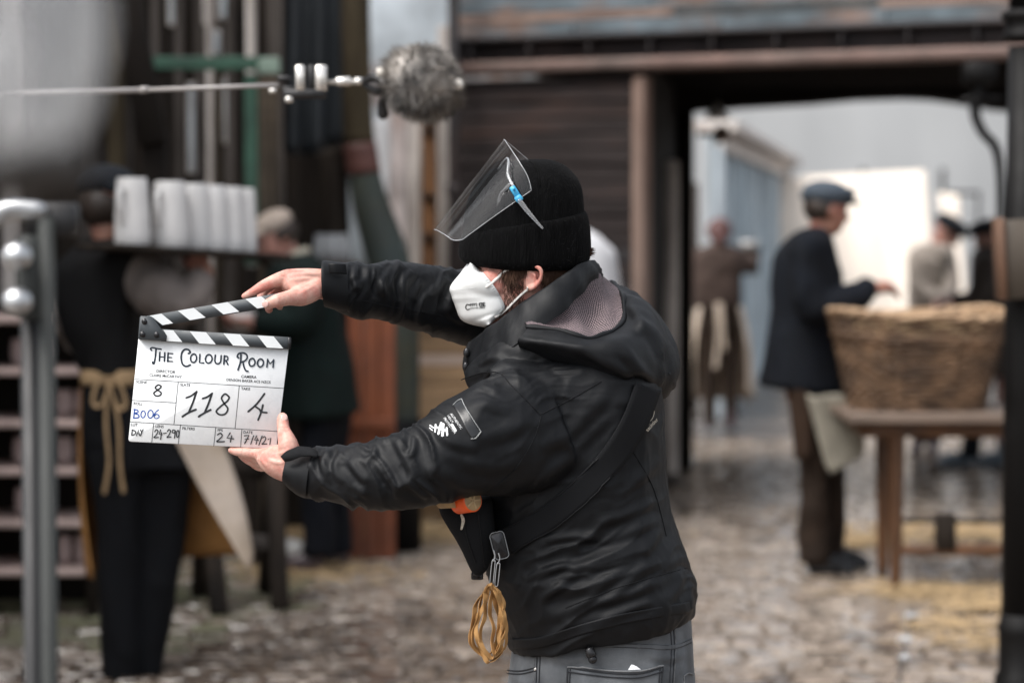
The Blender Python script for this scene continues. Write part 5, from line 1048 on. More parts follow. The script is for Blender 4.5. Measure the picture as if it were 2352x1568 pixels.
wF = np.clip((1110 - px_) / 60, 0, 1) * np.clip((830 - py_) / 40, 0, 1)
d = d + wF * 0.0058 * folds(R(106), 30, 110, 31) * np.clip((px_ - 775) / 40, 0.1, 1) * np.clip((770 - py_) / 70, 0.35, 1)
wT = np.clip((py_ - 1180) / 70, 0, 1) * np.clip((px_ - 1080) / 40, 0, 1)
d = d + wT * 0.0060 * folds(R(-27), 40, 170, 41)
wS = np.clip((px_ - 1060) / 60, 0, 1) * np.clip((1000 - py_) / 80, 0, 1)
d = d + wS * 0.0040 * folds(R(-14), 26, 110, 51) * np.clip(1 - (px_ - 1300) / 120, 0.35, 1)
wB = np.clip((px_ - 1080) / 60, 0, 1) * np.clip((py_ - 940) / 60, 0, 1) * np.clip((1220 - py_) / 60, 0, 1)
d = d + wB * 0.0034 * folds(R(-38), 34, 160, 61)
set_co(jm, co + no * d[:, None])
carve(jm, [
 ([(735, 1040), (712, 1068), (700, 1100)], 8, 0.0031), ([(760, 1025), (742, 1060), (750, 1092)], 9, 0.0044), ([(792, 1030), (770, 1070), (785, 1112)], 9, 0.0038), ([(800, 1055), (822, 1085), (842, 1108)], 9, 0.0044), ([(810, 1112), (830, 1130), (846, 1140)], 9, 0.0031), ([(862, 1022), (858, 1045), (838, 1058)], 8, 0.0038), ([(856, 1055), (880, 1085), (896, 1105)], 9, 0.0044), ([(882, 1092), (905, 1120), (912, 1145)], 9, 0.0038), ([(908, 1010), (930, 1050), (955, 1098)], 10, 0.0050), ([(952, 1000), (948, 1035), (938, 1050)], 8, 0.0038), ([(935, 1105), (962, 1128), (985, 1140)], 10, 0.0038), ([(1010, 1080), (1060, 1110), (1120, 1120)], 15, 0.0038), ([(1000, 985), (1040, 1015), (1100, 1030)], 13, 0.0031), ([(1065, 1060), (1130, 1075), (1200, 1060)], 15, 0.0031),
 ([(800, 612), (792, 645), (798, 672)], 8, 0.0038), ([(822, 605), (812, 640), (822, 668)], 8, 0.0044), ([(866, 606), (872, 650), (880, 680)], 9, 0.0050), ([(900, 612), (880, 650), (884, 690)], 8, 0.0031), ([(945, 620), (928, 652), (934, 688)], 9, 0.0044), ([(972, 642), (952, 672), (948, 692)], 8, 0.0038), ([(1030, 632), (1005, 660), (985, 680)], 10, 0.0031), ([(1060, 640), (1035, 690), (1038, 715)], 10, 0.0038), ([(1010, 700), (1050, 730), (1080, 735)], 10, 0.0031),
 ([(1098, 838), (1130, 822), (1165, 828)], 10, 0.0038), ([(1100, 862), (1150, 842), (1195, 850)], 12, 0.0038), ([(1068, 905), (1110, 888), (1150, 900)], 10, 0.0031), ([(1130, 880), (1165, 868), (1215, 880)], 10, 0.0025), ([(1075, 935), (1120, 930), (1170, 950)], 13, 0.0025), ([(1090, 1005), (1160, 990), (1225, 960)], 18, 0.0031), ([(1120, 1150), (1200, 1120), (1290, 1060), (1350, 1000)], 21, 0.0031), ([(1240, 1030), (1300, 1000), (1350, 950)], 16, 0.0031), ([(1330, 960), (1370, 930), (1400, 880)], 16, 0.0025),
 ([(1250, 1240), (1330, 1232), (1380, 1240)], 10, 0.0038), ([(1200, 1330), (1260, 1310), (1310, 1290)], 10, 0.0038), ([(1370, 1200), (1430, 1185), (1500, 1150)], 12, 0.0031), ([(1380, 1250), (1440, 1225), (1520, 1190)], 12, 0.0031), ([(1330, 1390), (1385, 1340), (1440, 1300)], 14, 0.0044), ([(1400, 1365), (1460, 1320), (1520, 1290)], 14, 0.0038), ([(1260, 1420), (1350, 1385), (1440, 1362), (1510, 1330)], 14, 0.0050), ([(1240, 1380), (1290, 1340), (1330, 1305)], 12, 0.0038), ([(1380, 1428), (1440, 1400), (1500, 1380)], 10, 0.0038), ([(1470, 1290), (1500, 1240), (1520, 1200)], 12, 0.0025), ([(1535, 1380), (1560, 1340), (1565, 1300)], 12, 0.0031), ([(1430, 1120), (1480, 1090), (1515, 1050)], 14, 0.0025)])
jacket = part('jacket', jm, m_jack, hero)
jb_ = bvh_of(jm)
jseams = [[(1060, 872), (1105, 856), (1147, 857), (1174, 884), (1213, 923), (1243, 955)], [(1243, 951), (1315, 914), (1381, 876)], [(1243, 955), (1225, 1010), (1180, 1080), (1120, 1130)], [(1300, 1395), (1430, 1345), (1590, 1300)], [(1450, 1030), (1500, 1120), (1530, 1230)], [(830, 690), (900, 705), (990, 720), (1050, 735)]]
for s_ in jseams: part('seam', mk('seam', seam(jb_, s_)), m_jackl, jacket)
hemq = ribbon(jb_, [(1178, 1476), (1240, 1474), (1330, 1446), (1440, 1418), (1583, 1393)], 24, 0.0012, 0.002); part('hem', hemq, m_jack, jacket)
# collar: stand-up shell around the neck
ctop = [(1082, 786, 0.02), (1112, 757, -0.045), (1165, 720, -0.085), (1213, 686, -0.10), (1283, 640, -0.085), (1336, 604, -0.04), (1362, 598, 0.03), (1340, 606, 0.10), (1270, 640, 0.14), (1190, 690, 0.145), (1120, 745, 0.09)]
cbot = [(1072, 870, 0.02), (1092, 868, -0.06), (1140, 830, -0.115), (1205, 775, -0.135), (1287, 722, -0.115), (1337, 672, -0.06), (1374, 636, 0.03), (1375, 660, 0.1), (1300, 735, 0.16), (1200, 800, 0.17), (1110, 850, 0.1)]
ct_ = catmull(ctop, 6, True); cb_ = catmull(cbot, 6, True); rings = []; nC = len(ct_)
cax = np.array([(1225, 690, 0.02)])
for k, t_ in enumerate((0.0, 0.25, 0.5, 0.75, 0.93, 1.0)):
    pts = cb_ * (1 - t_) + ct_ * t_; bul = 0.006 * math.sin(math.pi * t_)
    rr = []
    for i in range(nC):
        v = H(*pts[i]); c0 = H(1225 + (1 - t_) * 15, pts[:, 1].mean(), 0.025); dv = (v - c0); dv.z = 0; dv.normalize()
        rr.append(v + dv * (bul + 0.003 * math.sin(i * 1.3 + t_ * 5)))
    rings.append(rr)
for t_ in (1.0, 0.9, 0.5, 0.1):
    pts = cb_ * (1 - t_) + ct_ * t_; rr = []
    for i in range(nC):
        v = H(*pts[i]); c0 = H(1225 + (1 - t_) * 15, pts[:, 1].mean(), 0.025); dv = (v - c0); dv.z = 0; dv.normalize()
        rr.append(v - dv * 0.006 - Vector((0, 0, 0.002 if t_ == 1.0 else 0)))
    rings.append(rr)
cm_ = mk('collar', rings_to_mesh(rings, False)); fold_noise(cm_, 0.0016, 16, 55); collar = part('collar', cm_, m_jack, hero)
part('zip', tube([H(*q) for q in ((1081, 790, 0.0), (1074, 812, -0.01), (1070, 842, -0.015), (1076, 868, -0.03))], [0.005, 0.006, 0.006, 0.005], 8, 5), m_jackl, hero)
part('cord_lock', cat([sphere(H(1072, 810, -0.03), (0.006, 0.006, 0.009)), sphere(H(1070, 842, -0.03), (0.006, 0.006, 0.009))]), m_screw, hero)
# hood lying on the shoulders: inner net lining, rim, outer drape
hcols = [
 [(1204, 742, -0.128), (1210, 749, -0.135), (1214, 756, -0.143), (1204, 770, -0.155), (1191, 782, -0.155), (1196, 800, -0.13)],
 [(1250, 728, -0.112), (1266, 746, -0.13), (1278, 760, -0.158), (1262, 778, -0.18), (1240, 790, -0.182), (1250, 815, -0.15)],
 [(1290, 706, -0.09), (1320, 750, -0.105), (1343, 783, -0.165), (1345, 795, -0.19), (1340, 808, -0.195), (1352, 852, -0.16)],
 [(1328, 668, -0.055), (1362, 728, -0.06), (1392, 772, -0.135), (1412, 790, -0.18), (1432, 845, -0.185), (1422, 905, -0.14)],
 [(1350, 640, -0.02), (1385, 700, -0.012), (1428, 742, -0.075), (1468, 770, -0.13), (1505, 858, -0.12), (1492, 912, -0.08)],
 [(1364, 624, 0.02), (1392, 672, 0.04), (1432, 690, 0.0), (1492, 722, -0.04), (1552, 838, -0.03), (1530, 908, -0.02)],
 [(1368, 612, 0.06), (1388, 652, 0.09), (1424, 664, 0.08), (1480, 694, 0.08), (1545, 790, 0.07), (1520, 880, 0.06)],
 [(1350, 612, 0.11), (1380, 648, 0.14), (1400, 654, 0.16), (1450, 682, 0.18), (1500, 765, 0.17), (1480, 850, 0.14)],
 [(1320, 625, 0.13), (1342, 662, 0.17), (1358, 672, 0.2), (1400, 705, 0.22), (1430, 765, 0.2), (1420, 820, 0.16)]]
def grid_cols(cols, su, sv):
    a = [catmull(c, sv) for c in cols]; nrow_ = len(a[0]); rows = [catmull([tuple(c[j]) for c in a], su) for j in range(nrow_)]
    return np.array(rows)                     # [v][u][3]
gh = grid_cols(hcols, 10, 8); nlin = 2 * 8
lin = [[H(*q) for q in r] for r in gh[:nlin + 1]]; outr = [[H(*q) for q in r] for r in gh[nlin:]]
lm_ = mk('hood_lining', rings_to_mesh(lin, False, False)); lm_.flip_normals()
co = co_of(lm_); no = no_of(lm_); px_, py_ = proj(co)
rim_w = np.clip(np.repeat(np.minimum(np.arange(nlin + 1), nlin - np.arange(nlin + 1)) / 4.0, len(lin[0])), 0, 1)
ph = (px_ * 0.9 - py_ * 0.35) / 13 + vnoise(co * 12, 5) * 2.0
set_co(lm_, co + no * (rim_w * (0.006 * np.sin(ph) + 0.004 * vnoise(co * 30, 6)))[:, None])
uvl = lm_.uv_layers.new(name='UVMap')
cco = co_of(lm_); nu = len(lin[0])
# metric lining coordinates so the net has even holes
Ua = np.zeros((nlin + 1, nu)); Va = np.zeros((nlin + 1, nu)); g3 = cco.reshape(nlin + 1, nu, 3)
Ua[:, 1:] = np.cumsum(np.linalg.norm(np.diff(g3, axis=1), axis=2).mean(0))[None, :]; Va[1:, :] = np.cumsum(np.linalg.norm(np.diff(g3, axis=0), axis=2).mean(1))[:, None]
for pl in lm_.polygons:
    for li in pl.loop_indices:
        vi = lm_.loops[li].vertex_index; uvl.data[li].uv = (Ua.ravel()[vi], Va.ravel()[vi])
nm = bpy.data.materials.new('net_lining'); nm.use_nodes = True; n = nm.node_tree; n.nodes.clear(); L = n.links.new
o_ = n.nodes.new('ShaderNodeOutputMaterial'); bs = n.nodes.new('ShaderNodeBsdfPrincipled'); L(bs.outputs[0], o_.inputs[0]); uv = n.nodes.new('ShaderNodeUVMap'); uv.uv_map = 'UVMap'
mp = n.nodes.new('ShaderNodeMapping'); mp.inputs['Rotation'].default_value = (0, 0, R(20)); mp.inputs['Scale'].default_value = (1, 1.25, 1); L(uv.outputs[0], mp.inputs[0])
vo = n.nodes.new('ShaderNodeTexVoronoi'); vo.inputs['Scale'].default_value = 240; vo.inputs['Randomness'].default_value = 0.12; L(mp.outputs[0], vo.inputs['Vector'])
rg = n.nodes.new('ShaderNodeMapRange'); rg.inputs[1].default_value = 0.46; rg.inputs[2].default_value = 0.24; L(vo.outputs['Distance'], rg.inputs[0])
mx = n.nodes.new('ShaderNodeMix'); mx.data_type = 'RGBA'; mx.inputs[6].default_value = (0.014, 0.010, 0.012, 1); mx.inputs[7].default_value = (0.26, 0.195, 0.205, 1); L(rg.outputs[0], mx.inputs[0]); L(mx.outputs[2], bs.inputs['Base Color']); bs.inputs['Roughness'].default_value = 0.8
hm = mk('hood', rings_to_mesh(outr, False, False)); hm.flip_normals()
co = co_of(hm); no = no_of(hm); wv = np.stack([vnoise(co * 8, 1), vnoise(co * 8, 2), vnoise(co * 8, 3)], 1)
set_co(hm, co + no * (0.0045 * ridged(co * np.array([11, 11, 8]) + wv * 1.0, 61) + 0.0015 * ridged(co * 26 + wv, 62))[:, None])
carve(hm, [([(1430, 800), (1470, 850), (1500, 880)], 12, 0.006), ([(1400, 830), (1440, 860), (1480, 850)], 12, 0.006), ([(1450, 740), (1500, 760), (1530, 820)], 12, 0.006), ([(1430, 700), (1460, 720), (1480, 760)], 9, 0.005), ([(1340, 815), (1380, 830), (1410, 860)], 9, 0.004)])
hood = part('hood', hm, m_jack, hero); hood['label'] = 'black hood lying folded on the shoulders'
part('hood_lining', lm_, nm, hood, 'pinkish grey net lining of the hood')
rimp = [Vector(v) for v in co_of(hm)[:len(outr[0])]]
part('hood_rim', tube(rimp[::2], [0.0045 + 0.001 * math.sin(i) for i in range(len(rimp[::2]))], 8, 2), m_jack, hood)
part('rim_piping', tube([H(*q) for q in catmull([c[4] for c in hcols[:4]], 6)][:], [0.0015] * 19, 6, 1), m_jackl, hood)
# hood flap hanging at the back
part('hood_flap', fuse('hood_flap', [loft([(1480, 850, 1548, 848, -0.03, 0.05), (1500, 885, 1554, 880, -0.02, 0.035), (1528, 903, 1552, 892, -0.01, 0.012)], Y0, 24)], 0.005, 4), m_jack, hood)

# cuffs
def shell(rows_out, th, Yb=None):
    r2 = []
    for (ax, ay, bx, by, dy, hd) in reversed(rows_out):
        cx, cy = (ax + bx) / 2, (ay + by) / 2; k = 1 - th * 2 / max(math.hypot(ax - bx, ay - by) * Y0 / F, 1e-3)
        r2.append((cx + (ax - cx) * k, cy + (ay - cy) * k, cx + (bx - cx) * k, cy + (by - cy) * k, dy, hd - th))
    return loft(rows_out + [rows_out[-1]] + r2[:1] + r2, Y0, 40, 2, 2.2, cap=False)
fc = mk('far_cuff', shell([(802, 603, 806, 722, -0.062, 0.053), (775, 602, 779, 714, -0.075, 0.050), (748, 599, 754, 706, -0.088, 0.047), (741, 600, 747, 704, -0.090, 0.046)], 0.006)); fold_noise(fc, 0.0012, 22, 71); cf = part('cuff', fc, m_jack, hero)
part('cuff_tab', mk('cuff_tab', loft([(754, 604, 757, 628, -0.134, 0.003), (794, 606, 797, 630, -0.122, 0.003)], Y0, 12, 2, 4)), m_jack, cf)
nc = mk('near_cuff', shell([(720, 1030, 706, 1142, -0.192, 0.052), (694, 1036, 682, 1132, -0.183, 0.049), (668, 1042, 656, 1112, -0.176, 0.046), (662, 1046, 651, 1104, -0.174, 0.045)], 0.006)); fold_noise(nc, 0.0012, 22, 72); cn = part('cuff', nc, m_jack, hero)
tb_ = [(H(x0, y0_, d0), H(x1, y1_, d1)) for x0, y0_, d0, x1, y1_, d1 in ((645, 1048, -0.226, 655, 1060, -0.228), (658, 1036, -0.228, 668, 1058, -0.233), (685, 1025, -0.222, 690, 1048, -0.238), (712, 1027, -0.222, 712, 1046, -0.244), (730, 1036, -0.238, 728, 1050, -0.25))]
part('cuff_tab', solidify(rings_to_mesh([[a, (a + b) / 2 + Vector((0, -0.002, 0)), b] for a, b in tb_], False, False), 0.0022), m_jackl, cn)

# ---- skin: hands and head grown as one body
def finger(pts, radii): return tube(J(*pts), radii, 14, 4)
upper = [loft([(760, 618, 760, 690, -0.088, 0.026), (735, 617, 735, 686, -0.092, 0.027), (705, 616, 708, 690, -0.10, 0.034), (672, 617, 682, 690, -0.10, 0.040), (648, 621, 664, 680, -0.095, 0.040), (640, 628, 652, 668, -0.092, 0.034)], Y0, 28, 4, 2.2),
 finger([(662, 636, -0.118), (640, 642, -0.126), (608, 655, -0.135), (582, 670, -0.138), (562, 680, -0.139)], [0.0135, 0.0120, 0.0098, 0.0078, 0.0056]),
 finger([(660, 640, -0.096), (628, 650, -0.102), (606, 668, -0.105), (598, 690, -0.112)], [0.013, 0.0105, 0.009, 0.0068]),
 finger([(664, 648, -0.078), (634, 664, -0.080), (617, 690, -0.088), (618, 711, -0.102)], [0.012, 0.0100, 0.0085, 0.0066]),
 finger([(676, 656, -0.066), (650, 674, -0.066), (640, 695, -0.074), (643, 704, -0.09)], [0.011, 0.009, 0.0078, 0.006]),
 finger([(728, 662, -0.115), (695, 678, -0.138), (664, 684, -0.157), (638, 690, -0.170), (614, 698, -0.170)], [0.018, 0.0180, 0.0130, 0.0115, 0.0085])]
lower = [loft([(720, 1048, 705, 1128, -0.185, 0.026), (688, 1036, 668, 1110, -0.178, 0.027), (662, 1020, 640, 1102, -0.168, 0.031), (638, 1020, 618, 1090, -0.160, 0.033), (616, 1026, 600, 1074, -0.152, 0.030), (600, 1032, 590, 1058, -0.148, 0.022)], Y0, 28, 4, 2.2),
 finger([(668, 1045, -0.190), (661, 1018, -0.190), (652, 988, -0.176), (649, 967, -0.166), (649, 959, -0.164)], [0.018, 0.0165, 0.0110, 0.0102, 0.0090]),
 finger([(610, 1046, -0.155), (588, 1042, -0.146), (562, 1039, -0.141), (542, 1037, -0.139), (530, 1034, -0.138)], [0.0135, 0.0098, 0.0083, 0.0068, 0.0050]),
 finger([(608, 1050, -0.130), (572, 1046, -0.112), (545, 1030, -0.108), (532, 1010, -0.122)], [0.012, 0.010, 0.009, 0.0068]),
 finger([(612, 1058, -0.118), (580, 1058, -0.096), (556, 1042, -0.092), (545, 1018, -0.114)], [0.012, 0.0095, 0.0085, 0.0066]),
 finger([(620, 1066, -0.112), (596, 1070, -0.088), (576, 1056, -0.082), (566, 1034, -0.104)], [0.011, 0.0088, 0.0078, 0.006])]
forearms = [tube(J((750, 655, -0.09), (890, 665, 0.0), (1080, 705, 0.12), (1190, 800, 0.10)), [0.026, 0.034, 0.04, 0.04], 16, 3), tube(J((690, 1075, -0.18), (860, 1090, -0.235), (985, 1080, -0.24), (1200, 980, -0.14)), [0.026, 0.036, 0.042, 0.05], 16, 3)]
headp = [loft([(1098, 440, 1320, 440, 0.02, 0.06), (1078, 500, 1335, 500, 0.02, 0.074), (1068, 560, 1335, 560, 0.02, 0.078), (1080, 600, 1330, 600, 0.02, 0.078), (1086, 632, 1318, 630, 0.02, 0.077), (1088, 655, 1300, 650, 0.02, 0.075), (1090, 690, 1282, 672, 0.02, 0.071), (1096, 720, 1258, 690, 0.02, 0.064), (1112, 740, 1230, 705, 0.02, 0.052), (1130, 748, 1205, 715, 0.02, 0.028)], Y0, 40, 4, 2.15),
 loft([(1180, 640, 1325, 610, 0.02, 0.055), (1190, 700, 1338, 660, 0.02, 0.062), (1200, 765, 1355, 715, 0.02, 0.055), (1215, 815, 1365, 780, 0.02, 0.045)], Y0, 28, 4),
 tube(J((1092, 610, 0.02), (1076, 640, 0.02), (1070, 660, 0.02), (1080, 672, 0.02)), [0.007, 0.010, 0.012, 0.009], 12, 3),
 tube(J((1096, 600, -0.034), (1106, 597, -0.044), (1124, 600, -0.052)), [0.005, 0.006, 0.005], 10, 3),
 sphere(H(1128, 650, -0.045), (0.028, 0.014, 0.022)), sphere(H(1224, 640, -0.060), (0.0125, 0.006, 0.0205), Matrix.Rotation(R(12), 3, 'Y')),
 tube(J((1212, 628, -0.058), (1218, 616, -0.068), (1232, 612, -0.073), (1243, 622, -0.075), (1242, 640, -0.073), (1232, 655, -0.069), (1219, 662, -0.064), (1212, 656, -0.059)), [0.0028, 0.0034, 0.0038, 0.0038, 0.0036, 0.0044, 0.0056, 0.004], 10, 4),
 tube(J((1221, 628, -0.066), (1230, 632, -0.070), (1228, 644, -0.067)), [0.002, 0.0026, 0.002], 8, 3)]
trunk = [tube(J((1290, 880, 0.03), (1310, 1000, 0.0), (1350, 1300, 0.0), (1380, 1480, 0.0)), [0.08, 0.12, 0.12, 0.12], 20, 3)]
body = fuse('body', upper + lower + forearms + headp + trunk, 0.0019, 6, 0.5)
carve(body, [([(735, 630), (700, 628), (660, 630)], 4, 0.0011), ([(735, 642), (700, 640), (665, 642)], 4, 0.0009), ([(722, 655), (700, 668), (684, 676)], 5, 0.0010), ([(650, 632), (658, 640), (664, 652)], 3.2, -0.0014), ([(607, 640), (610, 650), (615, 660)], 2.4, -0.0009), ([(602, 643), (605, 653), (609, 662)], 2.2, -0.0007), ([(583, 660), (587, 668), (591, 674)], 2.2, -0.0007), ([(640, 682), (643, 692), (642, 702)], 2.2, -0.0009), ([(646, 681), (649, 691), (648, 701)], 2.2, -0.0007), ([(652, 680), (655, 690), (654, 700)], 2.2, -0.0006), ([(637, 984), (650, 982), (664, 984)], 2.2, -0.0011), ([(638, 989), (650, 988), (665, 990)], 2.2, -0.0007), ([(585, 1030), (583, 1042), (586, 1053)], 2.6, -0.0010), ([(558, 1030), (556, 1038), (558, 1046)], 2.2, -0.0008), ([(668, 1030), (650, 1040), (615, 1040)], 5, 0.0010), ([(662, 1060), (640, 1062), (612, 1056)], 5, 0.0012), ([(598, 1052), (604, 1062), (612, 1072)], 4, 0.0012)])
part('body', body, m_skin, hero); bb_ = bvh_of(body)
def nail(px, py, rx, ry, ang):
    q, nn = cast(bb_, px, py, 0.0); z_ = nn; x_ = (Vector((math.cos(ang), 0, -math.sin(ang)))); x_ = (x_ - z_ * x_.dot(z_)).normalized(); y_ = z_.cross(x_)
    return sphere(q - nn * 0.0004, (rx, ry, 0.0013), Matrix((x_, y_, z_)).transposed(), 14, 8)
part('nail', nail(609, 698, 0.0068, 0.0058, R(160)), m_nail, hero); part('nail', nail(653, 958, 0.0058, 0.0070, R(5)), m_nail, hero)
# eye, lashes, brow
part('eyelid', tube([cast(bb_, x, y, 0.0)[0] for x, y in ((1084, 615), (1094, 612), (1106, 618))], [0.0016, 0.002, 0.0012], 8, 4), m_beard, hero)
part('eyebrow', tube([cast(bb_, x, y, 0.0)[0] for x, y in ((1086, 604), (1104, 601), (1124, 608))], [0.0016, 0.002, 0.001], 8, 4), m_beard, hero)
# beard, sideburn and the hair below the beanie
def strands(n_, sample, length, droop, seed, wd=0.0004, lift=0.0):
    rn = random.Random(seed); V = []; Fc = []
    for _ in range(n_):
        x, y, dx, dy = sample(rn); q, nn = cast(bb_, x, y, lift)
        if q is None: continue
        L_ = rn.uniform(*length); dr = Vector((dx + rn.gauss(0, 0.25), 0, -dy + rn.gauss(0, 0.25))); g = (dr * 0.9 + nn * rn.uniform(0.15, 0.5)).normalized(); g2 = (g + Vector((0, 0, -droop)) - nn * 0.25).normalized()
        s = g.cross(nn); s = s.normalized() * wd if s.length > 1e-5 else Vector((wd, 0, 0)); a = q; b = q + g * L_ * 0.5; c = b + g2 * L_ * 0.5; o = len(V)
        V += [a - s, a + s, b + s, b - s, c]; Fc += [(o, o + 1, o + 2, o + 3), (o + 3, o + 2, o + 4)]
    return V, Fc
def in_poly(poly):
    P_ = poly
    def f(rn):
        while True:
            x = rn.uniform(min(p[0] for p in P_), max(p[0] for p in P_)); y = rn.uniform(min(p[1] for p in P_), max(p[1] for p in P_)); c = False; j = len(P_) - 1
            for i in range(len(P_)):
                if (P_[i][1] > y) != (P_[j][1] > y) and x < (P_[j][0] - P_[i][0]) * (y - P_[i][1]) / (P_[j][1] - P_[i][1]) + P_[i][0]: c = not c
                j = i
            if c: return x, y, -0.25, 0.9
    return f
beard = cat([strands(560, in_poly([(1152, 660), (1175, 650), (1202, 655), (1205, 690), (1180, 730), (1140, 748), (1150, 712), (1160, 690)]), (0.004, 0.009), 0.4, 1, 0.00028), strands(330, in_poly([(1160, 618), (1200, 616), (1204, 660), (1172, 665)]), (0.005, 0.010), 0.4, 2, 0.00028), strands(200, in_poly([(1195, 690), (1240, 672), (1225, 700), (1190, 715)]), (0.003, 0.006), 0.4, 3, 0.00022)])
bo = part('beard', mk('beard', beard), m_beard, hero); bo['kind'] = 'stuff'
hair = cat([strands(150, lambda rn: (rn.uniform(1154, 1182), rn.uniform(612, 632), rn.uniform(-0.1, 0.35), 1.0), (0.018, 0.034), 0.3, 4, 0.0005), strands(150, lambda rn: (rn.uniform(1180, 1212), rn.uniform(612, 622), rn.uniform(-0.1, 0.2), 1.0), (0.010, 0.022), 0.3, 5, 0.0005), strands(1100, in_poly([(1246, 612), (1330, 606), (1320, 636), (1262, 648), (1248, 636)]), (0.012, 0.024), 0.3, 6, 0.0006), strands(60, lambda rn: (rn.uniform(1345, 1352), rn.uniform(572, 588), 1.0, -0.3), (0.010, 0.016), 0.1, 7, 0.0006)])
ho = part('hair', mk('hair', hair), m_beard, hero); ho['kind'] = 'stuff'

# ---- beanie
def shear(me, k, Yc):
    co = co_of(me); co[:, 2] += k * (co[:, 1] - Yc); set_co(me, co)
bcr = loft([(1064, 598, 1346, 598, 0.02, 0.088), (1066, 540, 1345, 520, 0.02, 0.092), (1069, 490, 1343, 468, 0.02, 0.091), (1084, 440, 1338, 432, 0.02, 0.086), (1112, 404, 1324, 404, 0.02, 0.074), (1152, 382, 1298, 381, 0.02, 0.056), (1192, 371, 1268, 370, 0.02, 0.034), (1222, 369, 1240, 369, 0.02, 0.01)], Y0, 48, 5, 2.1)
bme = fuse('beanie', [bcr], 0.004, 6); fold_noise(bme, 0.0018, 9, 81, (1, 1, 0.7))
carve(bme, [([(1225, 372), (1238, 395), (1244, 430)], 5, -0.003), ([(1205, 375), (1180, 400), (1165, 440)], 6, -0.002)]); shear(bme, 0.10, Y0 + 0.02)
bn = part('beanie', bme, m_knit, hero)
bcf = loft([(1080, 606, 1338, 612, 0.02, 0.086), (1058, 594, 1350, 604, 0.02, 0.0955), (1053, 574, 1357, 580, 0.02, 0.0985), (1059, 548, 1356, 535, 0.02, 0.0985), (1070, 528, 1350, 496, 0.02, 0.0975), (1078, 519, 1343, 484, 0.02, 0.094), (1086, 518, 1334, 484, 0.02, 0.088)], Y0, 64, 5, 2.1)
cme = fuse('beanie_cuff', [bcf], 0.004, 5); fold_noise(cme, 0.0012, 12, 82, (1, 1, 0.5)); shear(cme, 0.10, Y0 + 0.02); part('beanie_cuff', cme, m_knit, bn)
def fuzz(me, n_, seed, length=(0.0015, 0.004), wd=0.00012):
    rn = random.Random(seed); co = co_of(me); no = no_of(me); V = []; Fc = []
    for _ in range(n_):
        i = rn.randrange(len(co)); p = Vector(co[i]); g = (Vector(no[i]) + Vector((rn.gauss(0, 0.5), rn.gauss(0, 0.5), rn.gauss(0, 0.5)))).normalized(); s = g.orthogonal().normalized() * wd; L_ = rn.uniform(*length); o = len(V)
        V += [p - s, p + s, p + g * L_]; Fc.append((o, o + 1, o + 2))
    return V, Fc
fz = part('fuzz', mk('fuzz', cat([fuzz(bme, 4500, 1), fuzz(cme, 5000, 2)])), M('knit_fuzz', (0.03, 0.03, 0.032), 0.9), bn); fz['kind'] = 'stuff'
part('crown_seam', tube([cast(bvh_of(bme), x, y, 0.0)[0] for x, y in ((1218, 372), (1232, 388), (1238, 408), (1240, 428))], [0.002, 0.0024, 0.0024, 0.001], 8, 4), m_knit, bn)

# ---- face mask
lead = [(1078, 600), (1056, 630), (1034, 660), (1040, 684), (1048, 708), (1058, 731), (1078, 743), (1114, 751)]
chk = [(1089, 606), (1107, 624), (1130, 650), (1147, 675), (1157, 694), (1159, 708), (1147, 722), (1130, 738)]
le = catmull(lead, 5); ce = catmull(chk, 5); rows_ = []
nt_ = 14
for i, ((lx, ly), (cx, cy)) in enumerate(zip(le, ce)):
    A_ = H(lx, ly, 0.02); q, nn = cast(bb_, cx, cy, 0.0025); q.y = min(q.y, Y0 - 0.030); K = H(lx * 0.42 + cx * 0.58 - 3, ly * 0.42 + cy * 0.58, 0.0); K.y = Y0 - 0.066
    far_q = Vector((q.x, 2 * (Y0 + 0.02) - q.y, q.z)); far_K = Vector((K.x, 2 * (Y0 + 0.02) - K.y, K.z)); r_ = []
    for k in range(-nt_, nt_ + 1):
        t_ = abs(k) / nt_; E, KK = (q, K) if k <= 0 else (far_q, far_K)
        v = A_ * (1 - t_) ** 2 + KK * (2 * t_ * (1 - t_)) + E * t_ * t_
        s_ = i / (len(le) - 1); cre = 0.0022 * math.exp(-((s_ - 0.44) / 0.03) ** 2) * (1 - t_) - 0.0022 * math.exp(-((s_ - 0.84 + 0.1 * t_) / 0.05) ** 2) * math.sin(math.pi * min(t_ * 1.1, 1)) - 0.0016 * math.exp(-((s_ - 0.22 - 0.3 * t_) / 0.06) ** 2) * math.sin(math.pi * t_)
        v = v + Vector((-0.4, -0.8 if k <= 0 else 0.8, 0)) * cre
        r_.append(v)
    rows_.append(r_)
mask = thing('face_mask', 'white folded filter mask covering nose and chin', 'face mask', H(1090, 690, -0.03))
mme = solidify(rings_to_mesh(rows_, False, False), 0.0012); part('mask_panel', mme, m_mask, mask); mb_ = bvh_of(mme)
strap = lambda pts: tube([cast(bb_, x, y, 0.0022)[0] for x, y in catmull(pts, 5)], [0.0023] * (5 * (len(pts) - 1) + 1), 8, 1, flat=0.5)
part('ear_loop', strap([(1128, 652), (1141, 640), (1156, 627), (1172, 616)]), m_strapw, mask); part('ear_loop', strap([(1140, 728), (1163, 709), (1190, 682), (1214, 661)]), m_strapw, mask)
part('loop_weld', cat([sphere(cast(mb_, 1122, 656, 0.0005)[0], (0.006, 0.0015, 0.0025), Matrix.Rotation(R(-35), 3, 'Y')), sphere(cast(mb_, 1142, 724, 0.0005)[0], (0.006, 0.0015, 0.0025), Matrix.Rotation(R(-35), 3, 'Y'))]), m_strapw, mask)
m_weld = M('mask_weld', (0.56, 0.57, 0.57), 0.8, 0.05, 60, 0)
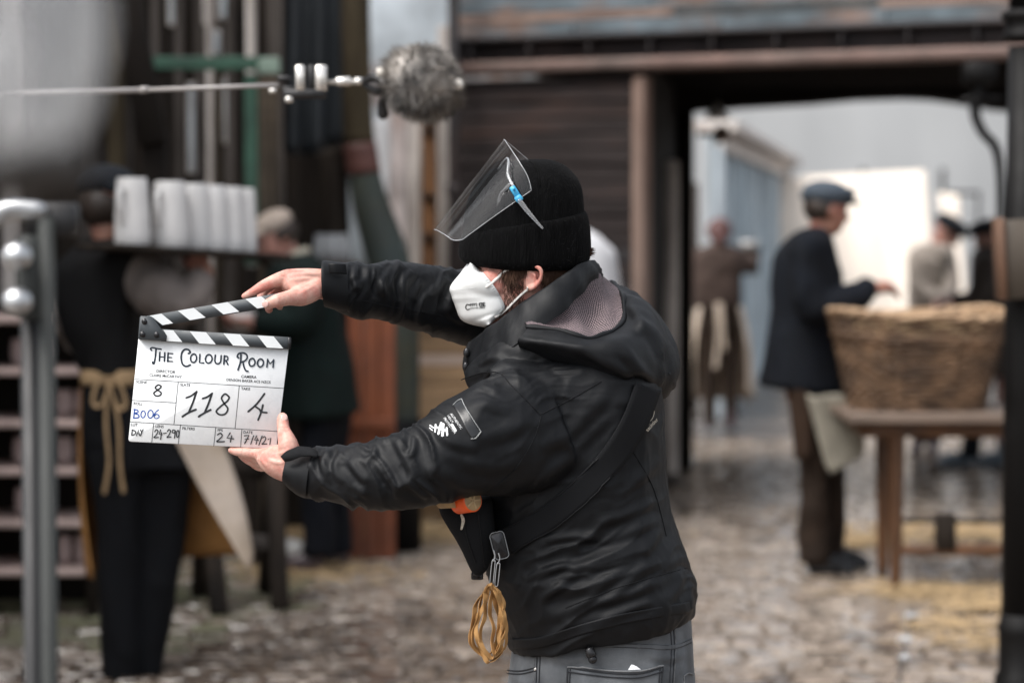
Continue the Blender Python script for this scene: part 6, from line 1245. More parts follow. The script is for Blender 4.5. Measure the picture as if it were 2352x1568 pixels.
dots = [sphere(cast(mb_, 1041 + i * 4.3, 667 - i * 0.55, 0.0002)[0], (0.0011, 0.0006, 0.0008), None, 8, 6) for i in range(13)]
edge = []
for i in range(34):
    u = i / 33 * (len(ce) - 1) * 0.86 + 2; k = min(int(u), len(ce) - 2); f_ = u - k; x = ce[k][0] * (1 - f_) + ce[k + 1][0] * f_; y = ce[k][1] * (1 - f_) + ce[k + 1][1] * f_
    edge.append(tube([cast(mb_, x - 3.0, y + 0.8, 0.0003)[0], cast(mb_, x - 7.5, y + 2.2, 0.0003)[0]], [0.0005, 0.0005], 6, 1))
part('weld_marks', mk('weld_marks', cat(dots + edge)), m_weld, mask)
def decal(bv, s_, x, y, size, ang, lift=0.0006, align='LEFT', space=1.0, bold=0.0):
    V, Fc = text_vf(s_, 1.0, align, space, bold); ca, sa = math.cos(ang), math.sin(ang)
    return [cast(bv, x + (v.x * ca + v.y * sa) * size, y + (v.x * sa - v.y * ca) * size, lift)[0] for v in V], Fc
a_ = R(-4)
part('lettering', mk('lettering', cat([decal(mb_, 'FFP2 NR', 1080, 703, 9, a_, bold=0.02), decal(mb_, 'EN149:2001', 1081, 710, 6.5, a_), decal(mb_, 'CE', 1100, 704, 13, a_, bold=0.02), decal(mb_, '2163', 1103, 708.5, 5.5, a_)] + [([cast(mb_, x, y, 0.0006)[0] for x, y in sv[0]], sv[1]) for sv in [stroke2d([(1079, 700), (1073, 699), (1070, 706), (1074, 711), (1079, 709)], 2.2)]]), False), m_ink, mask)

# ---- face shield pushed up on the beanie
vs_ = thing('face_shield', 'clear plastic face visor pushed up on the front of the beanie', 'face shield', H(1120, 440, 0.02))
gm_ = bpy.data.materials.new('clear_visor'); gm_.use_nodes = True; n = gm_.node_tree; n.nodes.clear(); L = n.links.new
o_ = n.nodes.new('ShaderNodeOutputMaterial'); tp = n.nodes.new('ShaderNodeBsdfTransparent'); tp.inputs[0].default_value = (0.97, 0.975, 0.98, 1)
gl = n.nodes.new('ShaderNodeBsdfGlossy'); gl.inputs['Roughness'].default_value = 0.04; fr = n.nodes.new('ShaderNodeMath'); fr.operation = 'POWER'; fr.inputs[1].default_value = 3.5; lw = n.nodes.new('ShaderNodeLayerWeight'); lw.inputs[0].default_value = 0.5; L(lw.outputs['Facing'], fr.inputs[0]); fr2 = n.nodes.new('ShaderNodeMapRange'); fr2.inputs[3].default_value = 0.035; fr2.inputs[4].default_value = 0.32; L(fr.outputs[0], fr2.inputs[0])
mg = n.nodes.new('ShaderNodeMixShader'); L(fr2.outputs[0], mg.inputs[0]); L(tp.outputs[0], mg.inputs[1]); L(gl.outputs[0], mg.inputs[2])
df = n.nodes.new('ShaderNodeBsdfDiffuse'); df.inputs[0].default_value = (0.34, 0.35, 0.36, 1); df.inputs[1].default_value = 0.5; tl = n.nodes.new('ShaderNodeBsdfTranslucent'); tl.inputs[0].default_value = (0.34, 0.35, 0.36, 1); md = n.nodes.new('ShaderNodeMixShader'); L(df.outputs[0], md.inputs[1]); L(tl.outputs[0], md.inputs[2])
uv = n.nodes.new('ShaderNodeUVMap'); uv.uv_map = 'UVMap'; mp = n.nodes.new('ShaderNodeMapping'); mp.inputs['Scale'].default_value = (4.5, 0.22, 1); mp.inputs['Rotation'].default_value = (0, 0, R(0)); L(uv.outputs[0], mp.inputs[0])
ns = n.nodes.new('ShaderNodeTexNoise'); ns.inputs['Scale'].default_value = 2.2; ns.inputs['Detail'].default_value = 1; ns.inputs['Roughness'].default_value = 0.5; L(mp.outputs[0], ns.inputs['Vector'])
ns2 = n.nodes.new('ShaderNodeTexNoise'); ns2.inputs['Scale'].default_value = 2.3; L(uv.outputs[0], ns2.inputs['Vector'])
r1 = n.nodes.new('ShaderNodeMapRange'); r1.inputs[1].default_value = 0.56; r1.inputs[2].default_value = 0.80; r1.inputs[3].default_value = 0.03; r1.inputs[4].default_value = 0.85; L(ns.outputs[0], r1.inputs[0])
r2 = n.nodes.new('ShaderNodeMapRange'); r2.inputs[1].default_value = 0.36; r2.inputs[2].default_value = 0.62; r2.inputs[3].default_value = 0.25; r2.inputs[4].default_value = 1.0; L(ns2.outputs[0], r2.inputs[0])
mu = n.nodes.new('ShaderNodeMath'); mu.operation = 'MULTIPLY'; L(r1.outputs[0], mu.inputs[0]); L(r2.outputs[0], mu.inputs[1])
mz = n.nodes.new('ShaderNodeMixShader'); L(mu.outputs[0], mz.inputs[0]); L(mg.outputs[0], mz.inputs[1]); L(md.outputs[0], mz.inputs[2]); L(mz.outputs[0], o_.inputs[0])
NU, NV = 44, 26; av = np.array([161.0, -207.0]); al = np.hypot(*av); av /= al; nv = np.array([0.788, 0.615]); grid = []
def vis(u, v):
    """u across (-1 near side, 1 far side), v from the chin edge (0) to the brow edge (1)."""
    th = R(58 + 24 * v) * u; Rp = 141.0
    lo = 7 + 16 * max(0, (abs(u) - 0.80) / 0.2) ** 2.2; hi = (al - 44 * abs(u) ** 2.0 - 10 * max(0, (abs(u) - 0.8) / 0.2) ** 2) if u < 0 else (al - 6 * u * u)
    lo += -9 * (1 - abs(u)) ** 2
    s_ = lo + (hi - lo) * v; off = Rp * (1 - math.cos(th))
    q = np.array([997.0, 527.0]) + av * s_ + nv * off
    return H(q[0], q[1], 0.02 + 0.105 * math.sin(th))
rows_ = [[vis(-1 + 2 * i / NU, j / NV) for i in range(NU + 1)] for j in range(NV + 1)]
vm = mk('visor_sheet', rings_to_mesh(rows_, False, False)); ul = vm.uv_layers.new(name='UVMap')
for pl in vm.polygons:
    for li in pl.loop_indices:
        vi = vm.loops[li].vertex_index; ul.data[li].uv = ((vi % (NU + 1)) / NU, (vi // (NU + 1)) / NV)
part('visor_sheet', vm, gm_, vs_)
m_edge = M('clear_edge', (0.70, 0.72, 0.74), 0.12, 0.02, 40, 0, spec=0.8); MATS['clear_edge'].node_tree.nodes['Principled BSDF'].inputs['Transmission Weight'].default_value = 0.55
bord = [rows_[0][i] for i in range(NU + 1)] + [rows_[j][NU] for j in range(1, NV + 1)] + [rows_[NV][i] for i in range(NU - 1, -1, -1)] + [rows_[j][0] for j in range(NV - 1, 0, -1)]
part('visor_edge', closed_sweep(bord, [(0.0006 * math.cos(k * 1.2566), 0.0006 * math.sin(k * 1.2566)) for k in range(5)], (0.3, 0.8, 0.5)), m_edge, vs_)
m_clip = M('blue_clip', (0.045, 0.36, 0.62), 0.25, 0.05, 40, 0, spec=0.6, sss=0.2)
m_clear = M('clear_plastic', (0.80, 0.82, 0.84), 0.10, 0.02, 40, 0, spec=0.7); MATS['clear_plastic'].node_tree.nodes['Principled BSDF'].inputs['Transmission Weight'].default_value = 0.85
part('hinge_clip', cat([beam(H(1175, 428, -0.088), H(1190, 452, -0.090), 0.004, 0.0105, up=(0.8, 0, 0.5), bev=0.0018), beam(H(1187, 450, -0.091), H(1196, 462, -0.092), 0.005, 0.0125, up=(0.8, 0, 0.5), bev=0.0015), cyl(H(1180, 434, -0.096), H(1180, 434, -0.090), 0.0026, 12)]), m_clip, vs_)
part('temple_arm', tube(J((1194, 462, -0.094), (1216, 490, -0.094), (1246, 524, -0.092)), [0.0042, 0.0034, 0.0016], 10, 4, flat=0.5), m_clear, vs_)
part('nose_frame', cat([tube(J((1178, 426, -0.088), (1166, 400, -0.075), (1168, 370, -0.06), (1160, 366, -0.03), (1136, 404, 0.01), (1132, 425, 0.02)), [0.0022, 0.0024, 0.002, 0.0016, 0.0018, 0.0016], 8, 6), tube(J((1170, 424, -0.086), (1150, 448, -0.07), (1142, 480, -0.055), (1138, 498, -0.045)), [0.0026, 0.0026, 0.0022, 0.0016], 8, 6)]), m_clear, vs_)

# ---- jeans, legs and shoes
jeans_parts = [loft([(1182, 1440, 1584, 1380, 0.0, 0.165), (1176, 1500, 1588, 1430, 0.0, 0.17), (1168, 1560, 1592, 1510, 0.0, 0.178), (1162, 1630, 1596, 1600, 0.0, 0.182), (1165, 1720, 1590, 1700, 0.0, 0.178)], Y0, 56, 5, 2.4),
 loft([(1180, 1660, 1500, 1660, -0.075, 0.10), (1195, 1850, 1460, 1850, -0.09, 0.09), (1235, 2100, 1440, 2100, -0.09, 0.075), (1255, 2350, 1430, 2350, -0.08, 0.07), (1250, 2490, 1430, 2490, -0.08, 0.07)], Y0, 32, 4), loft([(1230, 1660, 1580, 1660, 0.085, 0.10), (1260, 1850, 1540, 1850, 0.10, 0.09), (1290, 2100, 1510, 2100, 0.10, 0.075), (1305, 2350, 1490, 2350, 0.10, 0.07), (1300, 2440, 1490, 2440, 0.10, 0.07)], Y0, 32, 4)]
jme = fuse('jeans', jeans_parts, 0.0055, 6); fold_noise(jme, 0.0014, 12, 91, (1, 1, 0.6))
carve(jme, [([(1170, 1552), (1200, 1566), (1240, 1580)], 8, 0.003), ([(1480, 1500), (1530, 1512), (1580, 1500)], 9, 0.003), ([(1250, 1500), (1300, 1515), (1360, 1508)], 10, 0.003), ([(1560, 1560), (1580, 1590), (1592, 1620)], 8, 0.003)])
jeans = part('jeans', jme, m_denim, hero); db = bvh_of(jme)
yk = [(1250, 1478), (1297, 1472), (1367, 1479), (1480, 1483), (1545, 1485), (1588, 1470)]
part('yoke_seam', mk('yoke_seam', cat([seam(db, [(x, y + k) for x, y in yk], 0.0010, 0.0004) for k in (-4, 4)])), m_thread, jeans)
part('yoke_edge', ribbon(db, yk, 10, 0.0009, 0.0012), m_denim, jeans)
for q in ([seam(db, [(1541 + k, 1425), (1545 + k, 1485), (1541 + k, 1560), (1538 + k, 1640)], 0.0010, 0.0004) for k in (-3, 4)] + [seam(db, [(1238 + k, 1480), (1236 + k, 1530), (1232 + k, 1620)], 0.0010, 0.0004) for k in (-3, 4)]): part('side_seam', mk('side_seam', q), m_thread, jeans)
for q in ([seam(db, [(1549, 1430), (1552, 1485), (1548, 1560), (1545, 1640)], 0.0009, 0.0003), seam(db, [(1229, 1482), (1227, 1530), (1223, 1620)], 0.0009, 0.0003)]): part('seam_wear', mk('seam_wear', q), m_thread_l, jeans)
part('waistband', ribbon(db, [(1400, 1442), (1440, 1432), (1500, 1420), (1582, 1410)], 14, 0.0015, 0.002), m_denim, jeans)
part('belt_loop', ribbon(db, [(1538, 1402), (1540, 1420), (1543, 1436)], 12, 0.004, 0.003), m_denim, jeans)
pk = part('back_pocket', ribbon(db, [(1306, 1590), (1412, 1592), (1520, 1588)], 108, 0.0022, 0.0022, across=10), m_denim, jeans)
part('pocket_hem', mk('pocket_hem', cat([seam(db, [(1306, 1533 + k), (1352, 1539 + k), (1410, 1545 + k), (1470, 1545 + k), (1520, 1531 + k)], 0.0012, 0.004) for k in (0, 9)] + [seam(db, [(1305 + k, 1534), (1303 + k, 1580), (1304 + k, 1640)], 0.0011, 0.0038) for k in (0, 6)] + [seam(db, [(1520 - k, 1534), (1516 - k, 1580), (1514 - k, 1640)], 0.0011, 0.0038) for k in (0, 6)])), m_thread, jeans)
part('pocket_edge', mk('pocket_edge', seam(db, [(1306, 1529), (1352, 1534), (1410, 1540), (1470, 1540), (1520, 1527)], 0.0016, 0.004)), m_thread_l, jeans)
part('front_pocket_hem', mk('front_pocket_hem', cat([seam(db, [(1166, 1538 + k), (1195, 1540 + k), (1231, 1532 + k)], 0.0012, 0.0006) for k in (0, 7)])), m_thread, jeans)
part('rivet', sphere(cast(db, 1231, 1536, 0.0)[0], (0.0035, 0.002, 0.0035)), m_alu, jeans)
part('side_pocket_edge', mk('side_pocket_edge', cat([seam(db, [(1570, 1552), (1580, 1545), (1590, 1548)], 0.0014, 0.001), seam(db, [(1570, 1552), (1572, 1600), (1576, 1640)], 0.0012, 0.001)])), m_thread_l, jeans)
for (xa, dyc) in ((1335, -0.08), (1395, 0.10)):
    c0 = G(xa, Y0 + dyc); part('shoe', fuse('shoe', shoe(c0 + Vector((-0.17, 0, 0)), c0 + Vector((0.04, 0, 0)), 0.05), 0.008, 2), m_rubber, hero)
pq = [cast(db, x, y, 0.0010)[0] for x, y in ((1434, 1550), (1450, 1525), (1456, 1526), (1482, 1545), (1470, 1580), (1440, 1580))]
t = thing('folded_paper', 'folded white paper poking out of the back jeans pocket', 'paper', pq[1])
part('front_leaf', solidify((pq, [(0, 1, 2, 3, 4, 5)]), 0.0006), m_paper, t)
part('back_leaf', solidify(([v + Vector((0.004, 0.0004, -0.002)) for v in pq], [(0, 1, 2, 3, 4, 5)]), 0.0006), m_paper, t)
part('drawcord', tube(J((1346, 1456, -0.175), (1350, 1475, -0.182), (1353, 1492, -0.183)), [0.0022] * 3, 8, 3), m_jackl, hero)
part('cord_toggle', cat([cyl(H(1352, 1486, -0.184), H(1360, 1508, -0.186), 0.0075, 14, 0.009, 0.002), sphere(H(1361, 1513, -0.186), 0.0075)]), m_screw, hero)

# ---- cross-body strap, buckle and chest pouch
sp = thing('shoulder_bag', 'black webbing shoulder strap with buckle and small chest pouch', 'bag', H(1120, 1250, -0.15))
part('strap', ribbon(jb_, [(1166, 1246), (1210, 1218), (1255, 1190), (1325, 1136), (1385, 1075), (1430, 1015), (1462, 950), (1482, 890)], 57, 0.0055, 0.003, smooth=10), m_jackl, sp)
part('strap_edge', mk('strap_edge', cat([seam(jb_, [(x + dx, y + dy) for x, y in ((1166, 1246), (1210, 1218), (1255, 1190), (1325, 1136), (1385, 1075))], 0.0011, 0.0065) for dx, dy in ((14, 23), (-14, -23))])), m_jack, sp)
pouch = fuse('pouch', [loft([(1008, 1150, 1128, 1140, -0.135, 0.045), (1012, 1176, 1132, 1170, -0.135, 0.05), (1038, 1222, 1136, 1215, -0.135, 0.05), (1060, 1262, 1132, 1258, -0.135, 0.045), (1078, 1302, 1122, 1300, -0.135, 0.035), (1088, 1320, 1108, 1318, -0.135, 0.02)], Y0, 32, 4, 2.8)], 0.004, 4); fold_noise(pouch, 0.002, 16, 95)
part('pouch', pouch, m_jackl, sp); pb_ = bvh_of(pouch)
part('pouch_seams', mk('pouch_seams', cat([seam(pb_, [(1060, 1180), (1072, 1230), (1092, 1290)], 0.0012, 0.0006), seam(pb_, [(1098, 1180), (1106, 1240), (1112, 1300)], 0.0012, 0.0006)])), m_jack, sp)
part('zip_pull', tube(J((1060, 1182, -0.190), (1064, 1195, -0.192), (1060, 1214, -0.192)), [0.002, 0.003, 0.0018], 8, 3), m_logo2, sp)
bq, bn_ = cast(jb_, 1146, 1252, 0.012); ang = R(-14)
def rrect(cx, cy, w_, h_, r, a, depth):
    o = []
    for qx, qy, s0 in ((1, 1, 0), (-1, 1, 90), (-1, -1, 180), (1, -1, 270)):
        for k in range(5):
            t_ = R(s0 + k * 22.5); x = qx * (w_ / 2 - r) + r * math.cos(t_); y = qy * (h_ / 2 - r) + r * math.sin(t_); o.append(P(cx + x * math.cos(a) - y * math.sin(a), cy + x * math.sin(a) + y * math.cos(a), depth))
    return o
by = Y0 - 0.198
part('buckle_plate', rings_to_mesh([rrect(1146, 1252, 32, 62, 9, ang, by + 0.006), rrect(1146, 1252, 34, 64, 9, ang, by + 0.002), rrect(1146, 1252, 30, 60, 8, ang, by)]), m_screw, sp)
part('buckle_rim', closed_sweep(rrect(1147, 1252, 33, 63, 9, ang, by - 0.0005), [(0.0009 * math.cos(k * 1.2566), 0.0009 * math.sin(k * 1.2566)) for k in range(5)], (0, 1, 0)), M('buckle_edge', (0.20, 0.21, 0.215), 0.25, 0.05, 40, 0), sp)
part('pouch_clip', cat([cyl(H(1086, 1318, -0.15), H(1104, 1314, -0.155), 0.005, 12), box(H(1096, 1322, -0.145), (0.02, 0.012, 0.012), None, 0.002)]), m_screw, sp)
# ---- rolls of tape on the pouch
ta = thing('orange_tape_roll', 'small roll of bright orange tape with tan spoked core on the chest pouch', 'tape roll', H(1072, 1150, -0.22))
a0, a1 = H(1054, 1154, -0.195), H(1086, 1149, -0.225); ax_ = (a1 - a0).normalized()
part('tape', cyl(a0, a1, 0.0185, 32, bev=0.0006), m_otape, ta)
part('core', cyl(a1 - ax_ * 0.004, a1 + ax_ * 0.0012, 0.0165, 32, bev=0.0005), m_core, ta)
u_ = ax_.orthogonal().normalized(); w2 = ax_.cross(u_)
for k in range(5):
    dv = u_ * math.cos(k * 1.2566) + w2 * math.sin(k * 1.2566); part('spoke', beam(a1 + ax_ * 0.0016, a1 + ax_ * 0.0016 + dv * 0.0145, 0.003, 0.002, up=ax_, bev=0.0003), M('core_rib', (0.46, 0.33, 0.18), 0.6, 0.1, 60, 0), ta)
part('hub', cyl(a1, a1 + ax_ * 0.0025, 0.004, 14), m_core, ta)
tb2 = thing('tan_tape_roll', 'tan tape roll half hidden beside the orange one', 'tape roll', H(1030, 1150, -0.21))
a0, a1 = H(1012, 1150, -0.19), H(1048, 1148, -0.215)
part('tape', cyl(a0, a1, 0.0125, 28, bev=0.0006), m_core, tb2); part('core', cyl(a0 - (a1 - a0).normalized() * 0.001, a0, 0.009, 20), m_tape, tb2)
# ---- clips and rubber bands
for i, (x0, y0_, x1, y1_, lb) in enumerate(((1133, 1290, 1128, 1352, 'steel clip carrying the rubber bands, left one of the pair'), (1144, 1296, 1140, 1345, 'steel clip hanging beside the one carrying the rubber bands'))):
    c = H(x0, y0_, -0.215); t = thing('steel_clip', lb, 'clip', c, 'steel clips under the buckle')
    pts = [P(x0 - 3, y0_, Y0 - 0.215), P(x0 + 3, y0_ - 3, Y0 - 0.215), P(x0 + 4, y0_ + 4, Y0 - 0.215), P(x1 + 3.5, y1_ - 4, Y0 - 0.216), P(x1, y1_, Y0 - 0.216), P(x1 - 3.5, y1_ - 4, Y0 - 0.216)]
    pc_ = [Vector(v) for v in catmull([tuple(v) for v in pts], 5, True)]
    part('wire', closed_sweep(pc_, [(0.0009 * math.cos(k * 1.2566), 0.0009 * math.sin(k * 1.2566)) for k in range(5)], (0, 1, 0)), m_chrome, t)
    part('hook', tube(J((x0 + 1, y0_ - 26, -0.214), (x0 + 4, y0_ - 14, -0.214), (x0, y0_ - 2, -0.214)), [0.001] * 3, 8, 4), m_chrome, t)
rb = thing('rubber_bands', 'bunch of long tan rubber bands hanging from a steel clip', 'rubber band', H(1124, 1346, -0.216))
rn = random.Random(12)
for k in range(5):
    wl = (46, 38, 30, -4, 20)[k]; wr_ = (20, 38, 26, 36, 33)[k]; bot = (1505, 1512, 1520, 1500, 1508, 1516, 1498)[k]; d0 = -0.214 - 0.003 * k; pts = []
    ph1, ph2 = rn.uniform(0, 6), rn.uniform(0, 6)
    keyL = [(1126 - wl * f_ + 5 * math.sin(ph1 + j * 1.9), 1346 + (bot - 1346) * g) for j, (f_, g) in enumerate(((0.25, 0.06), (0.55, 0.22), (0.85, 0.42), (1.0, 0.62), (0.85, 0.82)))]
    keyR = [(1126 + wr_ * f_ + 5 * math.sin(ph2 + j * 2.1), 1346 + (bot - 1346) * g) for j, (f_, g) in enumerate(((0.75, 0.86), (0.95, 0.66), (0.85, 0.45), (0.75, 0.24), (0.45, 0.07)))]
    keys = [(1126, 1343)] + keyL + [(1124 + (wr_ - wl) * 0.3, bot)] + keyR
    pc_ = [H(x, y, d0 + 0.004 * math.sin(i * 0.4 + k)) for i, (x, y) in enumerate(catmull(keys, 9, True))]
    tw = Vector((0.9 * math.sin(k * 2.0 + 0.8), 0.75, 0.35 * math.cos(k * 1.4)))
    part('rubber_band', mk('rubber_band', closed_sweep(pc_, [(0.0046, 0.0005), (-0.0046, 0.0005), (-0.0046, -0.0005), (0.0046, -0.0005)], tw), False), m_band, rb)

# ---- prints on the jacket
def sdecal(bv, strokes, lift=0.001): return cat([([cast(bv, x, y, lift + 0.0002 * i)[0] for x, y in sv[0]], sv[1]) for i, sv in enumerate(strokes)])
a_ = R(55)
part('sleeve_print', mk('sleeve_print', cat([decal(jb_, 'AUTHENTIC', 1034, 952, 7.6, a_, 0.0012), decal(jb_, 'HELLY', 1027, 956, 7.0, a_, 0.0012), decal(jb_, 'PROTECTION', 1019, 961, 7.0, a_, 0.0012), sdecal(jb_, [stroke2d([(1038, 976), (1046, 989)], 6, smooth=False)], 0.0012)]), False), m_logo, jacket)
part('sleeve_logo', mk('sleeve_logo', sdecal(jb_, [stroke2d([(1014, 972), (1008, 996)], 5, smooth=False), stroke2d([(1003, 982), (1014, 984)], 5, smooth=False), stroke2d([(1019, 975), (1017, 1000)], 5, smooth=False), stroke2d([(1002, 976), (1001, 992)], 4, smooth=False), stroke2d([(1016, 988), (1024, 990)], 5, smooth=False), stroke2d([(1026, 984), (1027, 1000)], 4, smooth=False), stroke2d([(989, 978), (997, 984)], 2.5, smooth=False), stroke2d([(988, 984), (995, 990)], 2, smooth=False)], 0.0012), False), m_logo, jacket)
part('repair_tape', ribbon(jb_, [(1050, 924), (1066, 950), (1080, 978), (1094, 1001)], 25, 0.0016, 0.0008), M('glossy_black_tape', (0.011, 0.012, 0.013), 0.22, 0.2, 60, 0.1, 150), jacket)
part('tape_edge', mk('tape_edge', cat([seam(jb_, [(1061, 918), (1066, 930), (1074, 944), (1090, 970), (1104, 992)], 0.0006, 0.0022), seam(jb_, [(1082, 1008), (1092, 1006), (1104, 992)], 0.0008, 0.0022), seam(jb_, [(1041, 932), (1052, 922), (1061, 918)], 0.0006, 0.0022)])), M('tape_lift', (0.30, 0.31, 0.31), 0.4, 0.3, 200, 0), jacket)
part('back_print', mk('back_print', cat([decal(jb_, 'sachtler', 1486, 991, 11.5, R(-48), 0.0015, bold=0.01), sdecal(jb_, [stroke2d([(1489, 916), (1493, 922), (1500, 938), (1500, 952), (1494, 964), (1487, 966), (1482, 958), (1481, 950)], 1.2), stroke2d([(1481, 953), (1487, 944), (1492, 941), (1492, 950), (1484, 956)], 1.1), stroke2d([(1487, 930), (1493, 922)], 1.0, smooth=False)], 0.0015)]), False), m_logo2, jacket)
part('side_print', mk('side_print', sdecal(jb_, [stroke2d([(1423, 1005), (1428, 996), (1433, 990), (1440, 982)], 2.0), stroke2d([(1425, 998), (1432, 996)], 1.4, smooth=False), stroke2d([(1434, 984), (1440, 974), (1446, 966)], 1.2), stroke2d([(1429, 1000), (1434, 993)], 1.6, smooth=False)], 0.0015), False), m_logo2, jacket)

# ------------------------------------------------------------------ the clapper slate
YS = Y0 - 0.14
def Zp(zx, zy): return 263.4 + 0.36 * zx, 583.3 + 0.36 * zy
def ZP(zx, zy, out_=0.0):
    x, y = Zp(zx, zy); return P(x, y, YS - out_)
def slab(poly, f, b, bev=0.0):
    """Flat prism in the plane of the slate from depth b (back) to f (front)."""
    n_ = len(poly); cx = sum(p[0] for p in poly) / n_; cy = sum(p[1] for p in poly) / n_
    def rg(o, ins): return [ZP(cx + (x - cx) * (1 - ins / max(abs(x - cx), 30)), cy + (y - cy) * (1 - ins / max(abs(y - cy), 30)), o) for x, y in poly]
    V, Fc = rings_to_mesh([rg(b, 0), rg(f - bev, 0), rg(f, 2.0 if bev else 0)], cap=False)
    n2 = len(V); Fc += [tuple(range(n_ - 1, -1, -1)), tuple(range(2 * n_, 3 * n_))]
    return V, Fc
sl_ = thing('film_slate', 'white film slate with black and white striped clapper held open', 'clapperboard', H(477, 906, -0.14))
def arc(cx, cy, r, a0, a1, n_=5): return [(cx + r * math.cos(R(a0 + (a1 - a0) * k / (n_ - 1))), cy + r * math.sin(R(a0 + (a1 - a0) * k / (n_ - 1)))) for k in range(n_)]
bp = [(152, 540), (1110, 600)] + [(1033, 1225), (1018, 1241)] + [(104, 1196)] + [(93, 1192), (88, 1180)]
board = part('board', slab(bp, 0.0, -0.005, 0.0006), m_board, sl_)
def put(VFs, mat, name, parent, lift=0.0003):
    V, Fc = cat([([ZP(v[0], v[1], lift + 0.00004 * i) for v in vf[0]], vf[1]) for i, vf in enumerate(VFs)])
    me = mk(name, (V, Fc), False); o = part(name, me, mat, parent); return o
TA = R(3.55)
def zt(s_, x, y, size, align='LEFT', bold=0.018, space=1.0):
    V, Fc = text_vf(s_, 1.0, align, space, bold); ca, sa = math.cos(TA), math.sin(TA)
    return [(x + v.x * size * ca + v.y * size * sa, y + v.x * size * sa - v.y * size * ca) for v in V], Fc
def ell(cx, cy, rx, ry, n_=14, tilt=0.06): return [(cx + rx * math.cos(2 * math.pi * k / n_) - tilt * ry * math.sin(2 * math.pi * k / n_), cy + ry * math.sin(2 * math.pi * k / n_)) for k in range(n_)]
S = lambda pts, w_=8, c=False, sm=True: stroke2d(pts, w_ * 1.12, 6, c, sm)
title = [S([(236, 614), (229, 604), (240, 597), (266, 602), (297, 607)], 9), S([(264, 603), (260, 650), (252, 694), (244, 698), (242, 688)], 10), S([(288, 627), (285, 681)], 10, sm=False), S([(320, 629), (317, 683)], 10, sm=False), S([(287, 655), (318, 657)], 7, sm=False), S([(341, 631), (338, 685)], 10, sm=False), S([(341, 633), (371, 635)], 7, sm=False), S([(339, 658), (363, 660)], 7, sm=False), S([(338, 683), (369, 685)], 7, sm=False),
 S([(470, 634), (482, 626), (470, 610), (448, 608), (430, 626), (424, 660), (432, 700), (456, 716), (482, 706)], 10), S(ell(503, 664, 19, 27), 9, True), S([(544, 640), (541, 692), (568, 694)], 9, sm=False), S(ell(600, 668, 21, 27), 9, True), S([(642, 644), (639, 680), (648, 697), (664, 698), (676, 684), (679, 647)], 9), S([(700, 649), (696, 702)], 10, sm=False), S([(700, 650), (718, 653), (722, 667), (714, 678), (698, 678)], 8), S([(710, 679), (722, 704)], 9, sm=False),
 S([(806, 640), (802, 690), (786, 738)], 10), S([(792, 662), (782, 654), (790, 636), (816, 629), (840, 640), (845, 662), (828, 682), (806, 688)], 9), S([(818, 688), (826, 722), (838, 744), (851, 747)], 9), S(ell(876, 690, 19, 25), 9, True), S(ell(930, 694, 19, 25), 9, True), S([(971, 720), (976, 671)], 9, sm=False), S([(976, 673), (992, 700), (1014, 676)], 8, sm=False), S([(1015, 674), (1010, 722)], 9, sm=False)]
put(title, m_print, 'title_lettering', board)
sm_ = [zt('DIRECTOR', 325, 757, 25, 'CENTER'), zt('CLAIRE McCARTHY', 323, 785, 24, 'CENTER'), zt('CAMERA', 855, 791, 25, 'CENTER'), zt('DENSON BAKER ACS NZCS', 853, 817, 23, 'CENTER'), zt('SCENE', 135, 822, 24), zt('SLATE', 417, 840, 24), zt('TAKE', 806, 865, 24), zt('ROLL', 119, 960, 24), zt('LUT', 102, 1095, 24), zt('LENS', 259, 1105, 24), zt('FILTERS', 430, 1118, 24), zt('FPS', 655, 1130, 24), zt('DATE', 820, 1143, 24)]
for q in sm_: put([q], m_ink, 'lettering', board)
ln = [((130, 797), (1082, 856)), ((405, 814), (378, 1085)), ((795, 839), (768, 1112)), ((112, 932), (392, 948)), ((100, 1069), (1042, 1131)), ((248, 1078), (236, 1203)), ((420, 1088), (405, 1212)), ((645, 1104), (632, 1224)), ((812, 1116), (803, 1232))]
put([S([a, b], 3.2, sm=False) for a, b in ln], m_ink, 'ruled_lines', board)
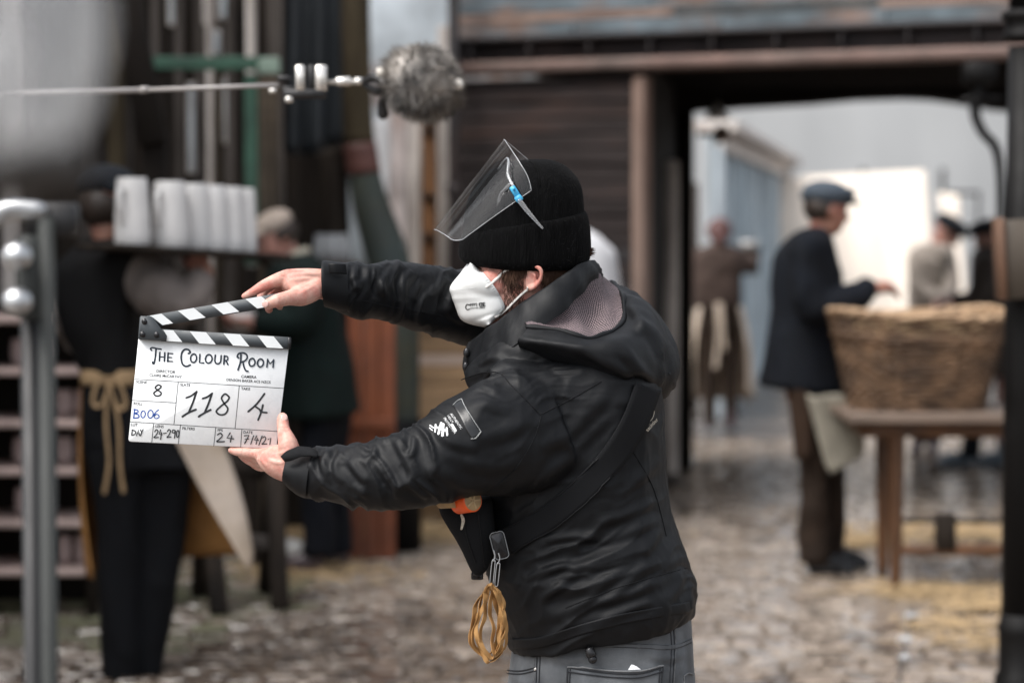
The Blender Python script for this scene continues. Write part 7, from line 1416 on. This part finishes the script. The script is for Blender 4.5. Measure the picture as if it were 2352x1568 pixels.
hand = [S([(296, 842), (278, 834), (258, 852), (276, 868), (297, 886), (286, 902), (262, 903), (250, 886), (272, 868), (292, 853), (296, 842)], 9),
 S([(456, 916), (488, 904), (524, 876)], 11), S([(522, 878), (500, 944), (474, 1006)], 12), S([(432, 1036), (470, 1012), (518, 991)], 12), S([(561, 921), (592, 910), (622, 888)], 11), S([(620, 890), (600, 950), (576, 1006)], 12), S([(536, 1036), (574, 1012), (612, 993)], 12), S([(728, 908), (704, 892), (682, 918), (700, 954), (722, 986), (706, 1018), (672, 1024), (648, 1002), (680, 968), (716, 940), (730, 918), (728, 908)], 10),
 S([(956, 890), (906, 956), (852, 1004)], 11), S([(892, 968), (926, 992), (932, 1006), (971, 1011)], 10), S([(946, 962), (934, 1010), (915, 1058)], 11),
 S([(112, 1120), (108, 1156)], 6, sm=False), S([(110, 1120), (132, 1130), (130, 1147), (108, 1156)], 6), S([(139, 1157), (151, 1122), (158, 1157)], 6, sm=False), S([(143, 1144), (158, 1145)], 5, sm=False), S([(164, 1120), (172, 1138)], 6, sm=False), S([(181, 1118), (172, 1138), (165, 1158)], 6),
 S([(255, 1132), (265, 1119), (276, 1131), (262, 1156), (250, 1170), (279, 1168)], 6), S([(293, 1120), (284, 1148), (303, 1151)], 6, sm=False), S([(299, 1138), (292, 1182)], 6, sm=False), S([(310, 1144), (329, 1140)], 6, sm=False), S([(336, 1131), (346, 1118), (356, 1130), (344, 1156), (333, 1168), (359, 1166)], 6), S([(387, 1126), (372, 1121), (367, 1136), (381, 1139), (387, 1124), (381, 1173)], 6), S(ell(402, 1146, 8, 22), 6, True),
 S([(656, 1152), (674, 1142), (686, 1158), (668, 1180), (652, 1196), (700, 1195)], 7), S([(737, 1140), (716, 1172), (758, 1178)], 7, sm=False), S([(746, 1158), (738, 1198)], 7, sm=False),
 S([(828, 1158), (856, 1155), (842, 1186), (829, 1208)], 7, sm=False), S([(832, 1181), (856, 1179)], 5, sm=False), S([(886, 1158), (868, 1212)], 6, sm=False), S([(906, 1158), (892, 1186), (919, 1188)], 6, sm=False), S([(911, 1174), (902, 1212)], 6, sm=False), S([(941, 1160), (920, 1218)], 6, sm=False), S([(944, 1172), (957, 1164), (964, 1178), (950, 1202), (940, 1212), (971, 1210)], 6), S([(979, 1182), (996, 1172), (990, 1214)], 6, sm=False)]
put(hand, m_ink, 'handwriting', board)
bl_ = [S([(127, 990), (121, 1046)], 7, sm=False), S([(122, 991), (144, 994), (148, 1008), (127, 1016), (151, 1024), (152, 1041), (120, 1046)], 7), S(ell(181, 1021, 14, 22), 6, True), S(ell(228, 1020, 17, 25), 6, True), S([(281, 992), (263, 1006), (250, 1032), (262, 1048), (281, 1041), (280, 1026), (264, 1021), (252, 1032)], 6)]
put(bl_, m_blue, 'blue_handwriting', board)
# smudges left by wiped marker
m_smudge = M('wiped_marker', (0.66, 0.68, 0.70), 0.5, 0.06, 20, 0)
lower_st = part('lower_stick', slab([(300, 478), (1108, 529), (1126, 533), (1124, 603), (1106, 607), (296, 556)], 0.008, -0.006, 0.0012), m_stick, sl_)
put([([(310, 483), (374, 487), (432, 561), (330, 555), (334, 522)], [(0, 1, 2, 3, 4)])] + [([(a, b), (a + 104, b + 6), (a + 166, b + 83), (a + 61, b + 77)], [(0, 1, 2, 3)]) for a, b in ((479, 493), (694, 506), (910, 519))], m_stickw, 'stripe', lower_st, 0.0086)
part('end_cap', slab([(1106, 530), (1127, 534), (1125, 604), (1104, 608)], 0.0092, -0.0065, 0.001), m_screw, sl_)
top_p = lambda t_: (205 + 900 * t_, 395 - 0.174 * 900 * t_)
up_poly = [(205, 396), (1090, 241), (1102, 244), (1116, 312), (1108, 320), (286, 462)]
upper_st = part('clap_stick', slab(up_poly, 0.008, -0.006, 0.0012), m_stick, sl_)
def us(x): return 393 - 0.174 * (x - 210)
put([([(a, us(a) + 2), (a + 102, us(a + 102) + 2), (a + 177, us(a + 177) + 76), (a + 76, us(a + 76) + 76)], [(0, 1, 2, 3)]) for a in (403, 618, 833)] + [([(222, us(222) + 3), (298, us(298) + 2), (372, us(372) + 76), (306, us(306) + 77), (240, 402)], [(0, 1, 2, 3, 4)])], m_stickw, 'stripe', upper_st, 0.0086)
hp_ = part('hinge_plate', slab([(160, 404), (168, 395), (228, 397), (240, 402), (330, 520), (331, 536), (320, 554), (156, 545), (149, 535)], 0.0125, 0.0095, 0.0008), m_stick, sl_)
part('hinge_block', slab([(158, 420), (215, 402), (300, 500), (300, 552), (154, 543)], 0.0093, -0.0055), m_screw, sl_)
for zx, zy in ((192, 430), (180, 512), (270, 515)):
    s_ = part('screw', cat([cyl(ZP(zx, zy, 0.0122), ZP(zx, zy, 0.0148), 0.0042, 18, 0.0034), cyl(ZP(zx, zy, 0.0120), ZP(zx, zy, 0.0129), 0.0052, 18)]), m_screw, hp_)
